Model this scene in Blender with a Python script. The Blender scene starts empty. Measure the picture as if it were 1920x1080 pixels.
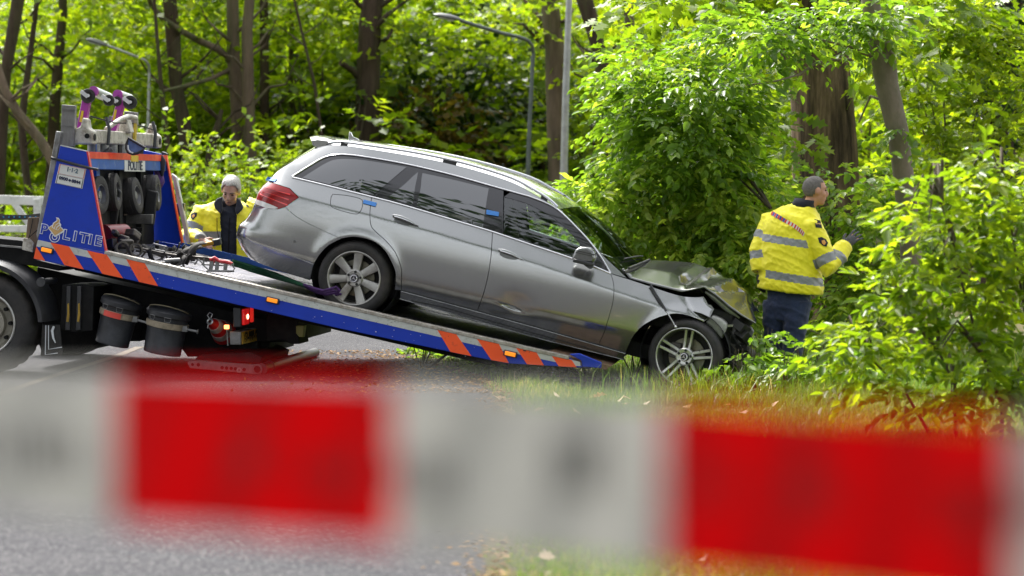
import bpy, bmesh, math, random
import numpy as np
from mathutils import Vector, Matrix
from mathutils.geometry import delaunay_2d_cdt
random.seed(7); RNG = np.random.default_rng(7)
rad = math.radians
SC = bpy.context.scene
COL = SC.collection

# ------------------------------------------------------------------ camera
FPX = 4533.0          # focal length in pixels of the 1920 wide photograph (85 mm)
CAMH, VH = 1.6, 350.0
PITCH = math.atan((540 - VH) / FPX)
cam_d = bpy.data.cameras.new("camera"); cam = bpy.data.objects.new("camera", cam_d); COL.objects.link(cam)
cam_d.lens = 85.0; cam_d.sensor_width = 36.0
cam_d.clip_start = 0.2; cam_d.clip_end = 900
cam.location = (0, 0, CAMH); cam.rotation_euler = (math.pi / 2 - PITCH, 0, 0)
cam_d.dof.use_dof = True; cam_d.dof.focus_distance = 20.7; cam_d.dof.aperture_fstop = 2.2
SC.camera = cam

# ------------------------------------------------------------------ sky and sun
SUN_EL, SUN_AZ = rad(53), rad(-24)       # azimuth from +Y towards +X
w = bpy.data.worlds.new("World"); SC.world = w; w.use_nodes = True
nt = w.node_tree; nt.nodes.clear()
sky = nt.nodes.new("ShaderNodeTexSky"); sky.sky_type = 'NISHITA'; sky.sun_disc = False
sky.sun_elevation = SUN_EL; sky.sun_rotation = SUN_AZ; sky.air_density = 1.0; sky.dust_density = 4.0; sky.ozone_density = 1.0
hs = nt.nodes.new("ShaderNodeHueSaturation"); hs.inputs['Saturation'].default_value = 0.2
bg = nt.nodes.new("ShaderNodeBackground"); bg.inputs['Strength'].default_value = 0.15
wo = nt.nodes.new("ShaderNodeOutputWorld")
nt.links.new(sky.outputs[0], hs.inputs['Color']); nt.links.new(hs.outputs[0], bg.inputs[0]); nt.links.new(bg.outputs[0], wo.inputs[0])
sl = bpy.data.lights.new("sun", 'SUN'); sl.energy = 2.2; sl.angle = rad(10); sl.color = (1.0, 0.965, 0.90)
sun = bpy.data.objects.new("sun", sl); COL.objects.link(sun)
sdir = Vector((math.cos(SUN_EL) * math.sin(SUN_AZ), math.cos(SUN_EL) * math.cos(SUN_AZ), math.sin(SUN_EL)))
sun.rotation_euler = sdir.to_track_quat('Z', 'Y').to_euler(); sun.location = (0, 0, 30)
SC.view_settings.view_transform = 'Standard'; SC.view_settings.look = 'None'
SC.view_settings.gamma = 1.0; SC.view_settings.exposure = 1.7
SC.render.engine = 'CYCLES'
cy = SC.cycles
cy.use_denoising = True; cy.max_bounces = 9; cy.diffuse_bounces = 6; cy.glossy_bounces = 3; cy.transmission_bounces = 5
cy.transparent_max_bounces = 10; cy.caustics_reflective = False; cy.caustics_refractive = False
cy.sample_clamp_indirect = 6.0
try: cy.denoiser = 'OPENIMAGEDENOISE'
except Exception: pass

# ------------------------------------------------------------------ pixel -> place helpers
_fw = np.array([0, math.cos(PITCH), -math.sin(PITCH)]); _up = np.array([0, math.sin(PITCH), math.cos(PITCH)]); _C = np.array([0, 0, CAMH])
def ray(u, v): return _fw + np.array([1., 0, 0]) * ((u - 960) / FPX) + _up * ((540 - v) / FPX)
def at(u, v, Y): r = ray(u, v); return _C + r * (Y / r[1])
def on_ground(u, v, z=0.0): r = ray(u, v); return _C + r * ((z - CAMH) / r[2])
def rotm(yaw, pitch=0.0, roll=0.0):
    cy_, sy_ = math.cos(yaw), math.sin(yaw); cp, sp = math.cos(pitch), math.sin(pitch); cr, sr = math.cos(roll), math.sin(roll)
    return np.array([[cy_, -sy_, 0], [sy_, cy_, 0], [0, 0, 1]]) @ np.array([[cp, 0, sp], [0, 1, 0], [-sp, 0, cp]]) @ np.array([[1, 0, 0], [0, cr, -sr], [0, sr, cr]])
class Frame:
    def __init__(s, O, M): s.O = np.array(O, float); s.M = M
    def px(s, u, v, y):                     # pixel -> local point on the local plane y
        r = ray(u, v); n = s.M[:, 1]; t = ((s.O + s.M @ np.array([0, y, 0]) - _C) @ n) / (r @ n)
        return s.M.T @ (_C + r * t - s.O)
    def loc(s, p): return s.M.T @ (np.asarray(p, float) - s.O)
    def wld(s, p): return s.O + s.M @ np.asarray(p, float)
    def matrix(s):
        m = Matrix.Identity(4)
        for i in range(3):
            for j in range(3): m[i][j] = s.M[i, j]
            m[i][3] = s.O[i]
        return m
CARF = Frame((-1.27857, 21.40865, 0.52108), rotm(rad(-8.2), rad(12.858), rad(0.5)))
TRF = Frame((-1.27857, 21.40865, 0.0), rotm(rad(-8.2)))

# ------------------------------------------------------------------ materials
MATS = {}
def mat(name, col, rough=0.5, metal=0.0, var=0.0, vscale=6.0, bump=0.0, bscale=60.0, coat=0.0, spec=0.5, dirt=None, dirt_amt=0.0, dirt_scale=4.0, emit=None, estr=0.0, stretch=None, sheen=0.0):
    if name in MATS: return MATS[name]
    m = bpy.data.materials.new(name); m.use_nodes = True; t = m.node_tree; N, L = t.nodes, t.links
    b = N["Principled BSDF"]; b.inputs["Base Color"].default_value = (*col, 1); b.inputs["Roughness"].default_value = rough
    b.inputs["Metallic"].default_value = metal; b.inputs["Specular IOR Level"].default_value = spec
    if coat: b.inputs["Coat Weight"].default_value = coat; b.inputs["Coat Roughness"].default_value = 0.04
    if sheen: b.inputs["Sheen Weight"].default_value = sheen
    tc = N.new("ShaderNodeTexCoord"); src = tc.outputs["Object"]
    if stretch:
        mp = N.new("ShaderNodeMapping"); mp.inputs["Scale"].default_value = stretch; L.new(src, mp.inputs[0]); src = mp.outputs[0]
    cur = None
    if var:
        n = N.new("ShaderNodeTexNoise"); n.inputs["Scale"].default_value = vscale; n.inputs["Detail"].default_value = 6; n.inputs["Roughness"].default_value = 0.65; L.new(src, n.inputs["Vector"])
        r = N.new("ShaderNodeValToRGB"); r.color_ramp.elements[0].position = 0.3; r.color_ramp.elements[1].position = 0.72
        lo = tuple(max(0, c * (1 - var)) for c in col); hi = tuple(min(1, c * (1 + var)) for c in col)
        r.color_ramp.elements[0].color = (*lo, 1); r.color_ramp.elements[1].color = (*hi, 1)
        L.new(n.outputs["Fac"], r.inputs[0]); cur = r.outputs[0]
        rr = N.new("ShaderNodeMapRange"); rr.inputs["To Min"].default_value = max(0.02, rough - 0.12 * var * 2); rr.inputs["To Max"].default_value = min(1, rough + 0.15 * var * 2)
        L.new(n.outputs["Fac"], rr.inputs[0]); L.new(rr.outputs[0], b.inputs["Roughness"])
    if dirt:
        n2 = N.new("ShaderNodeTexNoise"); n2.inputs["Scale"].default_value = dirt_scale; n2.inputs["Detail"].default_value = 9; n2.inputs["Roughness"].default_value = 0.7; L.new(src, n2.inputs["Vector"])
        r2 = N.new("ShaderNodeValToRGB"); r2.color_ramp.elements[0].position = max(0.02, 0.62 - dirt_amt * 0.5); r2.color_ramp.elements[1].position = min(0.98, 0.80 - dirt_amt * 0.35)
        L.new(n2.outputs["Fac"], r2.inputs[0])
        mx = N.new("ShaderNodeMix"); mx.data_type = 'RGBA'; L.new(r2.outputs[0], mx.inputs["Factor"])
        if cur: L.new(cur, mx.inputs["A"])
        else: mx.inputs["A"].default_value = (*col, 1)
        mx.inputs["B"].default_value = (*dirt, 1); cur = mx.outputs["Result"]
    if cur: L.new(cur, b.inputs["Base Color"])
    if bump:
        n3 = N.new("ShaderNodeTexNoise"); n3.inputs["Scale"].default_value = bscale; n3.inputs["Detail"].default_value = 5; L.new(src, n3.inputs["Vector"])
        bp = N.new("ShaderNodeBump"); bp.inputs["Strength"].default_value = bump; bp.inputs["Distance"].default_value = 0.02; L.new(n3.outputs["Fac"], bp.inputs["Height"]); L.new(bp.outputs[0], b.inputs["Normal"])
    if emit: b.inputs["Emission Color"].default_value = (*emit, 1); b.inputs["Emission Strength"].default_value = estr
    MATS[name] = m; return m

def leaf_mat(name, stops, trans=0.42, rough=0.45, spec=0.5, tmul=(1.25, 1.25, 0.55)):
    if name in MATS: return MATS[name]
    m = bpy.data.materials.new(name); m.use_nodes = True; t = m.node_tree; N, L = t.nodes, t.links
    b = N["Principled BSDF"]; out = N["Material Output"]
    a = N.new("ShaderNodeAttribute"); a.attribute_name = "tint"
    r = N.new("ShaderNodeValToRGB"); els = r.color_ramp.elements
    while len(els) < len(stops): els.new(0.5)
    for e, (p, c) in zip(els, stops): e.position = p; e.color = (*c, 1)
    L.new(a.outputs["Fac"], r.inputs[0]); L.new(r.outputs[0], b.inputs["Base Color"])
    b.inputs["Roughness"].default_value = rough; b.inputs["Specular IOR Level"].default_value = spec
    tr = N.new("ShaderNodeBsdfTranslucent"); vm = N.new("ShaderNodeVectorMath"); vm.operation = 'MULTIPLY'; vm.inputs[1].default_value = tmul
    L.new(r.outputs[0], vm.inputs[0]); L.new(vm.outputs[0], tr.inputs[0])
    mx = N.new("ShaderNodeMixShader"); mx.inputs[0].default_value = trans; L.new(b.outputs[0], mx.inputs[1]); L.new(tr.outputs[0], mx.inputs[2]); L.new(mx.outputs[0], out.inputs[0])
    MATS[name] = m; return m

# ------------------------------------------------------------------ objects
def tag(o, label=None, cat=None, group=None, kind=None):
    if label: o["label"] = label
    if cat: o["category"] = cat
    if group: o["group"] = group
    if kind: o["kind"] = kind
    return o
def empty(name, matrix=None, loc=None, rz=0.0, label=None, cat=None, group=None, parent=None):
    o = bpy.data.objects.new(name, None); COL.objects.link(o); o.empty_display_size = 0.2
    if matrix is not None: o.matrix_world = matrix
    elif loc is not None: o.location = tuple(float(c) for c in loc); o.rotation_euler = (0, 0, rz)
    if parent: o.parent = parent
    return tag(o, label, cat, group)
def link(name, me, m=None, parent=None, sharp=None, bevel=0.0, bseg=2):
    o = bpy.data.objects.new(name, me); COL.objects.link(o)
    if m is not None:
        for q in (m if isinstance(m, (list, tuple)) else [m]): me.materials.append(q)
    if parent is not None: o.parent = parent
    if sharp is not None:
        me.polygons.foreach_set("use_smooth", [True] * len(me.polygons)); me.set_sharp_from_angle(angle=rad(sharp))
    if bevel:
        bv = o.modifiers.new("bevel", 'BEVEL'); bv.width = bevel; bv.segments = bseg; bv.limit_method = 'ANGLE'; bv.angle_limit = rad(35)
    return o
def np_mesh(name, V, Fc, tint=None):
    V = np.asarray(V, np.float32); Fc = np.asarray(Fc, np.int32)
    me = bpy.data.meshes.new(name); me.vertices.add(len(V)); me.vertices.foreach_set("co", V.ravel())
    n, k = Fc.shape; me.loops.add(n * k); me.loops.foreach_set("vertex_index", Fc.ravel())
    me.polygons.add(n); me.polygons.foreach_set("loop_start", np.arange(0, n * k, k, dtype=np.int32))
    try: me.polygons.foreach_set("loop_total", np.full(n, k, np.int32))
    except Exception: pass
    if tint is not None:
        at_ = me.attributes.new("tint", 'FLOAT', 'POINT'); at_.data.foreach_set("value", np.asarray(tint, np.float32))
    me.update(calc_edges=True); return me

def V3(*a): return np.array(a, float)
def unit(v): v = np.asarray(v, float); return v / (np.linalg.norm(v) + 1e-12)
def basis(d, hint=(0, 0, 1)):
    d = unit(d); h = np.asarray(hint, float)
    if abs(d @ unit(h)) > 0.97: h = np.array([1., 0, 0])
    a = unit(np.cross(h, d)); return a, np.cross(d, a), d

class MB:
    def __init__(s): s.v = []; s.f = []; s.mi = []; s.cur = 0
    def _add(s, vs, fs):
        o = len(s.v); s.v += [tuple(float(c) for c in p) for p in vs]; s.f += [tuple(o + i for i in f) for f in fs]; s.mi += [s.cur] * len(fs); return s
    def box(s, c, size, R=None):
        c = np.asarray(c, float); h = np.asarray(size, float) / 2; R = np.eye(3) if R is None else R
        vs = [c + R @ (h * np.array(q)) for q in ((-1,-1,-1),(1,-1,-1),(1,1,-1),(-1,1,-1),(-1,-1,1),(1,-1,1),(1,1,1),(-1,1,1))]
        return s._add(vs, [(0,3,2,1),(4,5,6,7),(0,1,5,4),(1,2,6,5),(2,3,7,6),(3,0,4,7)])
    def bar(s, p0, p1, w, h, hint=(0, 0, 1)):        # rectangular bar from p0 to p1
        p0 = np.asarray(p0, float); p1 = np.asarray(p1, float); a, b, d = basis(p1 - p0, hint); R = np.stack([d, a, b], 1)
        return s.box((p0 + p1) / 2, (np.linalg.norm(p1 - p0), w, h), R)
    def ring_loft(s, rings, cap=True, closed=False):
        n = len(rings[0]); vs = [p for r in rings for p in r]; fs = []
        m = len(rings); rng = range(m if closed else m - 1)
        for i in rng:
            a, b = i * n, ((i + 1) % m) * n
            for j in range(n): k = (j + 1) % n; fs.append((a + j, a + k, b + k, b + j))
        if cap and not closed: fs += [tuple(range(n - 1, -1, -1)), tuple((m - 1) * n + j for j in range(n))]
        return s._add(vs, fs)
    def tube(s, pts, r, n=10, cap=True, closed=False):
        pts = [np.asarray(p, float) for p in pts]; rs = r if hasattr(r, '__len__') else [r] * len(pts); rings = []; prev = None
        for i, p in enumerate(pts):
            if closed: d = pts[(i + 1) % len(pts)] - pts[i - 1]
            else: d = pts[min(i + 1, len(pts) - 1)] - pts[max(i - 1, 0)]
            d = unit(d)
            if prev is None: a, b, _ = basis(d)
            else: a = unit(prev - d * (prev @ d)); b = np.cross(d, a)
            prev = a; rings.append([p + rs[i] * (math.cos(t) * a + math.sin(t) * b) for t in np.linspace(0, 2 * math.pi, n, endpoint=False)])
        return s.ring_loft(rings, cap, closed)
    def cyl(s, p0, p1, r0, r1=None, n=20, cap=True): return s.tube([p0, p1], [r0, r0 if r1 is None else r1], n, cap)
    def lathe(s, prof, c, axis, n=40, rfun=None):      # prof: list of (radius, along axis)
        a, b, d = basis(axis); c = np.asarray(c, float); rings = []
        for (r, h) in prof:
            ring = []
            for k in range(n):
                t = 2 * math.pi * k / n; rr = r if rfun is None else rfun(r, h, k); ring.append(c + d * h + rr * (math.cos(t) * a + math.sin(t) * b))
            rings.append(ring)
        n_ = n; vs = [p for r in rings for p in r]; fs = []
        for i in range(len(rings) - 1):
            for j in range(n_): k = (j + 1) % n_; fs.append((i * n_ + j, i * n_ + k, (i + 1) * n_ + k, (i + 1) * n_ + j))
        return s._add(vs, fs)
    def prism(s, poly, ext):                           # poly: 3D points (planar, any order), ext: extrusion vector
        p = [np.asarray(q, float) for q in poly]; e = np.asarray(ext, float); n = len(p)
        nrm = sum((np.cross(p[i], p[(i + 1) % n]) for i in range(n)), np.zeros(3))
        if nrm @ e > 0: p = p[::-1]
        fs = [tuple(range(n)), tuple(2 * n - 1 - i for i in range(n))] + [(j, j + n, (j + 1) % n + n, (j + 1) % n) for j in range(n)]
        return s._add(p + [q + e for q in p], fs)
    def sphere(s, c, r, nu=16, nv=10, R=None):
        c = np.asarray(c, float); r = np.asarray(r, float) * np.ones(3); R = np.eye(3) if R is None else R; rings = []
        for i in range(nv + 1):
            ph = math.pi * i / nv; ph = min(max(ph, 0.02), math.pi - 0.02)
            rings.append([c + R @ (r * np.array([math.sin(ph) * math.cos(t), math.sin(ph) * math.sin(t), -math.cos(ph)])) for t in np.linspace(0, 2 * math.pi, nu, endpoint=False)])
        return s.ring_loft(rings, True)
    def mesh(s, name, fix=True):
        me = bpy.data.meshes.new(name); me.from_pydata(s.v, [], s.f)
        if any(s.mi): me.polygons.foreach_set("material_index", s.mi)
        if fix:
            bm = bmesh.new(); bm.from_mesh(me); bmesh.ops.recalc_face_normals(bm, faces=bm.faces); bm.to_mesh(me); bm.free()
        me.update(); return me
    def build(s, name, m, parent=None, sharp=38, bevel=0.0, bseg=2): return link(name, s.mesh(name), m, parent, sharp, bevel, bseg)

def text_obj(name, body, size, matrix, m, parent, depth=0.002, align='CENTER', squeeze=1.0, bold=0.0):
    cu = bpy.data.curves.new(name, 'FONT'); cu.body = body; cu.size = size; cu.extrude = depth; cu.align_x = align; cu.align_y = 'CENTER'; cu.offset = bold
    tmp = bpy.data.objects.new(name + "_tmp", cu); COL.objects.link(tmp)
    dg = bpy.context.evaluated_depsgraph_get(); me = bpy.data.meshes.new_from_object(tmp.evaluated_get(dg))
    bpy.data.objects.remove(tmp); bpy.data.curves.remove(cu)
    me.transform(matrix @ Matrix.Diagonal((squeeze, 1, 1, 1))); me.materials.clear()
    return link(name, me, m, parent)
def face_matrix(p, xdir, ydir):            # local x,y directions of lettering -> matrix
    x = Vector(unit(xdir)); y = Vector(unit(np.asarray(ydir) - unit(xdir) * (np.asarray(ydir) @ unit(xdir)))); z = x.cross(y)
    return Matrix(((x[0], y[0], z[0], p[0]), (x[1], y[1], z[1], p[1]), (x[2], y[2], z[2], p[2]), (0, 0, 0, 1)))
def sstep(a, b, x): t = np.clip((np.asarray(x, float) - a) / (b - a), 0, 1); return t * t * (3 - 2 * t)
def noise2(x, y, seed=0):                  # cheap smooth value noise for displacement
    x = np.asarray(x, float) + seed * 17.3; y = np.asarray(y, float) - seed * 9.1
    return (np.sin(x * 1.3 + 2.1 * np.sin(y * 0.7)) + np.sin(y * 1.7 - 1.3 * np.sin(x * 0.9 + 1)) + 0.5 * np.sin(2.9 * x + 3.3 * y) + 0.5 * np.sin(4.1 * x - 3.7 * y + 2)) / 3
# ------------------------------------------------------------------ ground, road, verge
def road_edge(Y):
    return np.interp(Y, [0, 18.4, 19.8, 21.5, 24, 40, 60], [-0.10, -0.12, -0.30, -0.75, -1.05, -1.2, -2.5])
def gz(X, Y):
    X = np.asarray(X, float); Y = np.asarray(Y, float); e = road_edge(Y)
    d = sstep(0.15, 1.5, X - e) * sstep(16.0, 19.6, Y)
    z = -0.125 * d + 0.035 * sstep(0.05, 0.5, X - e) * (1 - sstep(15.5, 19.0, Y))
    z = z + 0.02 * noise2(X * 1.7, Y * 1.7, 3) * sstep(0.1, 0.8, X - e)
    added_bank = 5.2 * sstep(35, 74, Y)                      # rise added under the wood so foliage tiers catch light from above
    return z + added_bank
def grid_mesh(name, xs, ys, fz):
    Xg, Yg = np.meshgrid(xs, ys, indexing='ij'); Zg = fz(Xg, Yg); V = np.stack([Xg, Yg, Zg], -1).reshape(-1, 3)
    nx, ny = len(xs), len(ys); i = np.arange(nx - 1)[:, None] * ny + np.arange(ny - 1)[None, :]; i = i.ravel()
    return np_mesh(name, V, np.stack([i, i + ny, i + ny + 1, i + 1], 1))
soil = mat("soil", (0.060, 0.062, 0.026), 0.95, var=0.5, vscale=1.2, bump=0.6, bscale=25, dirt=(0.11, 0.075, 0.035), dirt_amt=0.35, dirt_scale=2.5, spec=0.1)
xs = np.concatenate([np.linspace(-300, -12, 12), np.linspace(-10, -2, 9), np.linspace(-1.6, 6, 60), np.linspace(6.5, 14, 12), np.linspace(18, 300, 10)])
ys = np.concatenate([np.linspace(-200, 2, 10), np.linspace(4, 26, 80), np.linspace(27, 90, 30), np.linspace(100, 500, 8)])
ground = link("ground", grid_mesh("ground", xs, ys, gz), soil); ground.data.polygons.foreach_set("use_smooth", [True] * len(ground.data.polygons)); tag(ground, kind="structure")

def asphalt():
    m = bpy.data.materials.new("asphalt"); m.use_nodes = True; t = m.node_tree; N, L = t.nodes, t.links; b = N["Principled BSDF"]
    tc = N.new("ShaderNodeTexCoord")
    def nz(sc, det=4, r=0.6):
        n = N.new("ShaderNodeTexNoise"); n.inputs["Scale"].default_value = sc; n.inputs["Detail"].default_value = det; n.inputs["Roughness"].default_value = r; L.new(tc.outputs["Object"], n.inputs["Vector"]); return n
    def ramp(src, stops):
        r = N.new("ShaderNodeValToRGB"); els = r.color_ramp.elements
        while len(els) < len(stops): els.new(0.5)
        for e, (p, c) in zip(els, stops): e.position = p; e.color = (*c, 1)
        L.new(src, r.inputs[0]); return r.outputs[0]
    vo = N.new("ShaderNodeTexVoronoi"); vo.inputs["Scale"].default_value = 95; L.new(tc.outputs["Object"], vo.inputs["Vector"])
    sep = N.new("ShaderNodeSeparateColor"); L.new(vo.outputs["Color"], sep.inputs[0])
    c1 = ramp(sep.outputs[0], [(0.0, (0.022, 0.022, 0.027)), (0.6, (0.040, 0.040, 0.046)), (0.85, (0.064, 0.063, 0.068)), (1.0, (0.17, 0.165, 0.16))])
    c2 = ramp(nz(1.1, 5).outputs["Fac"], [(0.3, (0.72, 0.72, 0.74)), (0.7, (1.15, 1.13, 1.1))])
    mm = N.new("ShaderNodeMix"); mm.data_type = 'RGBA'; mm.blend_type = 'MULTIPLY'; mm.inputs["Factor"].default_value = 1; L.new(c1, mm.inputs["A"]); L.new(c2, mm.inputs["B"])
    mask = ramp(nz(26, 7, 0.75).outputs["Fac"], [(0.66, (0, 0, 0)), (0.72, (1, 1, 1))])
    mx = N.new("ShaderNodeMix"); mx.data_type = 'RGBA'; L.new(mask, mx.inputs["Factor"]); L.new(mm.outputs["Result"], mx.inputs["A"]); mx.inputs["B"].default_value = (0.20, 0.12, 0.055, 1)
    L.new(mx.outputs["Result"], b.inputs["Base Color"]); b.inputs["Roughness"].default_value = 0.9; b.inputs["Specular IOR Level"].default_value = 0.2
    bp = N.new("ShaderNodeBump"); bp.inputs["Strength"].default_value = 0.55; bp.inputs["Distance"].default_value = 0.008; L.new(vo.outputs["Distance"], bp.inputs["Height"]); L.new(bp.outputs[0], b.inputs["Normal"])
    return m
ASPH = asphalt()
rv, rf = [], []
yy = np.concatenate([np.linspace(-60, 8, 8), np.linspace(8.5, 30, 120), np.linspace(30.5, 33, 5)])
for y in yy: rv += [(-40, y, 0.006), (-6, y, 0.006), (float(road_edge(y)) + 0.05 * float(noise2(y * 2.3, 1.0, 5)) + 0.02 * float(noise2(y * 9, 2.0, 6)), y, 0.006)]
for i in range(len(yy) - 1):
    for k in range(2): a = i * 3 + k; rf.append((a, a + 1, a + 4, a + 3))
me = bpy.data.meshes.new("road"); me.from_pydata(rv, [], rf); tag(link("road", me, ASPH), kind="structure")
# a pale sealed joint that crosses the carriageway
pts = [on_ground(u, v) for u, v in ((0, 742), (60, 720), (118, 701), (175, 683), (225, 667), (262, 652))]
jv, jf = [], []
for p in pts: jv += [(p[0] - 0.045, p[1], 0.0105), (p[0] + 0.045, p[1] + 0.01, 0.0105)]
for i in range(len(pts) - 1): jf.append((2 * i, 2 * i + 1, 2 * i + 3, 2 * i + 2))
me = bpy.data.meshes.new("joint_strip"); me.from_pydata(jv, [], jf)
tag(link("joint_strip", me, mat("joint", (0.115, 0.095, 0.072), 0.9, var=0.35, vscale=14, bump=0.4, bscale=80)), kind="structure")

# ------------------------------------------------------------------ foliage generators
def leaf_mesh(name, P, D, Nn, ln, wd, shape="oval", tint=None, curl=0.18):
    """leaves at P pointing along D with face normal Nn"""
    D = D / np.linalg.norm(D, axis=1, keepdims=True); S = np.cross(Nn, D); S /= (np.linalg.norm(S, axis=1, keepdims=True) + 1e-9); U = np.cross(D, S)
    l = ln[:, None]; w_ = wd[:, None]; n = len(P)
    if shape == "tri2":
        vs = [P, P + D * l * .5 + S * w_ * .5 + U * l * curl * .35, P + D * l - U * l * curl * .3, P + D * l * .5 - S * w_ * .5 + U * l * curl * .35]
        V = np.stack(vs, 1).reshape(-1, 3); b = np.arange(n)[:, None] * 4; F = np.concatenate([b + np.array([[0, 1, 2, 3]])], 0); k = 4
    elif shape == "oval":
        vs = [P, P + D * l * .28 + S * w_ * .42 + U * l * curl * .45, P + D * l * .66 + S * w_ * .40 + U * l * curl * .3, P + D * l - U * l * curl,
              P + D * l * .66 - S * w_ * .40 + U * l * curl * .3, P + D * l * .28 - S * w_ * .42 + U * l * curl * .45]
        V = np.stack(vs, 1).reshape(-1, 3); b = np.arange(n)[:, None] * 6; F = np.concatenate([b + np.array([[0, 1, 2, 3]]), b + np.array([[0, 3, 4, 5]])], 0); k = 6
    else:                                    # lobed (oak / maple like)
        o = [(0, 0), (.22, .30), (.30, .12), (.42, .46), (.56, .16), (.72, .36), (.80, .12), (1, 0), (.80, -.12), (.72, -.36), (.56, -.16), (.42, -.46), (.30, -.12), (.22, -.30)]
        vs = [P + D * l * a + S * w_ * c + U * l * (curl * (abs(c) * .6 - a * a * .5)) for a, c in o]
        V = np.stack(vs, 1).reshape(-1, 3); b = np.arange(n)[:, None] * 14; F = np.concatenate([b + np.array([[i, i + 1, 13 - i - 1 + (0), 13 - i + (0)]]) for i in range(1, 6)] + [b + np.array([[0, 1, 13, 13]])], 0); k = 14
        F = np.concatenate([b + np.array([q]) for q in ([0, 1, 2, 13], [13, 2, 3, 12], [12, 3, 4, 11], [11, 4, 5, 10], [10, 5, 6, 9], [9, 6, 7, 8])], 0)
    tt = np.repeat(tint if tint is not None else RNG.random(n), k)
    return np_mesh(name, V, F, tt)
def spray_points(C, Dv, L, n, lsize, droop=0.25, jit=0.3, rng=RNG, tw=0.35):
    """C (S,3) spray starts, Dv (S,3) directions: leaves alternate along each twig"""
    S = len(C); Dv = Dv / np.linalg.norm(Dv, axis=1, keepdims=True); up = np.array([0, 0, 1.])
    side = np.cross(np.broadcast_to(up, Dv.shape), Dv); side /= (np.linalg.norm(side, axis=1, keepdims=True) + 1e-9)
    t = (np.arange(n) + 0.5) / n; t = np.broadcast_to(t, (S, n)) + rng.normal(0, .03, (S, n)); Lr = L * (0.7 + 0.6 * rng.random((S, 1)))
    P = C[:, None] + Dv[:, None] * (Lr * t)[..., None] + np.array([0, 0, -1.]) * (droop * Lr * t * t)[..., None]
    sg = np.where(np.arange(n) % 2 == 0, 1., -1.)[None, :, None]
    D = Dv[:, None] * (0.55 + 0.5 * t[..., None]) + side[:, None] * sg * (0.9 - 0.4 * t[..., None]) + rng.normal(0, jit, (S, n, 3)) + np.array([0, 0, -0.25 * droop / .25])
    roll = rng.normal(0, tw, (S, 1, 1)) * side[:, None] + rng.normal(0, tw, (S, 1, 3))
    Nn = np.array([0, 0, 1.]) + roll + rng.normal(0, jit * .8, (S, n, 3))
    ln = lsize * (0.42 + 0.95 * rng.random((S, n)) ** .8) * (.8 + .4 * rng.random((S, 1))); tint = np.clip(rng.random((S, 1)) * .6 + rng.random((S, n)) * .45, 0, 1)
    return P.reshape(-1, 3), D.reshape(-1, 3), Nn.reshape(-1, 3), ln.ravel(), tint.ravel()
def blob_starts(blobs, count, rng=RNG, shell=0.45):
    vol = np.array([b[1][0] * b[1][1] * b[1][2] for b in blobs]) ** .75; pr = vol / vol.sum(); idx = rng.choice(len(blobs), count, p=pr)
    c = np.array([b[0] for b in blobs], float)[idx]; r = np.array([b[1] for b in blobs], float)[idx]
    d = rng.normal(size=(count, 3)); d /= np.linalg.norm(d, axis=1, keepdims=True); q = (shell + (1 - shell) * rng.random((count, 1)) ** .6)
    P = c + d * r * q; out = d * np.array([1, 1, .35]) + rng.normal(0, .35, (count, 3)) * np.array([1, 1, .4])
    return P, out
def foliage(name, blobs, nspray, nleaf, L, lsize, m, parent=None, shape="oval", ratio=0.62, droop=.25, seed=1, tintmul=1.0, tintadd=0.0, jit=.3, keep=None, tw=.35):
    rng = np.random.default_rng(seed); C, D = blob_starts(blobs, nspray, rng); P, D, Nn, ln, ti = spray_points(C, D, L, nleaf, lsize, droop, jit, rng, tw)
    if keep is not None: k = keep(P); P, D, Nn, ln, ti = P[k], D[k], Nn[k], ln[k], ti[k]
    me = leaf_mesh(name, P, D, Nn, ln, ln * ratio, shape, np.clip(ti * tintmul + tintadd, 0, 1))
    return link(name, me, m, parent), (C, D)

LEAF_FAR = leaf_mat("leaf_far", [(0.0, (0.060, 0.115, 0.008)), (0.4, (0.15, 0.24, 0.010)), (0.75, (0.26, 0.36, 0.013)), (1.0, (0.42, 0.50, 0.022))], 0.7)
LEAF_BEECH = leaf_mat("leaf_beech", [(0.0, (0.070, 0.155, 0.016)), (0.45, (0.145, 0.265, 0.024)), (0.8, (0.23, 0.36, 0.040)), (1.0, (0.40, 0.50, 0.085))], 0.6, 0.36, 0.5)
LEAF_YOUNG = leaf_mat("leaf_young", [(0.0, (0.075, 0.155, 0.010)), (0.5, (0.19, 0.29, 0.014)), (1.0, (0.38, 0.46, 0.024))], 0.62, 0.38, 0.45)
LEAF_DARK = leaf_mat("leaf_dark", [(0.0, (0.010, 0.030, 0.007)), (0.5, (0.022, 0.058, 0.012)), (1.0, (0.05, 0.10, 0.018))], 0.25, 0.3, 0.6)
LEAF_COPPER = leaf_mat("leaf_copper", [(0.0, (0.05, 0.045, 0.012)), (0.5, (0.13, 0.085, 0.02)), (1.0, (0.22, 0.16, 0.03))], 0.45, 0.45, 0.4)
BARK_D = mat("bark_dark", (0.060, 0.043, 0.030), 0.92, var=0.45, vscale=9, bump=0.9, bscale=26, stretch=(1, 1, 0.18), spec=0.15, dirt=(0.075, 0.085, 0.035), dirt_amt=0.3, dirt_scale=1.6)
BARK_M = mat("bark_mid", (0.135, 0.100, 0.070), 0.92, var=0.45, vscale=8, bump=0.9, bscale=22, stretch=(1, 1, 0.16), spec=0.15, dirt=(0.085, 0.10, 0.045), dirt_amt=0.35, dirt_scale=1.4)
BARK_OAK = mat("bark_oak", (0.19, 0.135, 0.090), 0.95, var=0.6, vscale=16, bump=1.0, bscale=30, stretch=(1, 1, 0.12), spec=0.1, dirt=(0.035, 0.028, 0.020), dirt_amt=0.45, dirt_scale=7)
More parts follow.
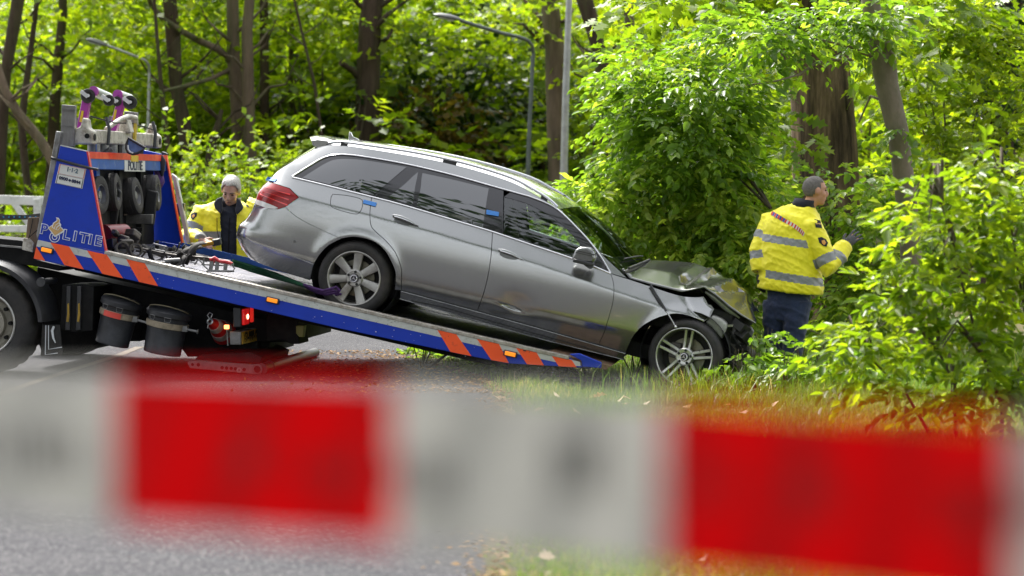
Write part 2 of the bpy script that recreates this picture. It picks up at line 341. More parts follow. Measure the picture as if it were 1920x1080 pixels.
BARK_SMOOTH = mat("bark_smooth", (0.20, 0.165, 0.130), 0.8, var=0.3, vscale=5, bump=0.25, bscale=30, stretch=(1, 1, 0.5), spec=0.25, dirt=(0.10, 0.11, 0.06), dirt_amt=0.25, dirt_scale=3)
TWIG = mat("twig", (0.075, 0.058, 0.038), 0.85, var=0.3)

# ------------------------------------------------------------------ background woodland
def crown_proto(seed, n=12, rad_=3.0, z0=2.6, z1=7.0, nspray=360, nleaf=10, ls=0.135):
    rng = np.random.default_rng(seed); bl = []
    for i in range(n):
        a = rng.random() * 6.28; f = (i + .5) / n; z = z0 + (z1 - z0) * f; r = rad_ * (0.35 + 0.65 * math.sin(math.pi * (0.2 + 0.75 * f))) * (0.3 + 0.7 * rng.random())
        q = 0.8 + 0.7 * rng.random(); bl.append(((r * math.cos(a), r * math.sin(a), z), (q * 1.25, q * 1.25, q * 0.42)))
    C, D = blob_starts(bl, nspray, rng, .3); P, D, Nn, ln, ti = spray_points(C, D, 0.75, nleaf, ls, .3, .35, rng)
    return leaf_mesh("crown", P, D, Nn, ln, ln * .75, "tri2", np.clip(ti + .12, 0, 1))
CROWNS = [crown_proto(s) for s in (11, 12, 13, 14, 15)]
for c in CROWNS: c.materials.append(LEAF_FAR)
def trunk_path(name, px, Y, m, parent, ztop=9.5, n=12, y_off=None):
    """px: list of (u, v, width px) from low to high"""
    P = [at(u, v, Y) for u, v, _ in px]; r = [wd / FPX * Y / 2 for _, _, wd in px]
    base = np.array(P[0]); d0 = (P[1] - P[0]) / max(1e-6, (P[1] - P[0])[2]); g = float(gz(base[0], base[1]))
    bz = base - d0 * (base[2] - g - 0.35) if base[2] - g > 0.5 else base
    low = np.array([bz[0], Y, g - 0.25]); P = [low] + ([bz] if base[2] - g > 0.5 else []) + P; r = [r[0] * 1.45] + ([r[0] * 1.12] if base[2] - g > 0.5 else []) + r
    if ztop and P[-1][2] < ztop:
        d = (P[-1] - P[-2]) / max(0.3, (P[-1] - P[-2])[2]); k = ztop - P[-1][2]
        for f in (0.35, 0.7, 1.0): P.append(P[-1 if f == .35 else -1] + d * k * (.35 if f < .9 else .3) * np.array([.8, .8, 1]) + np.array([0.12 * math.sin(7 * f + Y), 0.08, 0])); r.append(r[-1] * 0.82)
    mb = MB(); PP, rr = [], []
    for i in range(len(P) - 1):
        for t in np.linspace(0, 1, 4, endpoint=False): PP.append(P[i] * (1 - t) + P[i + 1] * t); rr.append((r[i] * (1 - t) + r[i + 1] * t) * (1 + 0.05 * math.sin(13 * len(PP) + Y)))
    PP.append(P[-1]); rr.append(r[-1]); inv = np.array(parent.location)
    mb.tube([p - inv for p in PP], rr, n); return mb.build(name, m, parent, sharp=80)
def branch(name, px, m, parent, n=8):
    """px: (u, v, width, Y)"""
    inv = np.array(parent.location); mb = MB(); P = [at(u, v, Y) - inv for u, v, _, Y in px]; r = [wd / FPX * Y / 2 for _, _, wd, Y in px]
    PP, rr = [], []
    for i in range(len(P) - 1):
        for t in np.linspace(0, 1, 5, endpoint=False): PP.append(P[i] * (1 - t) + P[i + 1] * t); rr.append(r[i] * (1 - t) + r[i + 1] * t)
    mb.tube(PP + [P[-1]], rr + [r[-1]], n); return mb.build(name, m, parent, sharp=80)
def tree(label, px, Y, m, ci, sc=1.0, rz=0.0, dz=0.0, dx=0.0, dy=0.0, branches=(), ztop=8.0, crown=True):
    Y = 37 + (Y - 42) * .3 if Y > 40 else Y
    b = at(px[0][0], px[0][1], Y); g = float(gz(b[0], Y)); o = empty("woodland_tree", loc=(b[0], Y, g), label=label, cat="tree", group="trees of the wood behind the lorry")
    trunk_path("trunk", px, Y, m, o, ztop)
    for br in branches: branch("branch", [(u, v, w_, Y - (br[0][3] - yy_)) for u, v, w_, yy_ in br], m, o)
    rb = random.Random(int(px[0][0] * 7 + 1000)); top_ = px[-1]
    for k in range(4):                        # side boughs
        f = rb.uniform(.25, .95); a_, b_ = px[0], px[-1]; u0 = np.interp(f, np.linspace(0, 1, len(px)), [q[0] for q in px]); v0 = np.interp(f, np.linspace(0, 1, len(px)), [q[1] for q in px]); s_ = rb.choice((-1, 1)); l_ = rb.uniform(35, 95); w0 = max(3.0, .3 * px[0][2])
        branch("branch", [(u0, v0, w0, Y), (u0 + s_ * l_ * .4, v0 - l_ * rb.uniform(.2, .5), w0 * .7, Y + .3 * rb.uniform(-1, 1)), (u0 + s_ * l_ * .75, v0 - l_ * rb.uniform(.5, .8), w0 * .5, Y + .5 * rb.uniform(-1, 1)), (u0 + s_ * l_, v0 - l_ * rb.uniform(.7, 1.3), w0 * .2, Y + .6 * rb.uniform(-1, 1))], m, o, 6)
    if crown:
        c = bpy.data.objects.new("crown", CROWNS[ci]); COL.objects.link(c); c.parent = o; c.location = (dx, dy + 3.6, dz); c.rotation_euler = (0, 0, rz); c.scale = (sc, sc, sc)
    return o
B = BARK_D; BM_ = BARK_M
tree("dark leaning trunk at the edge of the wood above the white rail", [(2, 300, 20), (10, 140, 22), (34, 0, 24)], 44, B, 0, 1.0, .3)
tree("brown slanting tree beside the white rail behind the blue headboard", [(122, 340, 22), (75, 262, 20), (32, 210, 18), (10, 170, 15)], 42, BM_, 1, 0.9, 1.1, 0.4, ztop=6)
tree("thin dark trunk standing behind the slanting brown tree", [(56, 380, 15), (46, 300, 15), (40, 230, 14), (62, 60, 10)], 46, B, 2, 1.0, 2.0)
tree("dark trunk behind the purple dolly rollers", [(96, 330, 22), (104, 180, 20), (118, 20, 17)], 52, B, 3, 1.0, 2.6)
tree("dark crooked trunk right of the thin lamp post", [(362, 350, 27), (344, 230, 25), (330, 160, 24), (324, 60, 30), (318, 0, 26)], 50, B, 4, 1.0, 3.1)
tree("slender dark sapling left of the crooked trunk", [(322, 335, 10), (312, 250, 10), (304, 180, 9), (296, 90, 7)], 47, B, 1, 0.8, 4.0)
tree("broken dark snag between the crooked trunk and grey haired officer", [(388, 340, 20), (398, 270, 17), (408, 235, 12), (416, 205, 7)], 49, B, 2, 0.7, 5.0, ztop=None, crown=False)
tree("pale twin trunk with long arching bough behind grey haired officer", [(452, 350, 28), (446, 200, 26), (438, 110, 25), (436, 0, 24)], 52, BM_, 0, 1.1, .9, branches=([(437, 118, 17, 52), (408, 92, 14, 51.8), (370, 75, 13, 51.6), (335, 55, 12, 51.2), (305, 35, 11, 51), (284, 10, 9, 50.8), (276, -12, 8, 50.5)], [(432, 130, 10, 52), (395, 148, 8, 51.5), (350, 160, 7, 51), (300, 172, 5, 50.6)]))
tree("straight pale trunk close beside the twin trunk", [(472, 350, 24), (466, 200, 22), (463, 60, 21), (468, 0, 20)], 51, BM_, 3, 1.0, 1.9)
tree("narrow dark trunk right of the pale pair", [(496, 320, 17), (496, 180, 18), (495, 0, 17)], 56, B, 4, 1.1, 2.4)
tree("slim background trunk above the estate car's tailgate", [(541, 280, 10), (545, 150, 10), (548, 0, 9)], 63, BM_, 2, 1.1, 3.3)
tree("spindly leaning sapling above the estate car's roof", [(604, 260, 6), (590, 160, 6), (566, 60, 5), (552, 0, 5)], 50, B, 1, 0.75, 4.4)
tree("thick dark forked trunk above the roof antenna", [(688, 300, 46), (690, 150, 44), (694, 40, 44), (700, 0, 40)], 55, B, 0, 1.15, 5.2, branches=([(676, 148, 14, 55), (660, 132, 12, 54.8), (640, 118, 11, 54.5)],))
tree("stout mid brown trunk between the two lamp posts", [(1046, 340, 38), (1042, 200, 34), (1040, 90, 36), (1030, 0, 36)], 50, BM_, 3, 1.0, .4)
tree("leaning brown trunk right of the tall lamp post", [(1142, 310, 26), (1132, 200, 26), (1128, 110, 24), (1112, 50, 30), (1096, 0, 32)], 46, B, 4, 0.9, 1.4)
tree("far thin trunk behind the arm of the curved lamp post", [(1016, 240, 12), (1014, 100, 12), (1010, 0, 11)], 66, B, 2, 1.1, 2.2)
tree("short reddish trunk right of the leaning brown trunk", [(1200, 260, 26), (1190, 200, 24), (1186, 120, 20)], 48, BM_, 1, 0.9, 3.9)
tree("ivy clad dark trunk beyond the slim beech", [(1872, 220, 62), (1874, 100, 58), (1872, 0, 56)], 36, B, 0, 0.85, 5.9)
# undergrowth: shrubs
def shrub_proto(seed, nspray=300, nleaf=10, ls=0.12, m=LEAF_FAR):
    rng = np.random.default_rng(seed); bl = []
    for i in range(9):
        a = rng.random() * 6.28; r = rng.random() * 1.0; z = 0.35 + 1.5 * rng.random(); q = .5 + .35 * rng.random(); bl.append(((r * math.cos(a), r * math.sin(a), z), (q * 1.2, q * 1.2, q * .6)))
    C, D = blob_starts(bl, nspray, rng, .35); P, D, Nn, ln, ti = spray_points(C, D, 0.5, nleaf, ls, .2, .35, rng)
    me = leaf_mesh("foliage", P, D, Nn, ln, ln * .7, "tri2", ti); me.materials.append(m); return me
SHR = [shrub_proto(31), shrub_proto(32), shrub_proto(33)]; SHY = [shrub_proto(36, 420, 10, .10, LEAF_YOUNG), shrub_proto(37, 420, 10, .10, LEAF_YOUNG)]; SHD = shrub_proto(34, m=LEAF_DARK); SHC = shrub_proto(35, 300, m=LEAF_COPPER)
def stems_mesh(seed):
    rng = np.random.default_rng(seed); mb = MB()
    for k in range(7):
        a = rng.random() * 6.28; t = .5 + rng.random() * .6; mb.tube([(0.05 * math.cos(a), .05 * math.sin(a), -.1), (.3 * t * math.cos(a), .3 * t * math.sin(a), .7), (.8 * t * math.cos(a), .8 * t * math.sin(a), 1.7)], [.025, .018, .007], 6)
    me = mb.mesh("stem"); me.materials.append(TWIG); return me
STEM = stems_mesh(3)
def shrub(label, u, Y, me, sc, rz, grp, szz=1.0, cat="shrub", name="woodland_shrub"):
    x = (u - 960) / FPX * Y; o = empty(name, loc=(x, Y, float(gz(x, Y))), label=label, cat=cat, group=grp)
    for nm, q in (("foliage", me), ("stem", STEM)):
        c = bpy.data.objects.new(nm, q); COL.objects.link(c); c.parent = o; c.rotation_euler = (0, 0, rz); c.scale = (sc, sc, sc * szz)
    return o
rs = random.Random(5)
G1 = "green shrubs along the far edge of the carriageway"
ANCH = [(0, "the leaning trunk at the white rail"), (75, "the slanting brown tree"), (150, "the purple dolly rollers"), (240, "the thin lamp post"), (300, "the slender dark sapling"), (345, "the dark crooked trunk"), (395, "the broken dark snag"), (450, "the pale twin trunk"), (500, "the narrow dark trunk"), (545, "the estate car's tailgate"), (600, "the spindly leaning sapling"), (690, "the thick forked trunk"), (800, "the copper leaved shrub"), (950, "the curved lamp post"), (1045, "the stout mid brown trunk"), (1065, "the tall galvanised lamp post"), (1135, "the leaning brown trunk"), (1200, "the short reddish trunk"), (1300, "the beech thicket"), (1400, "the oak's left bough"), (1540, "the massive oak"), (1680, "the slim beech"), (1800, "the bright thicket"), (1880, "the ivy clad trunk")]
SEEN = {}
def near_label(kind, u):
    a = min(ANCH, key=lambda q: abs(q[0] - u))[1]; k = SEEN.get((kind, a), 0); SEEN[(kind, a)] = k + 1
    return kind + (" just behind ", " farther off beyond ", " deep in the wood beyond ")[min(k, 2)] + a
for i, (u, Y) in enumerate([(-20, 40), (60, 47), (160, 44), (240, 49), (300, 43), (350, 39), (400, 42), (455, 45), (520, 40), (560, 46), (610, 43), (660, 48), (730, 50), (980, 44), (1090, 42), (1150, 47), (1220, 41), (1290, 45), (1400, 43), (1500, 40), (1620, 42), (1760, 40), (1880, 43), (110, 58), (420, 60), (640, 62), (1000, 58), (1260, 57)]):
    shrub(near_label("low green leafy shrub", u), u, 40.5 + (i * 7 % 5) * 5.2 + 2 * rs.random(), SHR[i % 3], 1.25 + .7 * rs.random(), rs.random() * 6, G1, 1.0)
G2 = "dark evergreen shrubs above the car roof"
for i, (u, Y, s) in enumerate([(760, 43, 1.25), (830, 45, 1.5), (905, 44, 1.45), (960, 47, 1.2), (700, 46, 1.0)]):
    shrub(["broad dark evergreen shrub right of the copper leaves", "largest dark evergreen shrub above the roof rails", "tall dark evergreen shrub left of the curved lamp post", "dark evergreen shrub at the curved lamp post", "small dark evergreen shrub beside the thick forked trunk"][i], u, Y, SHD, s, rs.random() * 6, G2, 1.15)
for i, (u, Y, s) in enumerate([(790, 41.5, 0.95), (870, 42, .7)]):
    shrub(["copper leaved shrub in front of the dark evergreen shrubs", "small copper leaved shrub among dark evergreens"][i], u, Y, SHC, s, i * 2.1, "copper shrubs", 1.3)
G3 = "bright shrubs on the far verge"
for i, (u, Y, s) in enumerate([(-20, 36, .5), (110, 37.8, .6), (185, 36.5, .75), (262, 38.6, .5), (330, 35.6, .95), (385, 36.5, .8), (440, 35.2, .9), (500, 36, .85), (545, 37.2, .95), (640, 38.5, .6), (990, 38.5, .55), (1080, 37, .6), (1190, 37, .9), (1260, 36.5, 1.0)]):
    shrub(near_label("bright verge shrub", u), u, Y, SHY[i % 2], s * (.85 + .3 * rs.random()), rs.random() * 6, G3, 1.1)
# saplings that fill the middle storey (crown only low, thin stem)
for i, (u, Y, s, dz) in enumerate([(200, 56, .8, -1.8), (560, 58, .8, -1.8), (930, 60, .9, -2), (760, 62, .9, -2), (30, 60, .8, -1.8), (480, 66, .9, -2.2), (1240, 52, .75, -1.6), (1460, 46, .7, -1.5), (1900, 50, .8, -1.6), (1120, 60, .85, -1.8), (1620, 52, .8, -1.8)]):
    x = (u - 960) / FPX * Y; g = float(gz(x, Y)); o = empty("sapling", loc=(x, Y, g), label=near_label("leafy green sapling", u), cat="tree", group="saplings between the trunks")
    mb = MB(); mb.tube([(0, 0, -.2), (.1, 0, 2), (.05, .1, 4.5), (.2, 0, 6.4)], [.07, .06, .04, .015], 8); mb.build("trunk", BARK_D, o, 80)
    c = bpy.data.objects.new("crown", CROWNS[i % 5]); COL.objects.link(c); c.parent = o; c.location = (0, 0, dz); c.scale = (s, s, s); c.rotation_euler = (0, 0, i * 1.3)
# the far wood that closes the view
rng = np.random.default_rng(77); n = 17000
X = rng.uniform(-26, 30, n); Y = rng.uniform(70, 84, n); top = 4.4 + 2.2 * noise2(X * .35, Y * .1, 4) - 3.6 * np.exp(-((X / Y * 95 + 15.5) / 1.6) ** 2); Z = 0.3 + (top) * rng.random(n) ** 0.85 + gz(X, Y)
P = np.stack([X, Y, Z], 1); D = rng.normal(size=(n, 3)) * np.array([1, 1, .4]); Nn = np.array([0, -.25, 1.]) + rng.normal(0, .5, (n, 3)); ln = rng.uniform(.28, .5, n)
tag(link("far_wood", leaf_mesh("far_wood", P, D, Nn, ln, ln * .75, "tri2", np.clip(.5 + .45 * noise2(X * .8, Z * 1.1, 8) + rng.normal(0, .12, n), 0, 1)), LEAF_FAR), "distant mass of green woodland behind all the trunks", "wood", kind="stuff")
# the wood on the other side of the road, behind the photographer (seen in the car's paint and windows)
n = 20000; X = rng.uniform(-48, 48, n); Y = rng.uniform(-11, 5, n); top = 25 + 7 * noise2(X * .33, Y * .1, 9); Z = np.where(Y > -4, 10.5, .3) + (top - np.where(Y > -4, 10.5, .3)) * rng.random(n) ** .8
P = np.stack([X, Y, Z], 1); D = rng.normal(size=(n, 3)); Nn = np.array([0, .3, 1.]) + rng.normal(0, .5, (n, 3)); ln = rng.uniform(.5, .9, n)
tag(link("roadside_wood", leaf_mesh("roadside_wood", P, D, Nn, ln, ln * .75, "tri2"), LEAF_DARK), "dark tree line reflected in the car's side windows", "wood", kind="stuff")

# ------------------------------------------------------------------ grass of the verge
def blades(name, X, Y, h, wd, m, seed, lean=.5, tint=None):
    rng = np.random.default_rng(seed); n = len(X); a = rng.random(n) * 6.283; ln = rng.normal(0, lean, n); Z = gz(X, Y) - .01
    b = np.stack([X, Y, Z], 1); s = np.stack([np.cos(a), np.sin(a), np.zeros(n)], 1) * wd[:, None]; o = np.stack([-np.sin(a), np.cos(a), np.zeros(n)], 1)
    mid = b + o * (h * ln * .35)[:, None] + np.array([0, 0, 1.]) * (h * .6)[:, None]; tip = b + o * (h * ln)[:, None] + np.array([0, 0, 1.]) * (h * (1 - .18 * np.abs(ln)))[:, None]
    V = np.stack([b - s, b + s, mid + s * .7, mid - s * .7, tip], 1).reshape(-1, 3); k = np.arange(n)[:, None] * 5
    F = np.concatenate([k + np.array([[0, 1, 2, 3]]), k + np.array([[3, 2, 4, 4]])], 0)
    F = np.concatenate([k + np.array([[0, 1, 2]]), k + np.array([[0, 2, 3]]), k + np.array([[3, 2, 4]])], 0)
    t = rng.random(n) if tint is None else tint; return link(name, np_mesh(name, V, F, np.repeat(t, 5)), m)
GRASS = leaf_mat("grass", [(0.0, (0.060, 0.145, 0.014)), (0.45, (0.135, 0.245, 0.020)), (0.72, (0.22, 0.31, 0.035)), (0.86, (0.38, 0.34, 0.13)), (1.0, (0.50, 0.43, 0.23))], 0.4, 0.5, 0.35)
rng = np.random.default_rng(21)
def area(n, y0, y1, w):
    Y = rng.uniform(y0, y1, n); X = road_edge(Y) + .02 + rng.random(n) ** 1.0 * w + 0.06 * rng.normal(size=n); return X, Y
Xs, Ys, Hs = [], [], []
for n, y0, y1, w_, h0, h1 in [(52000, 8.8, 14, 3.2, .03, .075), (60000, 14, 18.6, 4.2, .03, .08), (52000, 18.2, 22.5, 5.2, .05, .13), (14000, 22.5, 27, 6.0, .07, .2)]:
    X, Y = area(n, y0, y1, w_); hh = rng.uniform(h0, h1, n) * (1 + .5 * noise2(X * 3, Y * 2, 2)) * (1 + .9 * sstep(1.6, 2.6, X) * sstep(16.5, 19, Y)) * (.55 + .45 * sstep(0, .5, X - road_edge(Y))); Xs.append(X); Ys.append(Y); Hs.append(hh)
X = np.concatenate(Xs); Y = np.concatenate(Ys); h = np.concatenate(Hs)
thin = (rng.random(len(X)) < np.clip(.25 + 2.5 * (X - road_edge(Y)), 0, 1)) & ~((X > -.9) & (X < .75) & (Y > 19.4) & (Y < 22.8) & (rng.random(len(X)) < .8)); X, Y, h = X[thin], Y[thin], h[thin]
tg = np.clip(.43 + .26 * noise2(X * 1.1, Y * .8, 6) + .30 * np.clip(noise2(X * 2.3, Y * 1.6, 12), 0, 1) ** 1.5 + rng.normal(0, .2, len(X)), 0, 1)
tag(blades("verge_grass", X, Y, h, rng.uniform(.0018, .004, len(X)), GRASS, 4, .6, tg), "short green and straw coloured grass of the roadside verge", "grass", kind="stuff")
# long tufts round the wheel and at the feet of the standing officer
n = 5200; k = rng.integers(0, 4, n); cx = np.array([2.1, 2.75, 3.2, 1.6])[k]; cyy = np.array([20.6, 20.3, 19.9, 19.55])[k]; X = cx + rng.normal(0, .38, n); Y = cyy + rng.normal(0, .35, n)
ok = ~((np.abs(X - 1.35) < .45) & (Y > 19.75))
tag(blades("long_grass", X[ok], Y[ok], rng.uniform(.12, .34, n)[ok], rng.uniform(.003, .006, n)[ok], GRASS, 5, .7, np.clip(rng.normal(.4, .25, n), 0, 1)[ok]), "long grass tufts between the front wheel and the bushes", "grass", kind="stuff")
# leaf litter on the carriageway edge
LIT = leaf_mat("litter", [(0, (0.10, 0.055, 0.022)), (.5, (0.26, 0.14, 0.05)), (1, (0.42, 0.27, 0.12))], .1, .8, .2)
n = 4200; Y = np.concatenate([rng.uniform(18.6, 23.5, n * 2 // 3), rng.uniform(8.8, 19, n - n * 2 // 3)]); dist = np.abs(rng.normal(0, 1, n)) * np.where(Y > 18.6, .75, .13); X = road_edge(Y) - dist + .10
P = np.stack([X, Y, np.where(X < road_edge(Y), .012, gz(X, Y) + .03)], 1); D = rng.normal(size=(n, 3)) * np.array([1, 1, .12]); Nn = np.array([0, 0, 1.]) + rng.normal(0, .3, (n, 3)); ln = rng.uniform(.012, .05, n)
tag(link("leaf_litter", leaf_mesh("leaf_litter", P, D, Nn, ln, ln * .5, "tri2"), LIT), "brown leaf litter and twigs along the edge of the asphalt", "litter", kind="stuff")
# larger dry leaves that can be told apart
DRY = leaf_mat("dry_leaf", [(0, (0.30, 0.17, 0.09)), (.5, (0.48, 0.33, 0.20)), (1, (0.66, 0.52, 0.36))], .15, .75, .2)
dl = leaf_mesh("dry_leaf", V3(0, 0, 0)[None], V3(1, 0, .15)[None], V3(0, .1, 1)[None], np.array([.11]), np.array([.115]), "lobed", np.array([.6]), .4); dl.materials.append(DRY)
dl2 = leaf_mesh("dry_leaf", V3(0, 0, 0)[None], V3(1, 0, .1)[None], V3(.3, -.4, 1)[None], np.array([.10]), np.array([.12]), "lobed", np.array([1.0]), .5); dl2.materials.append(DRY)
for i, (u, v) in enumerate([(937, 752), (968, 780), (1022, 772), (1084, 786), (1112, 746), (1122, 744), (1168, 735), (1166, 745), (1175, 758), (1215, 748), (1370, 744), (1292, 775), (1390, 786), (1290, 716), (1330, 712), (1365, 708), (1262, 768), (1040, 744), (1560, 1066), (1320, 1070), (1230, 1046), (1010, 1056), (1450, 760), (1000, 690)]):
    p = on_ground(u, v, 0.04); o = bpy.data.objects.new("dry_leaf", (dl, dl2)[i % 2]); COL.objects.link(o); o.location = (p[0], p[1], float(gz(p[0], p[1])) + .05); o.rotation_euler = (rs.uniform(-.5, .5), rs.uniform(-.6, .3), rs.uniform(0, 6.3)); k = rs.uniform(.55, 1.0); o.scale = (k, k, k)
    tag(o, "pale brown dry leaf lying on the grass verge", "leaf", "dry leaves on the verge")
# ------------------------------------------------------------------ vegetation beside the crashed car
def pb(u, v, Y, ru, rv, ry):
    s = FPX / Y; return (tuple(at(u, v, Y)), (ru / s, ry, rv / s))
def clear_of_things(P):
    L = (P - CARF.O) @ CARF.M
    bad = (L[:, 0] > -1.3) & (L[:, 0] < 3.46) & (np.abs(L[:, 1]) < 1.0) & (L[:, 2] < 1.6) & (L[:, 2] > -.1)
    T_ = (P - TRF.O) @ TRF.M; zbed = .14 + (2.62 - T_[:, 0]) * .2185 - .22; bad |= (T_[:, 0] < 2.6) & (np.abs(T_[:, 1]) < 1.3) & (T_[:, 2] > np.maximum(zbed, .07)) & (T_[:, 2] < 1.5)
    bad |= ((P[:, 0] - 2.43) ** 2 + (P[:, 1] - 21.4) ** 2 < .40 ** 2) & (P[:, 2] < 1.9)
    bad |= ((P[:, 0] - 2.85) ** 2 + (P[:, 1] - 21.3) ** 2 < .30 ** 2) & (P[:, 2] > .7) & (P[:, 2] < 1.5)
    bad |= (P[:, 0] > 1.95) & (P[:, 0] < 3.15) & (P[:, 1] > 20.4) & (P[:, 1] < 21.9) & (P[:, 2] > .45)      # the trampled gap he stands in
    # keep the line of sight of nobody: only volumes that the solid things themselves fill are cleared
    return ~bad
def plant(name, label, cat, base, blobs, nspray, nleaf, L, ls, m, seed, shape="oval", ratio=.6, droop=.3, group=None, stems=None, jit=.28, tw=.35, tintadd=0.0, nbr=26, smat=None, sr=1.0):
    o = empty(name, loc=(base[0], base[1], float(gz(base[0], base[1]))), label=label, cat=cat, group=group); inv = np.array(o.location)
    bl = [(tuple(np.array(c) - inv), r) for c, r in blobs]
    f, (C, D) = foliage("foliage", bl, nspray, nleaf, L, ls, m, o, shape, ratio, droop, seed, 1.0, tintadd, jit, keep=lambda P: clear_of_things(P + inv), tw=tw)
    mb = MB(); rr = random.Random(seed)
    if stems:
        for st in stems: mb.tube([np.array(p[:3]) - inv for p in st], [p[3] for p in st], 8)
    for k in range(nbr):                     # boughs that carry the sprays
        c, r = bl[k % len(bl)]; c = np.array(c); r = np.array(r); d = np.array([rr.uniform(-1, 1), rr.uniform(-1, 1), rr.uniform(-.6, .6)]); e = c + d * r * .9
        root = np.array([0.0, 0.0, max(.15, min(c[2] * .55, 1.2))]) if not stems else np.array(min((np.array(p[:3]) - inv for st in stems for p in st), key=lambda q: np.linalg.norm(q - c) + 1.2 * max(0, q[2] - c[2])))
        mid = root * .45 + e * .55 + np.array([0, 0, .18]); mb.tube([root, mid, e], [.016 * sr, .009 * sr, .003], 6)
    if mb.v: mb.build("stem", smat or TWIG, o, 80)
    return o
# massive old oak
o = empty("old_oak", loc=(at(1545, 340, 27)[0], 27, float(gz(3.5, 27))), label="massive furrowed oak trunk behind the officer in dark trousers", cat="tree")
trunk_path("trunk", [(1552, 520, 128), (1548, 330, 118), (1542, 200, 116), (1534, 120, 122), (1520, 50, 150), (1505, 0, 165)], 27, BARK_OAK, o, 8.5, 22)
branch("branch", [(1500, 60, 70, 27), (1455, 10, 46, 27), (1420, -40, 34, 26.8), (1330, -110, 24, 26.5)], BARK_OAK, o, 12)
branch("branch", [(1545, 30, 80, 27), (1610, -40, 60, 27.3), (1680, -110, 40, 27.5)], BARK_OAK, o, 12)
inv = np.array(o.location); bl = [(tuple(np.array(c) - inv), r) for c, r in [pb(1230, 30, 25, 90, 45, .8), pb(1330, -20, 25.5, 130, 50, 1), pb(1410, 150, 25.2, 50, 40, .5), pb(1540, 100, 25.6, 60, 12, .25), pb(1575, 160, 25.7, 18, 14, .2), pb(1530, 245, 25.4, 25, 22, .2), pb(1440, 250, 25.3, 30, 60, .4), pb(1500, -60, 26, 220, 50, 1.5), pb(1760, 20, 28, 120, 60, 1), pb(1180, 120, 26, 40, 70, .6), pb(1700, 120, 26.5, 60, 60, .5)]]
foliage("crown", bl, 400, 6, .36, .18, LEAF_YOUNG, o, "lobed", .8, .45, 41, .9, 0.0, .35)
# slim grey beech
bx = at(1700, 440, 23); o = empty("slim_beech", loc=(bx[0], 23, float(gz(bx[0], 23))), label="slim smooth grey beech trunk leaning left beside the oak", cat="tree"); inv = np.array(o.location)
trunk_path("trunk", [(1716, 640, 40), (1706, 440, 38), (1694, 330, 40), (1684, 250, 43), (1663, 160, 42), (1656, 110, 45), (1640, 50, 36), (1632, 0, 35)], 23, BARK_SMOOTH, o, 7.5, 16)
branch("branch", [(1650, 110, 9, 23), (1620, 100, 7, 22.9), (1595, 88, 5, 22.8), (1540, 75, 4, 22.7), (1450, 62, 3, 22.5)], BARK_SMOOTH, o)
branch("branch", [(1596, 112, 6, 23), (1560, 113, 6, 22.7), (1530, 118, 5, 22.5), (1498, 140, 4, 22.3), (1455, 152, 3, 22.2), (1330, 170, 2, 22.1)], BARK_SMOOTH, o)
branch("branch", [(1660, 190, 7, 23), (1632, 180, 4, 23.2), (1610, 230, 3, 23.4)], BARK_SMOOTH, o)
bl = [(tuple(np.array(c) - inv), r) for c, r in [pb(1520, 55, 22.7, 130, 22, .7), pb(1400, 70, 22.6, 90, 22, .7), pb(1600, 40, 23, 60, 25, .5), pb(1320, 150, 22.6, 90, 30, .7), pb(1300, 190, 22.8, 100, 45, .7), pb(1220, 140, 23, 70, 60, .6), pb(1190, 220, 23.2, 60, 55, .6), pb(1290, 255, 22.8, 90, 45, .7), pb(1270, 300, 23, 120, 45, .7), pb(1385, 315, 23.4, 40, 35, .5), pb(1660, 30, 23, 50, 30, .4), pb(1690, 235, 22.9, 25, 15, .2), pb(1330, 225, 23.2, 70, 40, .5)]]
foliage("crown", bl, 1000, 10, .40, .088, LEAF_BEECH, o, "oval", .62, .3, 42, 1.0, .02, .25, keep=lambda P: clear_of_things(P + inv))
# leafy mass behind the bonnet and behind the officer
plant("beech_thicket", "bright beech thicket pressing against the crumpled bonnet and windscreen", "shrub", (1.75, 23.4), [pb(1120, 380, 23, 60, 35, .5), pb(1190, 400, 23.2, 90, 60, .6), pb(1270, 380, 23.2, 100, 70, .6), pb(1350, 390, 23.1, 80, 80, .6), pb(1220, 460, 22.9, 110, 45, .5), pb(1310, 470, 22.8, 110, 50, .5), pb(1390, 500, 22.6, 60, 70, .45), pb(1380, 440, 22.9, 60, 70, .5), pb(1090, 355, 23.1, 40, 22, .4), pb(1340, 540, 22.6, 60, 40, .35), pb(1400, 580, 22.4, 35, 45, .3)], 850, 10, .38, .092, LEAF_BEECH, 43, droop=.5, tintadd=.28, stems=[[(1.7, 23.6, -.2, .03), (1.9, 23.5, .8, .022), (2.2, 23.2, 1.7, .012)], [tuple(at(1445, 390, 22.6)) + (.014,), tuple(at(1410, 340, 22.8)) + (.018,), tuple(at(1365, 290, 23)) + (.016,), tuple(at(1300, 255, 23.2)) + (.01,)]])  # tintadd lightens the leaf colour against shade from the crown above
plant("hazel_thicket", "dense green thicket behind the standing officer's outstretched hand", "shrub", (3.3, 25.0), [pb(1430, 360, 24.6, 50, 50, .5), pb(1600, 380, 24.4, 70, 70, .6), pb(1600, 480, 24.3, 80, 60, .6), pb(1680, 440, 24.4, 80, 80, .6), pb(1560, 580, 24, 70, 60, .5), pb(1640, 560, 23.9, 80, 60, .5), pb(1420, 420, 24.6, 50, 90, .5), pb(1500, 640, 23.6, 50, 40, .4), pb(1400, 600, 24, 40, 60, .4), pb(1600, 650, 23, 80, 35, .5)], 700, 10, .36, .088, LEAF_BEECH, 44, droop=.4, tintadd=.16)
